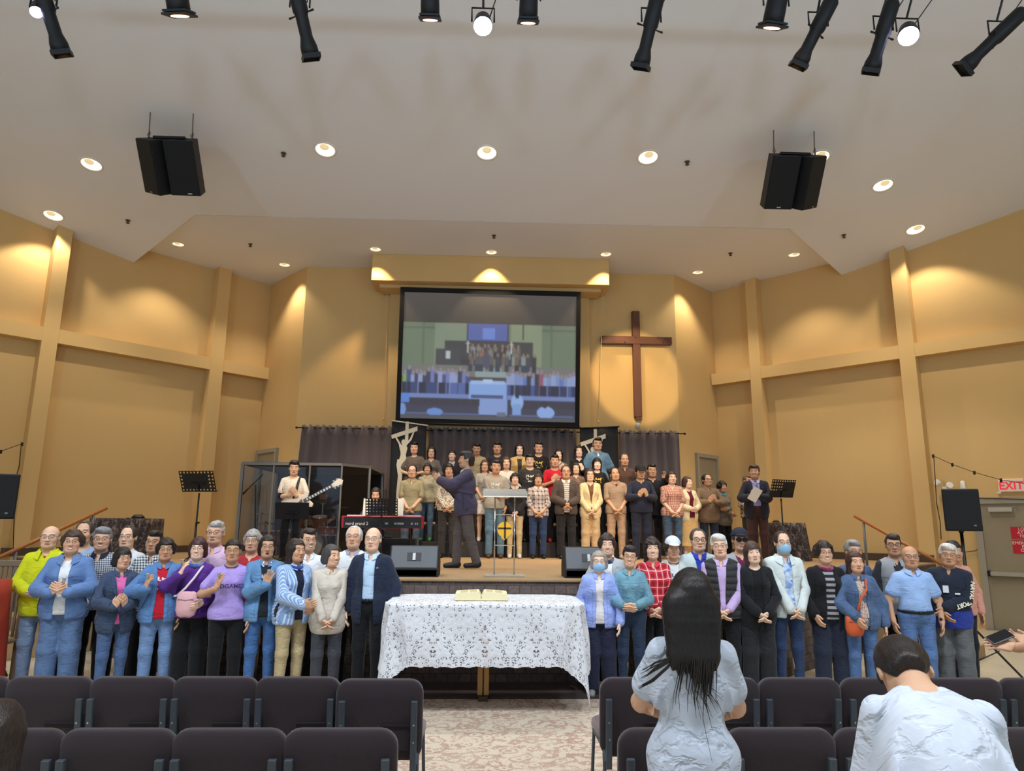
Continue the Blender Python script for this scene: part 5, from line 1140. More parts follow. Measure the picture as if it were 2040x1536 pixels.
# ---- hair
def hair(fn, name, h=.0075, lo=(-.15, -.17, 1.22), hi=(.15, .18, 1.76), noise=0.0, kind='hair', dec=None):
    S_ = SDF(*grid(lo, hi, h)); fn(S_); V, Q = S_.mesh()
    if noise:
        r_ = np.random.RandomState(len(name)); n = sum(np.sin(V@(r_.randn(3)*m_)+r_.rand()*6.28)*a for m_, a in ((55, .5), (90, .35), (140, .25), (60, .4)))
        c = np.array([0, .01, 1.60]); d = V-c; d /= np.linalg.norm(d, axis=1, keepdims=True); V = V+d*(n*noise)[:, None]
    tpl(name, V, Q, kind)
def cap_(S_, i, front=1.648, side=1.575, back=1.50, temple=-.045, ears=True):
    S_.ell((0, .014, 1.614), (.0755+i, .094+i*1.05, .088+i), .01)
    S_.cone((0, .045, 1.60), (0, .062, back+.03), .062+i*.4, .050+i*.4, .03)
    # face opening: hairline at the front, temples, ears
    S_.carve(lambda x, y, z: np.maximum(y-temple-0*x, z-front-.35*np.maximum(-.02-0*y, -.02)+.0*x+np.abs(x)*.12))
    S_.carve(lambda x, y, z: np.maximum(y-.030-0*x, z-side-0*x)); S_.cut(lambda x, y, z: back-z-.0*x)
hair(lambda S_: (cap_(S_, .007, front=1.672, side=1.594, temple=-.034), S_.ell((.006, -.004, 1.668), (.066, .090, .046), .012), S_.ell((.020, -.052, 1.684), (.042, .036, .022), .012)), 'short_hair', noise=.0042)
hair(lambda S_: (cap_(S_, .012, front=1.664, side=1.588, temple=-.036), S_.ell((.004, .0, 1.670), (.074, .096, .050), .014), S_.ell((-.022, -.056, 1.682), (.044, .040, .026), .012)), 'full_short_hair', noise=.0050)
hair(lambda S_: (cap_(S_, .010, front=1.668, side=1.578), S_.carve(lambda x, y, z: np.maximum(np.sqrt((np.abs(x)-.030)**2+(y+.075)**2)-.040, 1.60-z))), 'receding_hair', noise=.0012)
hair(lambda S_: (cap_(S_, .007, front=1.55, side=1.560), S_.carve(lambda x, y, z: np.maximum(1.632+.10*(y-.05)-z, y-.30)), S_.carve(lambda x, y, z: np.maximum(y+.012+0*x, 1.5-z))), 'bald_fringe', noise=.001)
def bob_fn(i, low, bang, width=.0):
    def fn(S_):
        S_.ell((0, .016, 1.612), (.0755+i, .096+i*1.1, .090+i), .01)
        for s in (-1, 1): S_.cone((s*.062, .014, 1.60), (s*(.066+width), .014, low+.03), .030+i*.5, .024+i*.4, .03)
        S_.cone((0, .062, 1.60), (0, .062, low+.03), .062+i*.4, .056+i*.4, .04); S_.cone((-.05, .05, low+.05), (.05, .05, low+.05), .05, .05, .04)
        S_.carve(lambda x, y, z: np.maximum(np.maximum(y+.040-.0*x, np.abs(x)-.058-.10*np.maximum(1.56-z, 0)), z-bang)); S_.cone((0, -.05, 1.50), (0, -.02, 1.36), .055, .075, .01, 's'); S_.cut(lambda x, y, z: low-z)
    return fn
hair(bob_fn(.013, 1.49, 1.648), 'bob', noise=.0018); hair(bob_fn(.014, 1.485, 1.624), 'bob_bangs', noise=.0018); hair(bob_fn(.015, 1.535, 1.634), 'short_bob', noise=.003)
hair(bob_fn(.022, 1.55, 1.646), 'puffy_short', noise=.0055); hair(bob_fn(.015, 1.40, 1.652, .004), 'shoulder_hair', noise=.0025); hair(bob_fn(.018, 1.39, 1.630, .010), 'wavy_hair', noise=.0075)
hair(bob_fn(.015, 1.31, 1.655, .008), 'long_hair', noise=.0022); hair(bob_fn(.015, 1.33, 1.624, .006), 'long_bangs', noise=.002)
def pony_fn(S_):
    cap_(S_, .010, front=1.652, side=1.60, back=1.53); S_.cone((0, .105, 1.60), (0, .120, 1.56), .028, .026, .02); S_.cone((0, .120, 1.56), (.01, .105, 1.42), .026, .012, .02)
hair(pony_fn, 'tied_hair', noise=.0014)
def capf(S_):
    S_.ell((0, .014, 1.622), (.094, .114, .100), .01); S_.cut(lambda x, y, z: 1.628+.12*np.minimum(y, 0)*-1*0-z); S_.ell((0, -.115, 1.634), (.062, .075, .010), .006)
    S_.ell((0, .014, 1.715), (.010, .010, .006), .004)
hair(capf, 'ball_cap', kind='head', lo=(-.15, -.22, 1.55))
def maskf(S_):
    S_.ell((0, -.032, 1.530), (.0735, .080, .072), .01); S_.ell((0, -.090, 1.552), (.022, .026, .024), .03)
    S_.cut(lambda x, y, z: np.maximum(np.maximum(z-1.574-.0*x, 1.476-z), y+.012))
hair(maskf, 'mask', h=.0065, kind='head')
def vlong(S_):
    bob_fn(.013, 1.40, 1.66, .004)(S_)
    for x, ze, r_ in ((-.078, 1.31, .030), (-.055, 1.27, .036), (-.028, 1.20, .040), (0, 1.25, .040), (.028, 1.27, .038), (.055, 1.29, .032), (.085, 1.28, .030), (.112, 1.30, .022)): S_.cone((x*.8, .072, 1.56), (x, .120, 1.36), .046, .034, .04); S_.cone((x, .120, 1.36), (x*1.06, .142, ze), .034, .005, .012)
hair(vlong, 'very_long_hair', lo=(-.19, -.17, 1.04), hi=(.19, .24, 1.76), noise=.0015)
# small fittings in head or body rest space: tubes and discs
def small(name, mb, kind): V = np.array(mb.v); Fc = mb.f; TPL[name] = (V, Fc, weights(V, kind))
def glasses_mb(r, rx, rz, lens=False):
    mb = MB()
    for s in (-1, 1):
        pts = [(s*.034+rx*cos(a), -.1085+.010*abs(cos(a))*(1 if s*cos(a) > 0 else 0), 1.589+rz*sin(a)) for a in [2*pi*k/14 for k in range(15)]]; mb.tube(pts, r, 5, 0, False)
        mb.tube([(s*(.034+rx), -.098, 1.595), (s*.078, -.06, 1.598), (s*.081, .012, 1.594)], r, 5)
        if lens: mb.add([(s*.034+rx*cos(2*pi*k/14), -.1075, 1.589+rz*sin(2*pi*k/14)) for k in range(14)], [tuple(range(14)) if s > 0 else tuple(range(14))])
    mb.tube([(-.034+rx, -.1085, 1.593), (0, -.112, 1.596), (.034-rx, -.1085, 1.593)], r, 5); return mb
small('glasses', glasses_mb(.0017, .024, .017), 'head'); small('round_glasses', glasses_mb(.0028, .025, .020), 'head'); small('sunglasses', glasses_mb(.003, .028, .020, True), 'head')
def collar_mb(r0=.064, r1=.093, z0=1.464, z1=1.424, gap=.30, wide=1.0):
    mb = MB(); n = 22; rows = []
    for k, (r, z, t) in enumerate(((r0*.93, z0-.035, 0), (r0, z0, 0), (r0*1.10, z0-.006, 0), (r1, z1, 1))):
        row = []
        for i in range(n+1):
            a = -pi/2+gap*(1-.25*t)+(2*pi-2*gap*(1-.25*t))*i/n; fr = max(0, -sin(a)); row.append((r*cos(a)*1.05, .004+r*sin(a)*.95-.012*fr, z-.028*fr-(.022*t*max(0, fr-.5)*2)))
        rows.append(row)
    vs = [p for r_ in rows for p in r_]; mb.add(vs, [(j*(n+1)+i, (j+1)*(n+1)+i, (j+1)*(n+1)+i+1, j*(n+1)+i+1) for j in range(3) for i in range(n)]); return mb
small('collar', collar_mb(), 'body'); small('wide_collar', collar_mb(.068, .120, 1.458, 1.402, .34), 'body'); small('hood', collar_mb(.076, .134, 1.474, 1.400, .45), 'body')
def ring_mb(r, rr_, z, sc=.82):
    mb = MB(); mb.tube([(r*cos(a), .004+r*sc*sin(a)-.010*max(0, -sin(a)), z-.03*max(0, -sin(a))) for a in [2*pi*k/20 for k in range(21)]], rr_, 7, 0, False); return mb
small('neck_trim', ring_mb(.076, .006, 1.436, .9), 'body'); small('scarf', ring_mb(.070, .026, 1.428, .92), 'body')
def belt_mb():
    mb = MB(); n = 26; a_ = [2*pi*k/n for k in range(n)]; vs = [((.164+d)*cos(a), .004+(.120+d)*sin(a), z) for d, z in ((.012, .955), (.016, .955), (.016, .99), (.012, .99)) for a in a_]
    mb.add(vs, [(j*n+i, j*n+(i+1) % n, ((j+1) % 4)*n+(i+1) % n, ((j+1) % 4)*n+i) for j in range(4) for i in range(n)]); mb.box((0, -.139, .9725), (.045, .006, .038)); return mb
small('belt', belt_mb(), 'body')
def watch_mb(s):
    mb = MB(); W0 = JW*[s, 1, 1]; h = dH*[s, 1, 1]; M_ = Matrix.Translation(W0-h*.02) @ Vector(h).to_track_quat('Z', 'Y').to_matrix().to_4x4()
    mb.lathe([(.030, -.009), (.033, -.009), (.033, .009), (.030, .009)], 14, 0, M_); 
    mb.lathe([(.001, .036), (.017, .036), (.018, .030), (.001, .030)], 12, 0, M_ @ Matrix.Rotation(pi/2, 4, 'Y') @ Matrix.Rotation(0, 4, 'Z') if s < 0 else M_ @ Matrix.Rotation(-pi/2, 4, 'Y')); return mb
small('watch-', watch_mb(-1), 'body'); small('watch+', watch_mb(1), 'body')
def lapel_mb(key, s):
    V = TPL[key][0]; Fv = V[(V[:, 1] < -.02)]; zz, gg = TOPOPEN[key]; mb = MB(); vs = []
    def yy(x, z): d = (Fv[:, 0]-x)**2+(Fv[:, 2]-z)**2; i = np.argsort(d)[:4]; return Fv[i, 1].min()-.007
    lo_ = 1.07 if key == 'blazer' else 1.08
    rows = [(1.425, .018), (1.375, .062), (1.338, .048), (1.332, .064), (1.25, .050), (1.16, .028), (lo_, .006)]
    for z, w in rows:
        x0 = np.interp(z, zz, gg)+.003
        for q in (0, .5, 1): vs.append((s*(x0+w*q), yy(s*(x0+w*q)+s*.006, z)-(.003 if q == .5 else 0), z))
    fs = [(r*3+c, r*3+c+1, r*3+c+4, r*3+c+3) for r in range(len(rows)-1) for c in range(2)]
    mb.add(vs, fs if s < 0 else [f_[::-1] for f_ in fs]); return mb
TOPOPEN = {'blazer': ([.6, .80, .98, 1.06, 1.40, 1.46], [.075, .035, .004, .006, .066, .08]), 'suit_open': ([.6, .80, 1.05, 1.40, 1.46], [.085, .072, .06, .060, .075])}
for k_ in TOPOPEN:
    for s in (-1, 1): small('lapel_%s%s' % (k_, '-' if s < 0 else '+'), lapel_mb(k_, s), 'body')
# ---- skin and cloth materials driven by the rest position, so that marks and patterns stay on the cloth
def rest_xyz(nt):
    a = N(nt, 'ShaderNodeAttribute', attribute_name='rest'); s = N(nt, 'ShaderNodeSeparateXYZ'); nt.links.new(a.outputs['Vector'], s.inputs[0]); return a.outputs['Vector'], s.outputs
def skin_mat(tone, brow, smile):
    key = 'skin_%d_%d_%d' % (tone, brow, smile)
    if key in MATS: return MATS[key]
    base = [(228, 188, 160), (218, 174, 144), (200, 154, 122), (234, 198, 174)][tone]; bc = [(34, 26, 22), (110, 100, 92), (70, 52, 40)][brow]
    m, nt, b = newmat(key); L = nt.links; vec, (x, y, z) = rest_xyz(nt); ax = math_(nt, 'ABSOLUTE', x)
    def el(cx, cz, rx, rz, src=None, soft=.35):
        a = math_(nt, 'POWER', math_(nt, 'DIVIDE', math_(nt, 'SUBTRACT', src or ax, cx), rx), 2); c = math_(nt, 'POWER', math_(nt, 'DIVIDE', math_(nt, 'SUBTRACT', z, cz), rz), 2)
        mr = N(nt, 'ShaderNodeMapRange'); mr.inputs[1].default_value = 1+soft; mr.inputs[2].default_value = 1-soft; L.new(math_(nt, 'ADD', a, c), mr.inputs[0])
        return math_(nt, 'MULTIPLY', mr.outputs[0], math_(nt, 'LESS_THAN', y, -.045))
    nz = N(nt, 'ShaderNodeTexNoise'); nz.inputs['Scale'].default_value = 25; L.new(vec, nz.inputs[0])
    c = mixc(nt, nz.outputs[0], lin(tuple(v*.95 for v in base)), lin(tuple(min(255, v*1.03) for v in base)))
    red = lin((base[0]*.95, base[1]*.80, base[2]*.74))
    c = mixc(nt, math_(nt, 'MULTIPLY', el(.040, 1.553, .026, .022, soft=.8), .35), c, red)
    c = mixc(nt, math_(nt, 'MULTIPLY', el(0, 1.556, .014, .010, soft=.7), .12), c, red)
    zb = math_(nt, 'ADD', z, math_(nt, 'MULTIPLY', ax, .06))
    c = mixc(nt, math_(nt, 'MULTIPLY', el(.033, 1.6165, .019, .0042), .85), c, lin(bc))
    c = mixc(nt, el(.031, 1.5915, .0130, .0040), c, lin((70, 50, 42))); c = mixc(nt, el(.031, 1.5905, .0090, .0022), c, lin((190, 178, 170))); c = mixc(nt, el(.031, 1.5910, .0050, .0036), c, lin((24, 17, 15)))
    c = mixc(nt, math_(nt, 'MULTIPLY', el(.008, 1.5475, .0034, .0022), .6), c, lin((80, 48, 40)))
    lip = (base[0]*.82, base[1]*.56, base[2]*.54)
    if smile == 0: c = mixc(nt, el(0, 1.5205, .024, .0085), c, lin(lip)); c = mixc(nt, el(0, 1.5205, .023, .0014), c, lin((90, 44, 40)))
    elif smile == 1: c = mixc(nt, el(0, 1.5215, .029, .0105), c, lin(lip)); c = mixc(nt, el(0, 1.5218, .023, .0052), c, lin((236, 228, 218)))
    else: c = mixc(nt, el(0, 1.519, .021, .014), c, lin(lip)); c = mixc(nt, el(0, 1.519, .016, .0095), c, lin((62, 24, 24)))
    L.new(c, b.inputs['Base Color']); b.inputs['Roughness'].default_value = .55; b.inputs['Specular IOR Level'].default_value = .35
    MATS[key] = m; return m
def hair_mat(c, grey=None):
    key = 'hair_%d_%d_%d' % c
    if key in MATS: return MATS[key]
    m, nt, b = newmat(key); L = nt.links; vec, _ = rest_xyz(nt); mp = N(nt, 'ShaderNodeMapping'); mp.inputs[3].default_value = (1, 1, .12); L.new(vec, mp.inputs[0])
    nz = N(nt, 'ShaderNodeTexNoise'); nz.inputs['Scale'].default_value = 170; nz.inputs['Detail'].default_value = 2; L.new(mp.outputs[0], nz.inputs[0])
    rp = N(nt, 'ShaderNodeMapRange'); rp.inputs[1].default_value = .32; rp.inputs[2].default_value = .68; L.new(nz.outputs[0], rp.inputs[0])
    L.new(mixc(nt, rp.outputs[0], lin(tuple(v*.72 for v in c)), lin(tuple(min(255, v*1.22+4) for v in c))), b.inputs['Base Color']); b.inputs['Roughness'].default_value = .45; b.inputs['Specular IOR Level'].default_value = .4
    bp = N(nt, 'ShaderNodeBump'); bp.inputs['Strength'].default_value = .6; bp.inputs['Distance'].default_value = .004; L.new(nz.outputs[0], bp.inputs['Height']); L.new(bp.outputs[0], b.inputs['Normal'])
    MATS[key] = m; return m
def cloth(c, kind='plain', c2=None, sc=1.0, c3=None):
    key = 'cloth_%s_%s_%s_%s_%s' % ('_'.join(map(str, c)), kind, '_'.join(map(str, c2 or ())), sc, '_'.join(map(str, c3 or ())))
    if key in MATS: return MATS[key]
    m, nt, b = newmat(key[:60]); L = nt.links; vec, (x, y, z) = rest_xyz(nt); A, B = lin(c), lin(c2 or c)
    nz = N(nt, 'ShaderNodeTexNoise'); nz.inputs['Scale'].default_value = 11; nz.inputs['Detail'].default_value = 3; L.new(vec, nz.inputs[0])
    def fr(s, k, off=0.0): return math_(nt, 'FRACT', math_(nt, 'ADD', math_(nt, 'MULTIPLY', s, k), off+50))
    def band(s, k, th, off=0.0): return math_(nt, 'LESS_THAN', fr(s, k, off), th)
    def between(s, a, b2): return math_(nt, 'MULTIPLY', math_(nt, 'GREATER_THAN', s, a), math_(nt, 'LESS_THAN', s, b2))
    armz = math_(nt, 'GREATER_THAN', math_(nt, 'ABSOLUTE', x), .185); hx = math_(nt, 'ADD', math_(nt, 'ADD', x, math_(nt, 'MULTIPLY', y, .5)), math_(nt, 'MULTIPLY', armz, math_(nt, 'ADD', math_(nt, 'MULTIPLY', z, .30), math_(nt, 'MULTIPLY', y, .7))))
    if kind == 'denim':
        col = mixc(nt, nz.outputs[0], lin(tuple(v*.78 for v in c)), lin(tuple(min(255, v*1.2) for v in c))); ax_ = math_(nt, 'ABSOLUTE', x); fy = math_(nt, 'LESS_THAN', y, -.02)
        flap = math_(nt, 'MULTIPLY', between(ax_, .050, .125), between(math_(nt, 'ADD', z, math_(nt, 'MULTIPLY', math_(nt, 'ABSOLUTE', math_(nt, 'SUBTRACT', ax_, .0875)), -.35)), 1.243, 1.252)); yoke = between(z, 1.287, 1.292); hemb = between(z, .848, .853); seam = math_(nt, 'MULTIPLY', between(ax_, .085, .089), between(z, .85, 1.25))
        col = mixc(nt, math_(nt, 'MULTIPLY', math_(nt, 'MULTIPLY', fy, math_(nt, 'MINIMUM', 1.0, math_(nt, 'ADD', math_(nt, 'ADD', flap, yoke), math_(nt, 'ADD', hemb, seam)))), .55), col, lin(tuple(v*.5 for v in c)))
    elif kind == 'gingham': col = mixc(nt, math_(nt, 'MULTIPLY', math_(nt, 'ADD', band(hx, 34*sc, .5), band(z, 34*sc, .5)), .5), A, B)
    elif kind == 'plaid':
        col = mixc(nt, math_(nt, 'MULTIPLY', math_(nt, 'ADD', band(hx, 11*sc, .45), band(z, 11*sc, .45)), .5), A, B); col = mixc(nt, math_(nt, 'MULTIPLY', math_(nt, 'MAXIMUM', band(hx, 11*sc, .10, .3), band(z, 11*sc, .10, .3)), .75), col, lin(c3 or c))
    elif kind == 'vstripe': col = mixc(nt, band(hx, 55*sc, .4), A, B)
    elif kind == 'hstripe': col = mixc(nt, band(z, 16*sc, .5), A, B)
    elif kind == 'chest_band': col = mixc(nt, between(z, 1.17, 1.23), A, B); col = mixc(nt, between(z, 1.10, 1.17), col, lin(c3))
    elif kind == 'hem_block': col = mixc(nt, math_(nt, 'MULTIPLY', math_(nt, 'LESS_THAN', z, .97), math_(nt, 'LESS_THAN', math_(nt, 'ABSOLUTE', x), .235)), A, B)
    elif kind in ('leopard', 'floral'):
        vo = N(nt, 'ShaderNodeTexVoronoi'); vo.inputs['Scale'].default_value = 48*sc; L.new(vec, vo.inputs[0]); col = mixc(nt, math_(nt, 'LESS_THAN', vo.outputs['Distance'], .38), A, B)
        if c3: col = mixc(nt, math_(nt, 'GREATER_THAN', nz.outputs[0], .56), col, lin(c3))
    elif kind == 'patch':
        vo = N(nt, 'ShaderNodeTexVoronoi'); vo.inputs['Scale'].default_value = 16*sc; L.new(vec, vo.inputs[0]); w_ = N(nt, 'ShaderNodeSeparateColor'); L.new(vo.outputs['Color'], w_.inputs[0]); col = mixc(nt, w_.outputs[0], A, B)
    elif kind == 'print':
        zone = math_(nt, 'MULTIPLY', math_(nt, 'MULTIPLY', between(z, 1.16, 1.30), math_(nt, 'LESS_THAN', math_(nt, 'ABSOLUTE', x), .085)), math_(nt, 'LESS_THAN', y, -.03)); n2 = N(nt, 'ShaderNodeTexNoise'); n2.inputs['Scale'].default_value = 32; L.new(vec, n2.inputs[0])
        col = mixc(nt, math_(nt, 'MULTIPLY', zone, math_(nt, 'GREATER_THAN', n2.outputs[0], .53)), A, B)
    else: col = mixc(nt, nz.outputs[0], lin(tuple(v*.9 for v in c)), lin(tuple(min(255, v*1.08) for v in c)))
    L.new(col, b.inputs['Base Color']); b.inputs['Roughness'].default_value = .85; b.inputs['Specular IOR Level'].default_value = .2; b.inputs['Sheen Weight'].default_value = .1
    n3 = N(nt, 'ShaderNodeTexNoise'); n3.inputs['Scale'].default_value = 14; n3.inputs['Detail'].default_value = 3; n3.inputs['Distortion'].default_value = .35; mp = N(nt, 'ShaderNodeMapping'); mp.inputs[3].default_value = (.75, .9, 1.35); L.new(vec, mp.inputs[0]); L.new(mp.outputs[0], n3.inputs[0])
    rdg = math_(nt, 'SUBTRACT', 1.0, math_(nt, 'ABSOLUTE', math_(nt, 'SUBTRACT', math_(nt, 'MULTIPLY', n3.outputs[0], 2.0), 1.0))); hgt = math_(nt, 'ADD', n3.outputs[0], math_(nt, 'MULTIPLY', rdg, .6))
    if kind == 'crumple': hgt = math_(nt, 'MULTIPLY', hgt, 2.2)
    if kind == 'puffer': hgt = math_(nt, 'ADD', math_(nt, 'MULTIPLY', math_(nt, 'ABSOLUTE', math_(nt, 'SINE', math_(nt, 'MULTIPLY', z, 45.0))), 1.6), n3.outputs[0])
    bp = N(nt, 'ShaderNodeBump'); bp.inputs['Strength'].default_value = .55; bp.inputs['Distance'].default_value = .022; L.new(hgt, bp.inputs['Height']); L.new(bp.outputs[0], b.inputs['Normal'])
    MATS[key] = m; return m
# ---- posing
def rotm(ax, deg): return np.array(Matrix.Rotation(radians(deg), 3, ax))
def minrot(a, b2): return np.array(Vector(a).rotation_difference(Vector(b2)).to_matrix())
def about(R_, p, q=None):
    M_ = np.eye(4); M_[:3, :3] = R_; p = np.asarray(p); M_[:3, 3] = (p if q is None else np.asarray(q))-R_@p; return M_
def tp(M_, p): return M_[:3, :3]@np.asarray(p)+M_[:3, 3]
def unit(v): v = np.asarray(v, float); return v/np.linalg.norm(v)
POSES = {
 'down': dict(wm=(-.255, -.03, .865), wp=(.255, -.03, .865)),
 'clasp': dict(wm=(-.070, -.185, .905), wp=(.070, -.175, .915), hm=(.62, -.25, -.70), hp=(-.62, -.30, -.70)),
 'clasp_high': dict(wm=(-.085, -.205, 1.03), wp=(.085, -.200, 1.035), hm=(.80, -.35, -.30), hp=(-.80, -.35, -.30)),
 'clap': dict(wm=(-.075, -.285, 1.13), wp=(.075, -.285, 1.13), hm=(.30, -.55, .75), hp=(-.30, -.55, .75)),
 'pray': dict(wm=(-.060, -.215, 1.16), wp=(.060, -.215, 1.16), hm=(.28, -.25, .93), hp=(-.28, -.25, .93)),
 'cup_r': dict(wm=(-.120, -.265, 1.235), wp=(.235, -.06, .87), hm=(.25, -.25, .90)),
 'cup_r_high': dict(wm=(-.135, -.215, 1.315), wp=(.20, -.14, .95), hm=(.35, -.15, .90)),
 'cup_both': dict(wm=(-.085, -.255, 1.08), wp=(.085, -.255, 1.08), hm=(.70, -.35, .50), hp=(-.70, -.35, .50)),
 'folded_low': dict(wm=(.02, -.200, .98), wp=(-.08, -.225, 1.06), hm=(.85, -.2, -.45), hp=(-.85, -.15, .1)),
 'right_down_left_waist': dict(wm=(-.255, -.03, .865), wp=(.08, -.19, 1.02), hp=(-.8, -.3, -.3)),
 'back': dict(wm=(-.16, .14, .93), wp=(.16, .14, .93)),
}
def skeleton(pose):
    p = dict(POSES.get(pose.get('arms', 'down'), POSES['down'])); p.update(pose)
    Mx = {}
    Rp = rotm('X', p.get('pelvis', 0)); base = np.array(p.get('root', (0, 0, 0.)))
    P0 = np.array([0, 0, .93]); Mx['pelvis'] = about(Rp, P0, P0+base)
    def ch(par, jp, R_): return Mx[par] @ about(R_, jp)
    tw, be, le = p.get('twist', 0), p.get('bend', 0), p.get('lean', 0)
    Mx['spine'] = ch('pelvis', (0, 0, 1.02), rotm('X', be*.5)@rotm('Y', le*.5)@rotm('Z', tw*.5)); Mx['chest'] = ch('spine', (0, 0, 1.18), rotm('X', be*.5)@rotm('Y', le*.5)@rotm('Z', tw*.5))
    lk, nd, tl = p.get('look', 0), p.get('nod', 0), p.get('tilt', 0)
    Mx['neck'] = ch('chest', (0, .012, 1.43), rotm('Z', lk*.35)@rotm('X', nd*.4)@rotm('Y', tl*.5)); Mx['head'] = ch('neck', (0, .005, 1.505), rotm('Z', lk*.65)@rotm('X', nd*.6)@rotm('Y', tl*.5))
    for sg, c in ((-1, '-'), (1, '+')):
        f = np.array([sg, 1, 1]); S0, E0, W0 = JS*f, JE*f, JW*f; Mc = Mx['chest']; S1 = tp(Mc, S0); key = 'wm' if sg < 0 else 'wp'
        T = np.array(p[key], float)
        if p.get('wrel', True): T = tp(Mx['pelvis'] if T[2] < 1.0 else Mc, T) if not p.get('wabs') else T
        v = T-S1; d = np.linalg.norm(v); d2 = min(max(d, .12), (LU+LF)*.995); v = v/d; T = S1+v*d2
        a_ = (LU**2-LF**2+d2**2)/(2*d2); hgt = sqrt(max(LU**2-a_**2, 0)); pole = unit(p.get('pole'+c, (sg*.75, .55, -.55))); pole = Mc[:3, :3]@pole; pole = unit(pole-v*(pole@v)); E1 = S1+v*a_+pole*hgt
        Rc = Mc[:3, :3]; R1 = minrot(Rc@(dU*f), unit(E1-S1))@Rc; R2 = minrot(R1@(dF*f), unit(T-E1))@R1; hd = p.get('hm' if sg < 0 else 'hp'); R3 = R2
        if hd is not None: R3 = minrot(R2@(dH*f), Rc@unit(hd))@R2
        Mx['ua'+c] = about(R1, S0, S1); Mx['fa'+c] = about(R2, E0, E1); Mx['ha'+c] = about(R3, W0, T)
        th, sh = p.get('th'+c, 0), p.get('sh'+c, 0); sp = p.get('splay', 0)*sg; H0, K0, A0 = JH*f, JK*f, JA*f
        Rt = Rp@rotm('X', -th)@rotm('Y', -sp); Mx['th'+c] = about(Rt, H0, tp(Mx['pelvis'], H0)); Rs = Rt@rotm('X', sh); Mx['sh'+c] = about(Rs, K0, tp(Mx['th'+c], K0)); Mx['ft'+c] = about(np.eye(3) if p.get('flat', True) else Rs, A0, tp(Mx['sh'+c], A0))
    if 'th+' in p or 'th-' in p:
        dz = min(tp(Mx['ft-'], JA*[-1, 1, 1])[2], tp(Mx['ft+'], JA)[2])-JA[2]; Tm = np.eye(4); Tm[2, 3] = -dz
        Mx = {k: Tm@v for k, v in Mx.items()}
    return np.stack([Mx[b2] for b2 in BN]), Mx
def deform(V, sex, belly, seed):
    V = V.copy(); zc_ = V[:, 2]-.6*np.minimum(V[:, 1], 0); kh = sstep(1.45, 1.51, zc_)*(np.abs(V[:, 0]) < .16); ch_ = np.array([0, .008, 1.49]); V = V+(V-ch_)*(.055*kh)[:, None]; V[:, 0] *= 1-.055*sstep(1.46, 1.38, V[:, 2]); x, y, z = V.T.copy(); tor = (np.abs(x) < np.interp(z, [.6, .9, 1.1, 1.22, 1.4], [.238, .220, .191, .175, .2]))*1.0
    if sex == 'f':
        sh = np.exp(-((z-1.36)/.12)**2); x *= 1-.07*sh; hp = np.exp(-((z-.90)/.13)**2)*tor; x *= 1+.05*hp; wa = np.exp(-((z-1.10)/.09)**2)*tor; x *= 1-.06*wa
        for s in (-1, 1): y -= .030*np.exp(-((x-s*.072)/.055)**2-((z-1.245)/.062)**2)*(y < .02)
        fc = (z > 1.47)*1.0; x *= 1-.03*fc
    if belly: y -= belly*np.exp(-((z-1.04)/.13)**2)*np.exp(-(x/.15)**2)*(y < .03)*tor; x *= 1+belly*1.2*np.exp(-((z-1.02)/.14)**2)*tor
    return np.stack([x, y, z], 1)
def fast_mesh(name, V, Fc, rest, mt, smooth=True):
    me = bpy.data.meshes.new(name); me.vertices.add(len(V)); me.vertices.foreach_set('co', np.ascontiguousarray(V, np.float32).ravel())
    if isinstance(Fc, np.ndarray): n, k = Fc.shape; flat_ = Fc.ravel(); st_ = np.arange(n)*k
    else: n = len(Fc); flat_ = np.fromiter((i for f_ in Fc for i in f_), int); st_ = np.cumsum([0]+[len(f_) for f_ in Fc[:-1]])
    me.loops.add(len(flat_)); me.loops.foreach_set('vertex_index', flat_.astype(np.int32)); me.polygons.add(n); me.polygons.foreach_set('loop_start', np.asarray(st_, np.int32))
    me.polygons.foreach_set('use_smooth', np.ones(n, bool)); at = me.attributes.new('rest', 'FLOAT_VECTOR', 'POINT'); at.data.foreach_set('vector', np.ascontiguousarray(rest, np.float32).ravel())
    me.materials.append(mt); me.update(calc_edges=True); me.validate(); return me
RIGS = {}
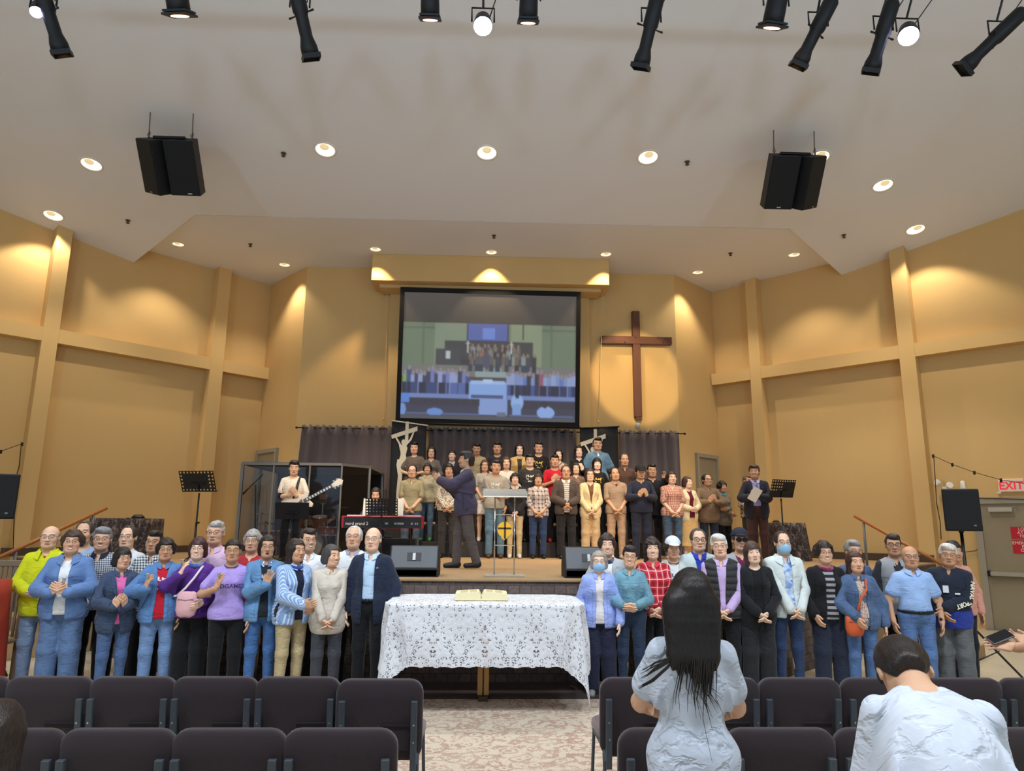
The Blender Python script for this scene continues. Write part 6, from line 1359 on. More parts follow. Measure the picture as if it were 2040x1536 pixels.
def person(label, px, top, Y, fz, sex='f', skin=0, hair='bob', hc=(28, 22, 20), smile=0, wear=(), pose=None, yaw=0, wx=1.0, belly=0.0, extras=(), H=None, group=None, hairtop=.018, xy=None, brow=None):
    pose = dict(pose or {}); P = PY(px, top, Y); s = (H or (P.z-fz))/(1.711+hairtop); Ms, Mx = skeleton(pose)
    hd = tp(Mx['head'], (0, 0, 1.66)); cy, sy_ = cos(radians(yaw)), sin(radians(yaw))
    ox, oy = (hd[0]*wx*cy-hd[1]*sy_)*s, (hd[0]*wx*sy_+hd[1]*cy)*s
    loc = (P.x-ox, P.y-(oy if 'bend' in pose else 0), fz) if xy is None else (xy[0], xy[1], fz)
    root = thing('person', label, 'person', loc, radians(yaw), group); seed = len(RIGS); rs = np.random.RandomState(seed+5); RIGS[id(root)] = None
    ph = rs.rand(6)*6.28; K = rs.randn(6, 3)*np.array([16, 16, 22]); br = brow if brow is not None else (1 if sum(hc) > 300 else 0)
    def put(name, key, mt, infl=0.0, noise=0.0, lab=None):
        V, Fc, Wt = TPL[key]; V0 = V
        if key == 'body' and longsl:             # slimmer arms inside long sleeves
            V0 = V.copy()
            for sg_, cc in ((-1, 5), (1, 8)):
                am = Wt[:, cc]+Wt[:, cc+1]; Q_ = V*[sg_, 1, 1]; su_ = np.clip((Q_-JS)@dU, 0, LU); sf_ = (Q_-JE)@dF; up_ = ((Q_-JE)@dU < 0)[:, None]
                Ax = np.where(up_, JS+dU*su_[:, None], JE+dF*np.clip(sf_, 0, LF)[:, None]); k__ = .34*sstep(.5, .9, am)*sstep(.06, .14, (Q_-JS)@dU)*(1-sstep(LF-.07, LF-.02, sf_)*(~up_[:, 0])); V0 = V0+((Ax-Q_)*[sg_, 1, 1])*k__[:, None]
        R_ = deform(V0, sex, belly, seed)
        if noise:
            n = (sum(np.sin(R_@K[i]+ph[i]) for i in range(6))*.3+1.0).clip(0, 2.2)*noise; c = np.stack([0*R_[:, 0], 0*R_[:, 1], R_[:, 2]], 1); d = R_-c
            arm_ = np.abs(R_[:, 0]) > .2; d[arm_] = [0, -1, 0]; d /= np.maximum(np.linalg.norm(d, axis=1, keepdims=True), 1e-6); R_ = R_+d*n[:, None]
        Vh = np.concatenate([R_, np.ones((len(R_), 1))], 1); O_ = np.einsum('nb,bij,nj->ni', Wt, Ms[:, :3, :], Vh, optimize=True)
        O_ = O_*[s*wx, s*wx, s]
        o = link(name, fast_mesh(name, O_, Fc, V, mt), root)
        if lab: o['label'] = lab
        return o
    keys = [w_[1] for w_ in wear]; longsl = any(k_ in ('shirt', 'shirt_tucked', 'jacket', 'blazer', 'cardigan', 'suit_open', 'jacket_closed', 'long_tunic') for k_ in keys)
    put('body', 'body', skin_mat(skin, br, smile)); parts = {}
    if hair: put('hair', hair, hair_mat(hc))
    keys = [w_[1] for w_ in wear]; over = any(k_ in ('jacket', 'blazer', 'cardigan', 'suit_open', 'jacket_closed') for k_ in keys)
    for w_ in wear:
        nm, key, mt = w_[:3]; key = {'tee': 'inner_tee', 'shirt': 'inner_shirt', 'shirt_tucked': 'inner_tucked'}.get(key, key) if over else key
        if key in TOPOPEN:
            for sg_ in '-+': put('lapel', 'lapel_%s%s' % (key, sg_), mt, noise=.0032)
        o = put(nm, key, mt, noise=.0032 if key not in ('collar', 'wide_collar', 'hood', 'belt', 'neck_trim') else 0); parts[nm] = o
    for e in extras:
        if e[0] in TPL: parts[e[1]] = put(e[1], e[0], e[2])
        elif callable(e[0]): e[0](root, Ms, Mx, s, wx, put)
    return root, Mx, s

# ================================================================ who stands where
M_gl = mat('glasses_metal', (74, 66, 60), .3, .6); M_glb = mat('glasses_black', (20, 18, 18), .4); M_sun = mat('sunglass_dark', (16, 16, 20), .15)
M_maskb = mat('mask_blue', (150, 192, 224), .8, var=.03); M_capw = mat('cap_pale', (214, 222, 236), .8); M_capn = mat('cap_navy', (30, 34, 52), .8); M_capk = mat('cap_black', (18, 18, 20), .8)
M_wht = cloth((226, 230, 236)); M_blk = cloth((24, 24, 27)); M_navy = cloth((30, 36, 58)); M_shoew = mat('shoe_pale', (206, 202, 194), .7); M_shoeb = mat('shoe_brown', (82, 58, 42), .6); M_shoek = mat('shoe_black', (24, 22, 22), .5); M_shoeg = mat('shoe_grey', (142, 142, 138), .8)
M_beltm = mat('belt_black', (20, 20, 22), .5); M_jean = cloth((88, 114, 154), 'denim'); M_jeanl = cloth((134, 158, 194), 'denim'); M_jeand = cloth((44, 60, 92), 'denim'); M_jeant = cloth((96, 122, 140), 'denim')
M_drkt = cloth((30, 32, 42)); M_chino = cloth((176, 160, 124)); M_blkt = cloth((20, 21, 25)); M_gryt = cloth((72, 74, 78))
BLK, DKB, BRN, GRY, WHT, SLT = (24, 20, 19), (38, 28, 24), (70, 48, 36), (132, 130, 130), (196, 194, 190), (92, 92, 96)
def T_(key, m): return ('trousers', key, m)
def S_(key, m, nm='shirt'): return (nm, key, m)
G = ('glasses', 'glasses', M_gl); GB = ('round_glasses', 'glasses', M_glb); SUN = ('sunglasses', 'sunglasses', M_sun); MASK = ('mask', 'face_mask', M_maskb); BELT = ('belt', 'belt', M_beltm)
def COLLAR(m, k='collar'): return (k, 'collar', m)
def SHOES(m): return [('shoe-', 'shoe', m), ('shoe+', 'shoe', m)]
FL, SG = 'people lined up on the hall floor', 'people lined up on the stage and risers'
def floor_p(label, px, top, Y, **k): k.setdefault('group', FL); return person(label, px, top, Y, 0.0, **k)
WPOS = {}
def hand_point(rec, sg, along=.085, off=(0, 0, 0)):
    root, Mx, s = rec; f = np.array([sg, 1, 1]); p = tp(Mx['ha+' if sg > 0 else 'ha-'], JW*f+dH*f*along); root_m = Matrix.Translation(root.location) @ Matrix.Rotation(root.rotation_euler[2], 4, 'Z')
    return root_m @ (Vector(p)*s+Vector(off))
def body_pt(rec, bone, p): root, Mx, s = rec; return (Matrix.Translation(root.location) @ Matrix.Rotation(root.rotation_euler[2], 4, 'Z')) @ (Vector(tp(Mx[bone], p))*s)
M_cup = mat('cup_plastic', (206, 214, 220), .15, spec=.8); M_juice = mat('cup_juice', (84, 30, 48), .3)
def cup(rec, sg, label, along=.10, off=(0, -.02, .03)):
    q = hand_point(rec, sg, along, off); t = thing('communion_cup', label, 'cup', q, 0, 'small communion cups held up')
    MB().lathe([(.001, 0), (.013, 0), (.017, .038), (.0185, .038), (.018, .034)], 12).build('cup', M_cup, t, True); MB().lathe([(.001, .039), (.021, .039), (.021, .042), (.001, .042)], 12).build('foil_lid', mat('foil', (214, 212, 214), .3, .6), t, True)
# ---- floor, drum side, front row and the row behind it
floor_p('bald man with glasses in a bright yellow-green jacket and pale jeans', 103, 1048, 8.30, sex='m', skin=0, hair='bald_fringe', hc=(120, 112, 104), hairtop=.002, yaw=12, wx=1.05, belly=.02, wear=[T_('trousers', M_jeanl), S_('tee', cloth((168, 44, 36))), ('jacket', 'jacket_closed', cloth((204, 212, 30))), ('collar', 'hood', cloth((204, 212, 30)))], pose=dict(arms='clasp_high', look=6), extras=[G])
r = floor_p('woman in a blue hooded jacket over a white tee cupping a small glass', 148, 1053, 7.95, skin=1, hair='short_bob', hc=(58, 42, 34), yaw=14, wx=1.10, belly=.03, smile=1, wear=[T_('wide_trousers', M_jean), S_('tee', M_wht), ('jacket', 'jacket', cloth((98, 130, 182))), ('hood', 'hood', cloth((98, 130, 182)))], pose=dict(arms='cup_both', look=8), extras=[G])
cup(r, -1, 'small clear cup between the hands of the woman in blue hooded jacket', .12, (.05, -.02, .05))
floor_p('dark-haired man peering between heads, beside the patterned table edge', 171, 1036, 8.52, sex='m', skin=1, hair='receding_hair', hc=(60, 54, 50), yaw=8, wear=[T_('trousers', M_drkt), S_('shirt', cloth((150, 174, 210)))], pose=dict(arms='down', look=4))
floor_p('grey-haired person in a navy collared houndstooth shirt smiling', 207, 1049, 8.34, sex='m', skin=1, hair='full_short_hair', hc=(120, 122, 128), smile=1, yaw=10, wx=1.06, wear=[T_('trousers', M_blkt), S_('polo', cloth((200, 206, 214), 'gingham', (48, 58, 82), 1.3)), COLLAR(M_navy)], pose=dict(arms='down', look=10), extras=[G])
floor_p('tall man with glasses in a plain white shirt before the patterned table', 258, 1045, 8.52, sex='m', skin=0, hair='receding_hair', hc=(44, 40, 38), yaw=4, wear=[T_('trousers', M_drkt), S_('shirt', cloth((208, 214, 220))), COLLAR(cloth((208, 214, 220)))], pose=dict(arms='down'), extras=[G])
floor_p('woman with a black bob in a dark denim blazer over a pink tee, clapping', 247, 1088, 7.88, skin=1, hair='bob_bangs', hc=BLK, yaw=34, wear=[T_('slim_trousers', cloth((72, 96, 136), 'denim')), S_('tee', cloth((214, 106, 168))), ('blazer', 'blazer', cloth((58, 72, 98), 'denim')), COLLAR(cloth((58, 72, 98), 'denim'), 'wide_collar')], pose=dict(arms='clap', look=14, wm=(-.08, -.26, 1.05), wp=(.06, -.28, 1.06)), extras=[G])
floor_p('man with glasses in a black and white gingham shirt behind the denim jackets', 310, 1055, 8.40, sex='m', skin=2, hair='short_hair', hc=(34, 30, 28), yaw=6, wear=[T_('trousers', M_blkt), S_('shirt', cloth((214, 220, 224), 'gingham', (44, 54, 66), 1.0)), COLLAR(cloth((214, 220, 224), 'gingham', (44, 54, 66), 1.0))], pose=dict(arms='down'), extras=[G])
r = floor_p('woman in a blue denim jacket over a red tee raising a tiny cup', 333, 1070, 7.98, skin=2, hair='short_bob', hc=BLK, yaw=20, wx=1.04, wear=[T_('trousers', cloth((104, 132, 174), 'denim')), S_('tee', cloth((184, 28, 48), 'print', (226, 226, 230))), ('jacket', 'jacket', cloth((84, 122, 172), 'denim')), COLLAR(cloth((84, 122, 172), 'denim'), 'wide_collar')], pose=dict(arms='cup_r', look=4, wm=(-.16, -.25, 1.18)), extras=[G])
cup(r, -1, 'tiny cup held up by the woman in denim over red')
def bag_strap(rec, m_, off=0.0, side=1, z_end=1.02, name='strap', parent=None, w=.013):
    pts = [(-side*.085, .03, 1.405), (-side*.075, -.075, 1.385), (-side*.03, -.165-off, 1.28), (side*.05, -.180-off, 1.17), (side*.13, -.165-off, z_end)]
    back = [(-side*.085, .03, 1.405), (-side*.05, .13, 1.33), (side*.05, .165, 1.2), (side*.17, .10, 1.05), (side*.20, -.05, z_end-.02), (side*.13, -.165-off, z_end)]
    o = parent.location; mb = MB()
    for P_ in (pts, back): mb.tube([body_pt(rec, 'chest' if q[2] > 1.1 else 'spine', q)-o for q in P_], w, 6)
    return mb.build(name, m_, parent, True)
def bag(rec, label, m_, size, side=1, z=.98, off=0.0, cat='bag', yaw=0.0, mstrap=None, px=.13, py=-.20):
    c = body_pt(rec, 'pelvis', (side*px, py-off, z)); t = thing('crossbody_bag', label, cat, c, 0); t.rotation_euler = (0, 0, 0)
    w, h, d = size; mb = MB(); n = 18
    rings = [(.55, .5), (.92, .42), (1.0, .1), (1.02, -.2), (.85, -.42), (.45, -.5)]
    vs = [(w/2*sc*cos(2*pi*k/n)*1.0, d/2*sc*sin(2*pi*k/n), h*zz+.02*h*sin(3*2*pi*k/n)) for sc, zz in rings for k in range(n)]
    mb.add(vs, [(j*n+(k+1) % n, j*n+k, (j+1)*n+k, (j+1)*n+(k+1) % n) for j in range(len(rings)-1) for k in range(n)]+[tuple(range(n)), tuple(range((len(rings)-1)*n, len(rings)*n))[::-1]])
    o = mb.build('pouch', m_, t, True); 
    mb = MB(); mb.tube([(-w*.38, -d*.42, h*.22), (0, -d*.53, h*.18), (w*.38, -d*.42, h*.22)], .004, 5); mb.build('zip', mat('zip_grey', (120, 110, 110), .4), t)
    bag_strap(rec, mstrap or m_, off, side, z+h*.35, 'strap', t)
    return t
M_pinkb = mat('bag_pink', (216, 168, 176), .7, bump=.5, bscale=26); M_orb = mat('bag_orange', (196, 88, 46), .6, var=.1)
r = floor_p('woman in a purple blouse with blue scarf and pink sling bag, hand at chin', 397, 1068, 8.04, skin=3, hair='bob_bangs', hc=(62, 34, 36), yaw=10, smile=1, wear=[T_('wide_trousers', M_blkt), S_('shirt', cloth((84, 44, 132)), 'blouse')], pose=dict(arms='cup_r_high', look=2, wp=(.16, -.20, 1.02)), extras=[G, ('scarf', 'scarf', cloth((58, 88, 158), 'patch', (150, 160, 196)))])
cup(r, -1, 'tiny cup held near the chin of the woman in purple'); bag(r, 'pink quilted sling bag worn across the purple blouse', M_pinkb, (.22, .26, .10), -1, 1.0, .03, mstrap=mat('strap_white', (220, 208, 214), .7), px=.02, py=-.19)
floor_p('tall grey-haired man with glasses in a pale pink polo shirt', 432, 1036, 8.42, sex='m', skin=1, hair='short_hair', hc=(168, 166, 164), yaw=4, wx=1.04, belly=.02, wear=[T_('trousers', M_drkt), S_('polo', cloth((206, 178, 206))), COLLAR(cloth((206, 178, 206)))], pose=dict(arms='down'), extras=[G])
M_prt = cloth((66, 46, 112))
def tee_text(body, size, z, m_, y=-.158, x=0.0, sx=1.0):
    def f(root, Ms, Mx, s, wx, put):
        M_ = Matrix(Mx['chest'].tolist()); S4 = Matrix.Diagonal((s*wx, s, s, 1)); text(body, size, m_, root, S4 @ M_ @ Matrix.Translation((x, y, z)) @ FACE_CAM, 'lettering', .001, True, sx)
    return (f,)
r = floor_p('woman with glasses in a lavender tee with dark trim and lettering', 466, 1072, 7.90, skin=2, hair='tied_hair', hc=BLK, yaw=16, wx=1.05, wear=[T_('trousers', M_blkt), S_('tee', cloth((166, 146, 214)), 'tee')], pose=dict(arms='cup_r', wm=(-.13, -.25, 1.20), wp=(.24, -.05, .86)), extras=[G, ('neck_trim', 'neck_trim', M_prt), tee_text('DGAMES', .062, 1.21, M_prt, y=-.172, x=.03)])
cup(r, -1, 'tiny cup held up by the woman in the lavender tee')
floor_p('grey-haired woman with glasses in a red top behind the denim jacket', 505, 1053, 8.40, skin=1, hair='short_bob', hc=(150, 148, 146), yaw=0, wear=[T_('trousers', cloth((118, 104, 78))), S_('shirt', cloth((164, 46, 56)))], pose=dict(arms='down', look=6), extras=[G])
M_djp = cloth((92, 132, 172), 'denim')
r = floor_p('woman with a black bob in a pale denim jacket speaking, hand raised', 535, 1064, 7.98, skin=2, hair='bob', hc=BLK, smile=2, yaw=18, wear=[T_('slim_trousers', cloth((62, 98, 150), 'denim')), S_('tee', cloth((34, 38, 46), 'print', (170, 180, 190))), ('jacket', 'jacket', M_djp), COLLAR(cloth((92, 128, 172), 'floral', (220, 226, 234), .8), 'wide_collar')], pose=dict(arms='cup_r', wm=(.0, -.25, 1.19), wp=(.23, -.05, .86)), extras=[G])
cup(r, -1, 'tiny cup held up by the woman in pale denim who is speaking')
floor_p('woman in a blue striped shirt over navy with khaki trousers, forearm held out', 592, 1072, 7.90, skin=2, hair='shoulder_hair', hc=(36, 28, 26), yaw=44, wx=1.02, wear=[T_('slim_trousers', M_chino), S_('tee', cloth((28, 32, 52))), ('overshirt', 'jacket', cloth((126, 158, 206), 'vstripe', (192, 210, 232), .7)), COLLAR(cloth((150, 180, 220)))], pose=dict(arms='right_down_left_waist', wm=(-.06, -.30, 1.02), hm=(.3, -.9, .1), wp=(.16, -.24, .98), look=6), extras=[('scarf', 'scarf', cloth((48, 70, 140))), ('watch-', 'wristwatch', mat('watch_pale', (214, 210, 200), .3))])
floor_p('man with short dark hair and glasses in a white shirt with dark motif', 615, 1051, 8.36, sex='m', skin=1, hair='short_hair', hc=DKB, smile=1, yaw=24, wear=[T_('trousers', M_blkt), S_('polo', cloth((222, 226, 232), 'patch', (222, 226, 232))), COLLAR(cloth((222, 226, 232)))], pose=dict(arms='down', look=12), extras=[G])
floor_p('smiling woman with a grey-black bob in a beige overshirt, hands clasped low', 662, 1083, 7.92, skin=1, hair='bob', hc=(60, 58, 60), smile=1, yaw=14, wear=[T_('trousers', cloth((62, 64, 72))), S_('long_tunic', cloth((198, 190, 178)), 'overshirt'), COLLAR(cloth((198, 190, 178)), 'wide_collar')], pose=dict(arms='clasp', look=34, wm=(-.07, -.205, .85), wp=(.06, -.20, .86)), extras=[('belt', 'drawstring', cloth((150, 140, 126)))])
floor_p('white-haired man with glasses in a white jacket banded red and navy', 706, 1046, 8.42, sex='m', skin=1, hair='receding_hair', hc=WHT, yaw=0, wx=1.04, wear=[T_('trousers', M_blkt), S_('jacket_closed', cloth((218, 222, 226), 'chest_band', (178, 44, 52), 1.0, (54, 60, 120)), 'jacket'), COLLAR(cloth((150, 160, 190)), 'wide_collar')], pose=dict(arms='down', nod=-6), extras=[G])
floor_p('bald man with glasses in a dark navy suit and pale blue shirt', 744, 1051, 8.00, sex='m', skin=0, hair='bald_fringe', hc=(130, 120, 112), hairtop=.002, yaw=-4, wear=[T_('trousers', M_blkt), S_('shirt_tucked', cloth((176, 202, 228))), COLLAR(cloth((184, 208, 230))), ('suit_jacket', 'suit_open', cloth((34, 42, 62)))], pose=dict(arms='down'), extras=[G, BELT, (lambda root, Ms, Mx, s, wx, put: MB().lathe([(.001, .004), (.012, .003), (.013, 0)], 8, 0, Matrix.Translation(Vector(tp(Mx['chest'], (.095, -.150, 1.30)))*s) @ Matrix.Rotation(pi/2, 4, 'X')).build('lapel_pin', M_chrome, root),)])
# ---- floor, exit side
floor_p('masked woman with long grey hair in a lilac-blue denim jacket at the table end', 1193, 1096, 8.12, skin=3, hair='bob', hc=(150, 142, 134), yaw=-8, wx=1.08, wear=[T_('wide_trousers', cloth((36, 40, 62))), S_('tee', cloth((210, 206, 206))), ('jacket', 'jacket', cloth((140, 158, 220), 'denim')), COLLAR(cloth((140, 158, 220), 'denim'), 'wide_collar')], pose=dict(arms='down', wm=(-.22, -.12, .97), hm=(-.5, -.6, -.4), wp=(.235, -.13, .87), **{'pole-': (-.2, .9, -.4)}), extras=[G, MASK]+SHOES(M_shoeg))
floor_p('woman with short curly hair in a grey cardigan and dark neck scarf', 1209, 1062, 8.48, skin=0, hair='puffy_short', hc=(48, 36, 32), yaw=-6, smile=1, wear=[T_('trousers', M_drkt), S_('tee', M_wht), ('cardigan', 'jacket', cloth((176, 184, 190)))], pose=dict(arms='down'), extras=[('scarf', 'scarf', cloth((40, 46, 60), 'patch', (130, 136, 150)))])
floor_p('smiling woman with cropped dark hair in a teal denim shirt and dark jeans', 1255, 1086, 8.06, skin=1, hair='full_short_hair', hc=(36, 28, 26), smile=1, yaw=-12, wear=[T_('slim_trousers', cloth((36, 50, 72), 'denim')), S_('shirt_tucked', cloth((104, 146, 164), 'denim')), COLLAR(cloth((104, 146, 164), 'denim'))], pose=dict(arms='clasp_high', tilt=4), extras=[G, ('watch+', 'wristwatch', M_glb)])
floor_p('smiling woman with wavy dark hair in a red and white plaid shirt', 1299, 1069, 8.26, skin=0, hair='wavy_hair', hc=(44, 30, 28), smile=1, yaw=-10, wear=[T_('trousers', M_blkt), S_('shirt', cloth((206, 56, 68), 'plaid', (150, 26, 40), 1.0, (232, 214, 216)))], pose=dict(arms='clasp', wm=(-.08, -.2, .93), wp=(.08, -.2, .94)), extras=[COLLAR(cloth((206, 56, 68)))])
floor_p('woman in a pale baseball cap and white tee with dark trim', 1339, 1067, 8.48, skin=1, hair='short_bob', hc=(60, 50, 44), yaw=-6, hairtop=.022, wear=[T_('trousers', M_drkt), S_('tee', cloth((206, 212, 214), 'print', (96, 100, 110)), 'tee'), ('jacket', 'jacket', cloth((188, 196, 192)))], pose=dict(arms='down', nod=6), extras=[('ball_cap', 'cap', M_capw), ('neck_trim', 'neck_trim', cloth((60, 50, 46)))])
floor_p('man with round glasses in a pale jacket over a royal blue shirt', 1390, 1051, 8.46, sex='m', skin=0, hair='receding_hair', hc=(74, 62, 54), yaw=-6, wx=1.04, wear=[T_('trousers', M_drkt), S_('shirt', cloth((46, 66, 178))), COLLAR(cloth((46, 66, 178))), ('jacket', 'jacket', cloth((188, 204, 208)))], pose=dict(arms='down'), extras=[GB])
floor_p('white-haired man in a dark puffer vest over a lavender shirt', 1431, 1063, 8.10, sex='m', skin=0, hair='full_short_hair', hc=(206, 204, 200), yaw=-16, wx=1.04, wear=[T_('trousers', M_blkt), S_('shirt', cloth((188, 164, 210))), COLLAR(cloth((196, 176, 214))), ('puffer_vest', 'vest', cloth((52, 54, 56), 'puffer'))], pose=dict(arms='clasp', tilt=-4), extras=[G])
floor_p('man in a navy cap and dark glasses with a grey jacket', 1473, 1050, 8.44, sex='m', skin=1, hair='receding_hair', hc=(60, 54, 50), yaw=-8, hairtop=.022, wear=[T_('trousers', M_drkt), S_('shirt', cloth((108, 40, 72))), ('jacket', 'jacket', cloth((156, 160, 166)))], pose=dict(arms='down'), extras=[('ball_cap', 'cap', M_capn), SUN])
floor_p('woman with long brown hair and fringe in a black cardigan, hands joined', 1497, 1077, 8.02, skin=3, hair='long_bangs', hc=(64, 46, 38), yaw=-8, wx=1.02, wear=[T_('wide_trousers', cloth((36, 38, 42))), S_('tee', cloth((20, 22, 26))), ('cardigan', 'cardigan', cloth((26, 28, 32)))], pose=dict(arms='clasp', tilt=-5, wm=(-.05, -.2, .93), wp=(.10, -.2, .94)), smile=0)
floor_p('tall masked man with glasses in a white jacket over a blue patterned shirt', 1557, 1056, 8.14, sex='m', skin=0, hair='receding_hair', hc=(52, 40, 36), yaw=-4, wx=.98, wear=[T_('slim_trousers', M_jeand), S_('shirt', cloth((86, 124, 190), 'patch', (196, 212, 232), 1.6)), COLLAR(cloth((150, 182, 222))), ('jacket', 'jacket', cloth((206, 216, 216))), ('hood', 'hood', cloth((206, 216, 216)))], pose=dict(arms='clasp', wm=(-.03, -.19, .88), wp=(.10, -.19, .90)), extras=[G, MASK])
floor_p('woman with puffy dark hair in a black cardigan edged white and a maroon scarf', 1640, 1077, 8.08, skin=1, hair='puffy_short', hc=(32, 24, 24), yaw=-8, wx=1.06, smile=1, wear=[T_('wide_trousers', cloth((38, 44, 62))), S_('tee', cloth((150, 150, 156), 'hstripe', (36, 36, 42))), ('cardigan', 'cardigan', cloth((24, 24, 28)))], pose=dict(arms='down', wm=(-.20, -.12, .90), wp=(.25, .0, .87)), extras=[G, ('scarf', 'scarf', cloth((112, 34, 66), 'patch', (176, 110, 144)))])
floor_p('grey-haired man hidden behind the woman with the orange bag', 1698, 1075, 8.54, sex='m', skin=1, hair='full_short_hair', hc=(140, 140, 140), yaw=0, wear=[T_('trousers', cloth((96, 92, 84))), S_('shirt', cloth((70, 92, 126), 'denim'))], pose=dict(arms='down'), extras=[G])
r = floor_p('woman with shoulder-length brown hair in a denim jacket, orange strap across', 1702, 1097, 7.98, skin=1, hair='shoulder_hair', hc=(66, 42, 34), yaw=-8, wx=1.08, belly=.02, wear=[T_('trousers', cloth((76, 104, 148), 'denim')), S_('tee', cloth((196, 180, 160), 'floral', (150, 80, 110), 1.2, (90, 110, 130))), ('jacket', 'jacket', cloth((76, 98, 132), 'denim')), COLLAR(cloth((76, 98, 132), 'denim'), 'wide_collar')], pose=dict(arms='down', wm=(-.14, -.225, .96), hm=(.35, -.4, -.8), wp=(.27, -.02, .86)), extras=[BELT])
bag(r, 'orange leather shoulder bag worn over the denim jacket', M_orb, (.20, .22, .10), -1, .86, .045, px=.14, py=-.155)
floor_p('man with glasses in a grey vest behind the man in pale blue', 1777, 1062, 8.42, sex='m', skin=2, hair='short_hair', hc=(44, 40, 40), yaw=-12, wear=[T_('trousers', M_blkt), S_('shirt', cloth((52, 52, 58))), ('vest', 'vest', cloth((150, 154, 160)))], pose=dict(arms='down', look=-10), extras=[GB, COLLAR(cloth((150, 154, 160)), 'wide_collar')])
floor_p('balding man in a pale blue short-sleeved shirt, belted jeans and black watch', 1811, 1088, 7.92, sex='m', skin=2, hair='bald_fringe', hc=(120, 112, 106), hairtop=.003, yaw=-14, wx=1.08, belly=.05, wear=[T_('trousers', cloth((84, 114, 164), 'denim')), S_('tee_tucked', cloth((150, 182, 230)), 'shirt'), COLLAR(cloth((160, 190, 234)))], pose=dict(arms='down', look=-6), extras=[G, BELT, ('watch+', 'wristwatch', M_glb)])
def sleeve_text(root, Ms, Mx, s, wx, put):
    m_ = mat('sleeve_lettering', (236, 236, 214), .6); A = Matrix(Mx['ua+'].tolist()); S4 = Matrix.Diagonal((s*wx, s, s, 1))
    for body, bone, p0, d in (('NAVAL', 'ua+', JS+(JE-JS)*.56, dU), ('SPORT', 'fa+', JE+(JW-JE)*.42, dF)):
        x_ = Vector(d); n_ = Vector((.72, -.70, 0)); n_ = (n_-x_*n_.dot(x_)).normalized(); y_ = n_.cross(x_); M_ = Matrix(((x_.x, y_.x, n_.x, 0), (x_.y, y_.y, n_.y, 0), (x_.z, y_.z, n_.z, 0), (0, 0, 0, 1)))
        text(body, .070, m_, root, S4 @ Matrix(Mx[bone].tolist()) @ Matrix.Translation(Vector(p0)+n_*.088) @ M_, 'lettering', .003, True, .95)
    MB().box(Vector(tp(Mx['chest'], (-.03, -.185, 1.21)))*s, (.055, .012, .075)).build('name_badge', mat('badge_white', (220, 224, 228), .4), root)
    MB().box(Vector(tp(Mx['chest'], (.085, -.172, 1.17)))*s, (.05, .008, .018)).build('chest_label', mat('badge_white', (220, 224, 228), .4), root)
floor_p('white-haired man in a navy sports jacket with white sleeve lettering', 1885, 1082, 8.02, sex='m', skin=2, hair='full_short_hair', hc=(204, 200, 194), yaw=-34, wx=1.08, belly=.03, wear=[T_('wide_trousers', cloth((96, 100, 104), 'denim')), S_('shirt', cloth((22, 24, 30))), ('sports_jacket', 'jacket_closed', cloth((34, 40, 56), 'hem_block', (44, 62, 150))), COLLAR(cloth((34, 40, 56)), 'wide_collar')], pose=dict(arms='clasp', wm=(-.10, -.205, .96), wp=(-.02, -.215, 1.0), lean=4, look=4), extras=[G, (sleeve_text,)])
floor_p('dark-haired person in pink mostly hidden behind the navy sports jacket', 1897, 1076, 8.50, skin=2, hair='short_bob', hc=(36, 30, 28), yaw=0, wear=[T_('trousers', M_drkt), S_('shirt', cloth((206, 150, 132)))], pose=dict(arms='down'))
# ---- choir on the risers (back row, middle row) and along the stage
Z3, Z2, Z1 = 1.18+.30+.32, 1.48, 1.18
def stage_p(label, px, top, Y, z, **k):
    k.setdefault('group', SG); return person(label, px, top, Y, z, **k)
Y3, Y2, Y1 = 15.22, 14.62, 14.12
stage_p('man in a grey-brown tee with hands joined, back row beside the crucifix banner', 826, 880, Y3, Z3, sex='m', skin=1, hair='short_hair', hc=BLK, wx=1.06, wear=[T_('trousers', M_drkt), S_('tee', cloth((98, 86, 78)))], pose=dict(arms='clasp_high'))
stage_p('woman with long black hair and glasses in a dark grey top, back row', 860, 889, Y3, Z3, skin=1, hair='long_hair', hc=BLK, wear=[T_('trousers', M_drkt), S_('shirt', cloth((92, 86, 82)))], pose=dict(arms='clasp_high'), extras=[G])
stage_p('smiling person with swept-back dark hair in a dark jacket and pale shirt, back row', 901, 896, Y3, Z3, skin=0, hair='tied_hair', hc=BLK, smile=1, wear=[T_('trousers', M_blkt), S_('shirt', cloth((170, 172, 180))), ('jacket', 'jacket', cloth((32, 34, 46)))], pose=dict(arms='down'), extras=[COLLAR(cloth((170, 172, 180)))])
stage_p('man in a tan tee looking down, back row behind the walking man', 950, 881, Y3, Z3, sex='m', skin=2, hair='short_hair', hc=BLK, wear=[T_('trousers', M_drkt), S_('tee', cloth((158, 144, 112)))], pose=dict(arms='down', nod=14))
stage_p('man in a dark navy tee against the pleated curtain, back row', 991, 880, Y3, Z3, sex='m', skin=2, hair='short_hair', hc=BLK, wx=1.05, wear=[T_('trousers', M_drkt), S_('tee', cloth((32, 34, 48)))], pose=dict(arms='clasp_high', look=-6))
stage_p('woman with long dark hair in a beige trench coat, back row', 1035, 883, Y3, Z3, skin=3, hair='long_hair', hc=BLK, smile=1, wear=[T_('trousers', M_drkt), S_('tee', cloth((60, 54, 52))), ('trench_coat', 'jacket', cloth((196, 164, 106))), COLLAR(cloth((196, 164, 106)), 'wide_collar')], pose=dict(arms='down'))
stage_p('man with glasses in a black tee with gold graphic, back row', 1073, 879, Y3, Z3, sex='m', skin=1, hair='short_hair', hc=BLK, wx=1.05, wear=[T_('trousers', M_drkt), S_('tee', cloth((24, 22, 22), 'print', (196, 166, 90)))], pose=dict(arms='clasp'), extras=[G])
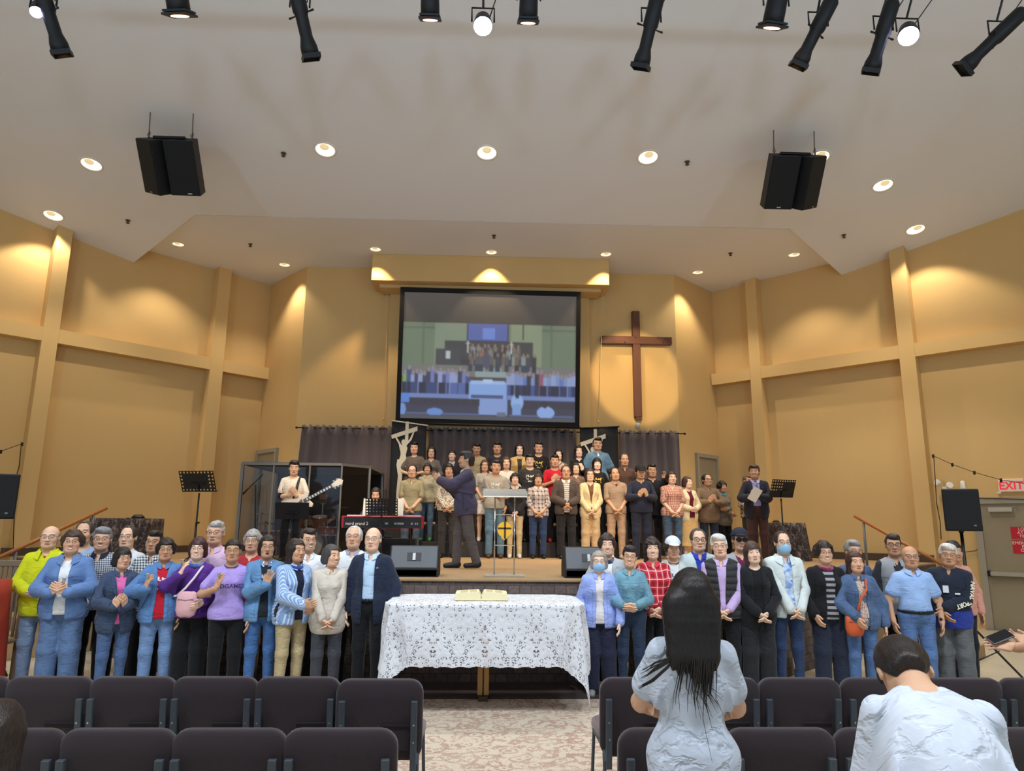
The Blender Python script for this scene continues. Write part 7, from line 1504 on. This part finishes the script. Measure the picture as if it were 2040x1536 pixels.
stage_p('woman with long dark hair clapping, back row above the red sports shirt', 1113, 894, Y3, Z3, skin=3, hair='long_hair', hc=BLK, wear=[T_('trousers', M_drkt), S_('shirt', cloth((120, 112, 108), 'leopard', (60, 54, 52)))], pose=dict(arms='clap', wm=(-.0, -.25, 1.22), wp=(.14, -.25, 1.22), look=-8))
stage_p('woman with long dark hair in black with praying hands, back row beside a banner', 1153, 887, Y3, Z3, skin=3, hair='long_hair', hc=DKB, smile=1, wear=[T_('trousers', M_drkt), S_('shirt', M_blk)], pose=dict(arms='pray'))
stage_p('tall man with glasses in a blue denim shirt before the cross-side banner', 1190, 871, Y3-.05, Z3, sex='m', skin=1, hair='short_hair', hc=BLK, wx=1.10, wear=[T_('trousers', M_drkt), S_('tee', M_wht), ('denim_shirt', 'polo', cloth((92, 124, 148), 'denim')), COLLAR(cloth((92, 124, 148), 'denim'))], pose=dict(arms='down'), extras=[G])
stage_p('woman with short dark hair in a pale shirt, jeans and green shoes, middle row', 852, 922, Y2, Z2, skin=2, hair='short_bob', hc=BLK, smile=1, wear=[T_('slim_trousers', cloth((76, 100, 124), 'denim')), S_('shirt', cloth((170, 160, 130), 'patch', (150, 146, 126))), COLLAR(cloth((170, 160, 130)))], pose=dict(arms='down'), extras=SHOES(mat('shoe_green', (72, 140, 70), .6)))
stage_p('woman with long brown hair and glasses in a grey top and white skirt, middle row', 966, 915, Y2, Z2, skin=1, hair='long_hair', hc=(66, 44, 36), wear=[('skirt', 'short_skirt', cloth((212, 204, 192))), S_('tee', cloth((160, 154, 142)))], pose=dict(arms='clasp'), extras=[G]+SHOES(M_shoew))
stage_p('woman with long brown hair in a white top, middle row', 1009, 909, Y2, Z2, skin=0, hair='long_hair', hc=(72, 50, 40), wear=[T_('trousers', M_drkt), S_('shirt', cloth((214, 206, 194)))], pose=dict(arms='down'))
stage_p('man with glasses in a dark tee striped white at the shoulders, middle row', 1056, 904, Y2, Z2, sex='m', skin=0, hair='full_short_hair', hc=BLK, wx=1.06, wear=[T_('trousers', M_drkt), S_('tee', cloth((50, 48, 48), 'print', (214, 208, 196)))], pose=dict(arms='down', look=-8), extras=[G]+SHOES(M_shoek))
stage_p('man in a bright red sports shirt with joined palms, middle row', 1105, 905, Y2, Z2, sex='m', skin=2, hair='short_hair', hc=BLK, wx=1.05, wear=[T_('trousers', M_drkt), S_('tee', cloth((186, 26, 44), 'print', (186, 26, 44)), 'sports_shirt')], pose=dict(arms='pray'), extras=SHOES(mat('shoe_red', (176, 40, 56), .6))+[tee_text('FR', .05, 1.27, M_signwhite, y=-.142, x=.085)])
stage_p('smiling woman with dark hair in a brown cardigan, middle row', 1147, 921, Y2, Z2, skin=0, hair='shoulder_hair', hc=DKB, smile=1, wear=[T_('trousers', M_drkt), S_('shirt', cloth((110, 84, 70), 'patch', (130, 106, 90)))], pose=dict(arms='clasp_high'))
stage_p('woman with black fringe in a black tee with gold script, middle row', 1189, 911, Y2, Z2, skin=3, hair='long_bangs', hc=(18, 16, 16), wear=[T_('trousers', M_drkt), S_('tee', cloth((24, 22, 24), 'print', (200, 164, 70)), 'tee')], pose=dict(arms='down'))
stage_p('balding man in a dark brown collared shirt, beside the cross-side curtain', 1243, 902, Y2, Z2, sex='m', skin=2, hair='receding_hair', hc=(54, 44, 38), wx=1.06, wear=[T_('trousers', M_drkt), S_('shirt', cloth((84, 60, 50))), COLLAR(cloth((84, 60, 50)))], pose=dict(arms='down', nod=6))
stage_p('man with glasses in a sage short-sleeved shirt behind the stage piano', 822, 925, Y1, Z1, sex='m', skin=1, hair='receding_hair', hc=BLK, wx=1.04, wear=[T_('trousers', cloth((76, 92, 112), 'denim')), S_('polo', cloth((156, 144, 112))), COLLAR(cloth((156, 144, 112)))], pose=dict(arms='clasp'), extras=[G]+SHOES(M_shoek))
stage_p('woman in a black and white leopard blouse behind the clapping walker', 895, 922, Y1, Z1, skin=2, hair='short_bob', hc=BLK, wear=[T_('trousers', cloth((56, 52, 52))), S_('shirt', cloth((206, 192, 172), 'leopard', (40, 34, 34), 1.0), 'blouse')], pose=dict(arms='clasp'), extras=SHOES(M_shoek))
stage_p('man in a grey tee and pale jeans with one arm across, behind the lectern', 988, 915, Y1, Z1, sex='m', skin=2, hair='short_hair', hc=(40, 34, 32), wx=1.04, wear=[T_('trousers', M_jeant), S_('tee', cloth((166, 156, 140), 'print', (214, 208, 198)), 'tee')], pose=dict(arms='folded_low', wm=(.10, -.2, 1.03), hm=(.8, -.2, .1), wp=(.20, -.08, .88), hp=(-.2, -.3, -.9), look=10), extras=SHOES(M_shoeb)+[('watch+', 'wristwatch', M_glb)])
stage_p('woman with short black hair in black top and khaki trousers, behind the lectern', 1026, 941, Y1, Z1, skin=0, hair='short_bob', hc=BLK, wear=[T_('slim_trousers', cloth((196, 172, 130))), S_('shirt', cloth((34, 32, 34)))], pose=dict(arms='clasp'), extras=SHOES(M_shoew)+[('collar', 'collar', cloth((200, 186, 164)))])
stage_p('short-haired woman in a grey and white plaid shirt and dark jeans', 1072, 942, Y1, Z1, skin=2, hair='short_bob', hc=(42, 34, 32), wx=1.10, belly=.02, wear=[T_('slim_trousers', M_jeand), S_('shirt_rolled', cloth((206, 194, 184), 'plaid', (96, 84, 86), 1.1, (150, 120, 116))), COLLAR(cloth((206, 194, 184)))], pose=dict(arms='clasp'), extras=SHOES(M_shoek))
stage_p('man with glasses in a dark jacket with white collar and striped tie', 1127, 926, Y1, Z1, sex='m', skin=2, hair='receding_hair', hc=(50, 44, 40), wx=1.06, wear=[T_('trousers', cloth((36, 34, 36))), S_('shirt', cloth((206, 198, 188), 'hstripe', (150, 140, 134), 1.6)), COLLAR(cloth((214, 208, 200))), ('jacket', 'jacket', cloth((78, 66, 60)))], pose=dict(arms='clasp', wm=(-.07, -.2, 1.0), wp=(.07, -.2, 1.0)), extras=[G]+SHOES(M_shoek))
stage_p('woman with glasses in a cream blazer over brown with beige trousers', 1175, 932, Y1, Z1, skin=0, hair='bob', hc=(60, 42, 36), wear=[T_('wide_trousers', cloth((190, 160, 120))), S_('shirt', cloth((110, 74, 50))), ('blazer', 'blazer', cloth((218, 194, 148)))], pose=dict(arms='clasp'), extras=[G]+SHOES(M_shoew))
stage_p('balding man in matching taupe polo and trousers over a dark red undershirt', 1224, 930, Y1, Z1, sex='m', skin=2, hair='receding_hair', hc=BLK, wx=1.04, wear=[T_('trousers', cloth((170, 140, 112))), S_('tee', cloth((92, 34, 30))), ('polo', 'polo', cloth((158, 132, 108))), COLLAR(cloth((158, 132, 108)), 'wide_collar')], pose=dict(arms='clasp', tilt=-4), extras=SHOES(M_shoew))
stage_p('man in a black cap and navy sweater clapping', 1275, 925, Y1, Z1, sex='m', skin=2, hair='receding_hair', hc=BLK, wx=1.08, hairtop=.022, wear=[T_('trousers', cloth((38, 42, 58), 'denim')), S_('shirt', cloth((40, 44, 60)), 'sweater')], pose=dict(arms='clap', wm=(-.10, -.26, 1.12), wp=(.06, -.26, 1.12), nod=10), extras=[('ball_cap', 'cap', M_capk)]+SHOES(M_shoek))
stage_p('man with glasses in a black jacket with a hand raised to his ear', 1298, 923, 14.40, Z1, sex='m', skin=2, hair='short_hair', hc=BLK, wear=[T_('trousers', M_blkt), S_('shirt', cloth((150, 140, 134))), ('jacket', 'jacket_closed', cloth((26, 26, 30)))], pose=dict(arms='down', wp=(.20, -.18, 1.40), hp=(.1, -.1, 1)), extras=[G])
stage_p('woman in a red and white checked blouse and blue jeans', 1337, 938, Y1-.1, Z1, skin=0, hair='bob', hc=DKB, wx=1.10, belly=.02, wear=[T_('slim_trousers', cloth((70, 92, 116), 'denim')), S_('polo', cloth((214, 180, 160), 'gingham', (150, 62, 50), .9), 'blouse')], pose=dict(arms='clasp', look=6))
stage_p('smiling woman in a cream cardigan over maroon with a long beige skirt', 1369, 948, Y1, Z1, skin=3, hair='bob', hc=(62, 40, 34), smile=1, yaw=16, wear=[('skirt', 'long_skirt', cloth((198, 162, 108))), S_('tee', cloth((96, 20, 40))), ('cardigan', 'cardigan', cloth((224, 206, 170)))], pose=dict(arms='clasp_high', look=14))
stage_p('smiling man with glasses in a taupe tunic clapping before the grey door', 1408, 943, 14.35, Z1, sex='m', skin=2, hair='receding_hair', hc=(40, 34, 32), smile=1, wx=1.12, belly=.03, wear=[T_('trousers', cloth((40, 48, 64), 'denim')), S_('long_tunic', cloth((124, 102, 80)), 'tunic'), COLLAR(cloth((124, 102, 80)))], pose=dict(arms='clap', look=12), extras=[G])
stage_p('woman with short black hair and teal scarf in a patterned grey dress', 1438, 958, 14.5, Z1, skin=2, hair='puffy_short', hc=BLK, smile=1, yaw=20, wear=[T_('wide_trousers', M_blkt), S_('long_tunic', cloth((128, 116, 100), 'leopard', (96, 88, 78), 1.4), 'dress')], pose=dict(arms='folded_low'), extras=[('scarf', 'scarf', cloth((70, 150, 180)))])
stage_p('person in a black and white checked shirt behind the man with papers', 1489, 945, 14.1, Z1, sex='m', skin=2, hair='short_hair', hc=(96, 78, 64), yaw=20, wear=[T_('trousers', cloth((52, 48, 46))), S_('shirt', cloth((208, 190, 162), 'plaid', (70, 60, 54), 1.3, (40, 36, 34)))], pose=dict(arms='clasp_high'))
r4 = stage_p('laughing man in a dark navy suit and lilac tie holding white paper', 1502, 925, 13.3, Z1, sex='m', skin=2, hair='full_short_hair', hc=(64, 50, 42), smile=1, yaw=-14, wx=1.06, belly=.02, wear=[T_('trousers', cloth((72, 46, 42))), S_('shirt_tucked', cloth((150, 150, 200))), COLLAR(cloth((170, 170, 210))), ('suit_jacket', 'suit_open', cloth((40, 40, 52)))], pose=dict(arms='cup_both', wm=(-.12, -.27, 1.12), wp=(.03, -.27, 1.14), look=-14), extras=[(lambda root, Ms, Mx, s, wx, put: MB().prism([(-.022, -.14), (.0, -.165), (.030, -.14), (.022, .20), (-.018, .20)], 0, .008).build('necktie', cloth((120, 116, 170)), root).__setattr__('matrix_local', Matrix.Diagonal((s, s, s, 1)) @ Matrix(Mx['chest'].tolist()) @ Matrix.Translation((0, -.150, 1.16)) @ FACE_CAM),)])
q = hand_point(r4, -1, .09); t = thing('paper_sheet', 'white sheet of paper in the hands of the laughing man in a suit', 'paper', q)
MB().box((-.02, -.05, 0), (.17, .006, .26), 0, Matrix.Rotation(.5, 3, 'Y') @ Matrix.Rotation(.3, 3, 'X')).build('page', mat('paper', (236, 226, 208), .8, var=.02), t)
# ---- the walker, the musicians
walker = stage_p('man in a plum-grey blazer striding across the stage while clapping', 929, 897, 10.70, Z1, sex='m', skin=2, hair='full_short_hair', hc=(44, 36, 32), yaw=-84, wx=1.02, group='', wear=[T_('trousers', cloth((84, 76, 74))), COLLAR(cloth((214, 202, 190))), ('blazer', 'jacket_closed', cloth((72, 66, 86)))], pose=dict(arms='clap', wm=(-.06, -.38, 1.28), wp=(.06, -.38, 1.28), hm=(.2, -.6, .55), hp=(-.2, -.6, .55), **{'th-': 10, 'sh-': 2, 'th+': -9, 'sh+': 3}), extras=SHOES(M_shoek))
bassist = stage_p('young man in a white tee with black undersleeves wearing a bass', 588, 916, 12.0, Z1, sex='m', skin=1, hair='full_short_hair', hc=BLK, yaw=8, group='', wear=[T_('trousers', M_blkt), ('undershirt', 'under_sleeves', M_blk), S_('tee', cloth((224, 212, 194)), 'tee')], pose=dict(arms='clap', wm=(-.03, -.24, 1.10), wp=(.10, -.24, 1.10), nod=8, look=6), extras=[('watch-', 'wristwatch', M_glb)]+SHOES(M_shoek))
o0 = body_pt(bassist, 'spine', (0, -.17, 1.04)); bt = thing('bass_guitar', 'white bass guitar with block inlays hanging from the young man', 'guitar', o0)
a, b2 = PY(606, 998, o0.y-.03)-o0, PY(662, 968, o0.y-.06)-o0; d = (b2-a).normalized(); nrm = Vector((0, -1, 0)); nrm = (nrm-d*nrm.dot(d)).normalized(); up = nrm.cross(d)
if up.z < 0: up = -up
Mg = Matrix(((d.x, up.x, nrm.x, a.x), (d.y, up.y, nrm.y, a.y), (d.z, up.z, nrm.z, a.z), (0, 0, 0, 1)))
outl = [(.08, .03), (.14, .10), (.10, .14), (.02, .10), (-.10, .11), (-.24, .16), (-.34, .12), (-.38, .0), (-.34, -.13), (-.22, -.17), (-.10, -.12), (0, -.11), (.07, -.15), (.11, -.11), (.08, -.03)]
mb = MB(); mb.prism(outl[::-1] if True else outl, -.04, 0.0); o = mb.build('guitar_body', mat('bass_white', (226, 214, 196), .25), bt, bevel=.01); o.matrix_local = Mg
mb = MB(); mb.prism([(-.12, .02), (-.02, .05), (-.05, -.09), (-.2, -.1), (-.24, -.04)], .001, .005); g = mb.build('pickguard', mat('tortoise', (120, 70, 40), .3), bt); g.matrix_local = Mg
LN = (b2-a).length; mb = MB(); mb.box((LN/2, 0, .008), (LN, .055, .024)); nk = mb.build('neck', wood('rosewood', (52, 32, 24), (36, 22, 16)), bt); nk.matrix_local = Mg
for k_ in range(9): MB().box((LN*(.12+.1*k_), 0, .0215), (.026, .040, .003)).build('inlay', mat('pearl', (230, 224, 206), .3), nk)
mb = MB(); mb.prism([(LN, -.03), (LN+.16, -.05), (LN+.20, .0), (LN+.15, .06), (LN, .03)], -.006, .016); hs_ = mb.build('headstock', mat('bass_white', (226, 214, 196)), bt); hs_.matrix_local = Mg
for k_ in range(5): MB().lathe([(.001, .012), (.018, .010), (.020, 0), (.012, -.01)], 8, 0, Matrix.Translation((LN+.03+.028*k_, .06 if k_ % 2 else -.055, .005))).build('tuning_peg', M_chrome, hs_)
mb = MB()
for k_ in range(4): mb.tube([(-.2, -.018+.012*k_, .026), (LN+.03, -.018+.012*k_, .026)], .0016, 4)
st_ = mb.build('string', M_chrome, bt); st_.matrix_local = Mg; st_['kind'] = 'stuff'
pts = [body_pt(bassist, 'chest', q_)-o0 for q_ in ((.05, .14, 1.28), (.09, .10, 1.38), (.105, .02, 1.425), (.100, -.085, 1.375), (.088, -.150, 1.27), (.070, -.175, 1.15), (.045, -.19, 1.06))]
mb = MB(); mb.tube(pts, .020, 6); mb.build('strap', M_black, bt, True)
kz_ = 1.18
stage_p('seated keyboard player with dark hair behind the perforated stand', 750, 964, 12.25, Z1, skin=1, hair='bob', hc=BLK, H=1.60, smile=1, group='', yaw=-10, wear=[T_('trousers', M_drkt), S_('shirt', cloth((46, 56, 84)))], pose=dict(arms='down', wm=(-.18, -.36, 1.02), wp=(.18, -.36, 1.02), nod=12, look=16, **{'th-': 84, 'sh-': 84, 'th+': 84, 'sh+': 84}))
t = thing('keyboard_bench', 'black padded bench under the keyboard player', 'bench', (PY(750, 964, 12.25).x, 12.32, SZ)); MB().box((0, 0, .40), (.6, .3, .07)).build('seat', M_black, t, bevel=.02)
for sx in (-1, 1):
    for sy in (-1, 1): MB().box((sx*.26, sy*.12, .18), (.03, .03, .36)).build('leg', M_black, t)
stage_p('seated drummer in dark clothes and black cap inside the drum booth', 646, 970, 13.98, Z1, sex='m', skin=2, hair='receding_hair', hc=BLK, H=1.64, group='', wear=[T_('trousers', M_blkt), S_('tee', cloth((40, 42, 50)))], pose=dict(arms='down', wm=(-.2, -.34, 1.05), wp=(.2, -.34, 1.05), nod=10, **{'th-': 80, 'sh-': 80, 'th+': 80, 'sh+': 80, 'splay': 14}), extras=[('ball_cap', 'cap', M_capk)])
# ---- people among the seats, seen from behind
def locks(root, Ms, Mx, s, wx, put):
    mb = MB(); rr = random.Random(4)
    for k_ in range(34):
        x = rr.uniform(-.085, .085); y0 = .085+.03*cos(x*12); ln = rr.uniform(.04, .17)*(2.0 if -.09 < x < -.01 and rr.random() < .4 else .9)
        sway = rr.uniform(-.015, .03); w0 = rr.uniform(.0025, .005)
        mb.tube([(x*.9, y0+.03, 1.46), (x, y0+.046, 1.38), (x+sway*.6, y0+.058, 1.31), (x+sway+.01, y0+.058, 1.26-ln*.4), (x+sway*1.6-.03*(x < 0), y0+.052, 1.26-ln*.9)], [w0*.3, w0*.8, w0*.8, w0*.5, .0006], 5)
    for k_ in range(16):
        z = rr.uniform(-.02, .02); mb.tube([(.070, .11, 1.46+z), (.095, .135, 1.38+z), (.145, .140, 1.33+z), (.200, .118, 1.29+z*2), (.245+rr.uniform(-.02, .02), .095, 1.25+z*2)], [.004, .005, .0045, .003, .0008], 5)
    V = np.array(mb.v); TPL['locks'] = (V, mb.f, weights(V, 'hair')); o = put('hair_strands', 'locks', hair_mat((30, 24, 22))); o['kind'] = 'stuff'
person('woman with long dark hair and white tee standing with her back turned', 1374, 1128, 3.10, 0, sex='f', skin=1, hair='very_long_hair', hc=(22, 19, 19), yaw=176, wx=1.0, wear=[T_('trousers', M_drkt), S_('tee', cloth((196, 208, 226), 'crumple'), 'tee')], pose=dict(arms='clap', wm=(-.10, -.27, 1.00), wp=(.06, -.27, 1.02), **{'pole+': (.95, .35, -.35), 'pole-': (-.95, .35, -.35)}, lean=-2), extras=[(locks,)])
bent = person('person in a white top bending over the chairs with back turned', 1790, 1296, 2.62, 0, sex='m', skin=1, hair='full_short_hair', hc=(34, 28, 26), yaw=167, H=1.66, wx=1.02, wear=[T_('trousers', M_drkt), S_('shirt', cloth((208, 218, 234), 'crumple'))], pose=dict(arms='down', pelvis=22, bend=30, nod=22, lean=0, look=-8, wm=(-.24, -.45, .92), wp=(.22, -.42, .90)))
person('seated dark-haired person in pale blue cut by the picture edge', 2, 1378, 2.55, 0, sex='f', skin=1, hair='shoulder_hair', hc=(40, 32, 28), yaw=188, H=1.58, wear=[T_('trousers', M_drkt), S_('tee', cloth((150, 180, 216)))], pose=dict(arms='down', wm=(-.2, -.3, 1.0), wp=(.2, -.3, 1.0), **{'th-': 86, 'sh-': 86, 'th+': 86, 'sh+': 86}))
q = PY(2150, 1110, 4.35)
ph = person('person at the picture edge whose hands hold out a phone', 2150, 1090, 4.35, 0, sex='m', skin=1, hair='short_hair', hc=BLK, yaw=178, H=1.66, wear=[T_('trousers', M_drkt), S_('shirt_rolled', cloth((60, 64, 78)))], pose=dict(arms='down', wm=(.20, -.24, 1.13), wp=(.36, -.20, 1.13), hp=(.95, -.2, .18), hm=(.95, -.2, .25)))
q = hand_point(ph, 1, .10, (-.03, -.02, .03)); t = thing('mobile_phone', 'dark mobile phone held out at the picture edge', 'phone', q); MB().box((0, 0, 0), (.15, .075, .009), 0, Matrix.Rotation(-.35, 3, 'Y') @ Matrix.Rotation(.5, 3, 'X')).build('case', mat('phone_grey', (96, 96, 100), .3, .3), t, bevel=.003); MB().box((0, 0, .006), (.14, .067, .003), 0, Matrix.Rotation(-.35, 3, 'Y') @ Matrix.Rotation(.5, 3, 'X')).build('screen', mat('phone_glass', (20, 22, 26), .1), t)
# slatted chair by the red table
q = PY(21, 1116, 8.65); t = thing('slat_back_chair', 'pale slat-back chair between the red table and yellow jacket', 'chair', (q.x, 8.65, 0)); M_slat = wood('grey_wood', (132, 116, 96), (104, 90, 74)); zt = q.z
for sx in (-1, 1): MB().box((sx*.20, 0, zt/2), (.04, .04, zt)).build('back_post', M_slat, t); MB().box((sx*.20, -.42, .23), (.04, .04, .46)).build('leg', M_slat, t)
MB().box((0, 0, zt-.035), (.44, .035, .07)).build('top_rail', M_slat, t, bevel=.008); MB().box((0, -.21, .47), (.46, .46, .03)).build('seat', M_slat, t, bevel=.008)
for k_ in range(6): MB().box((-.14+.056*k_, 0, (zt+.5)/2-.03), (.026, .018, zt-.56)).build('slat', M_slat, t)
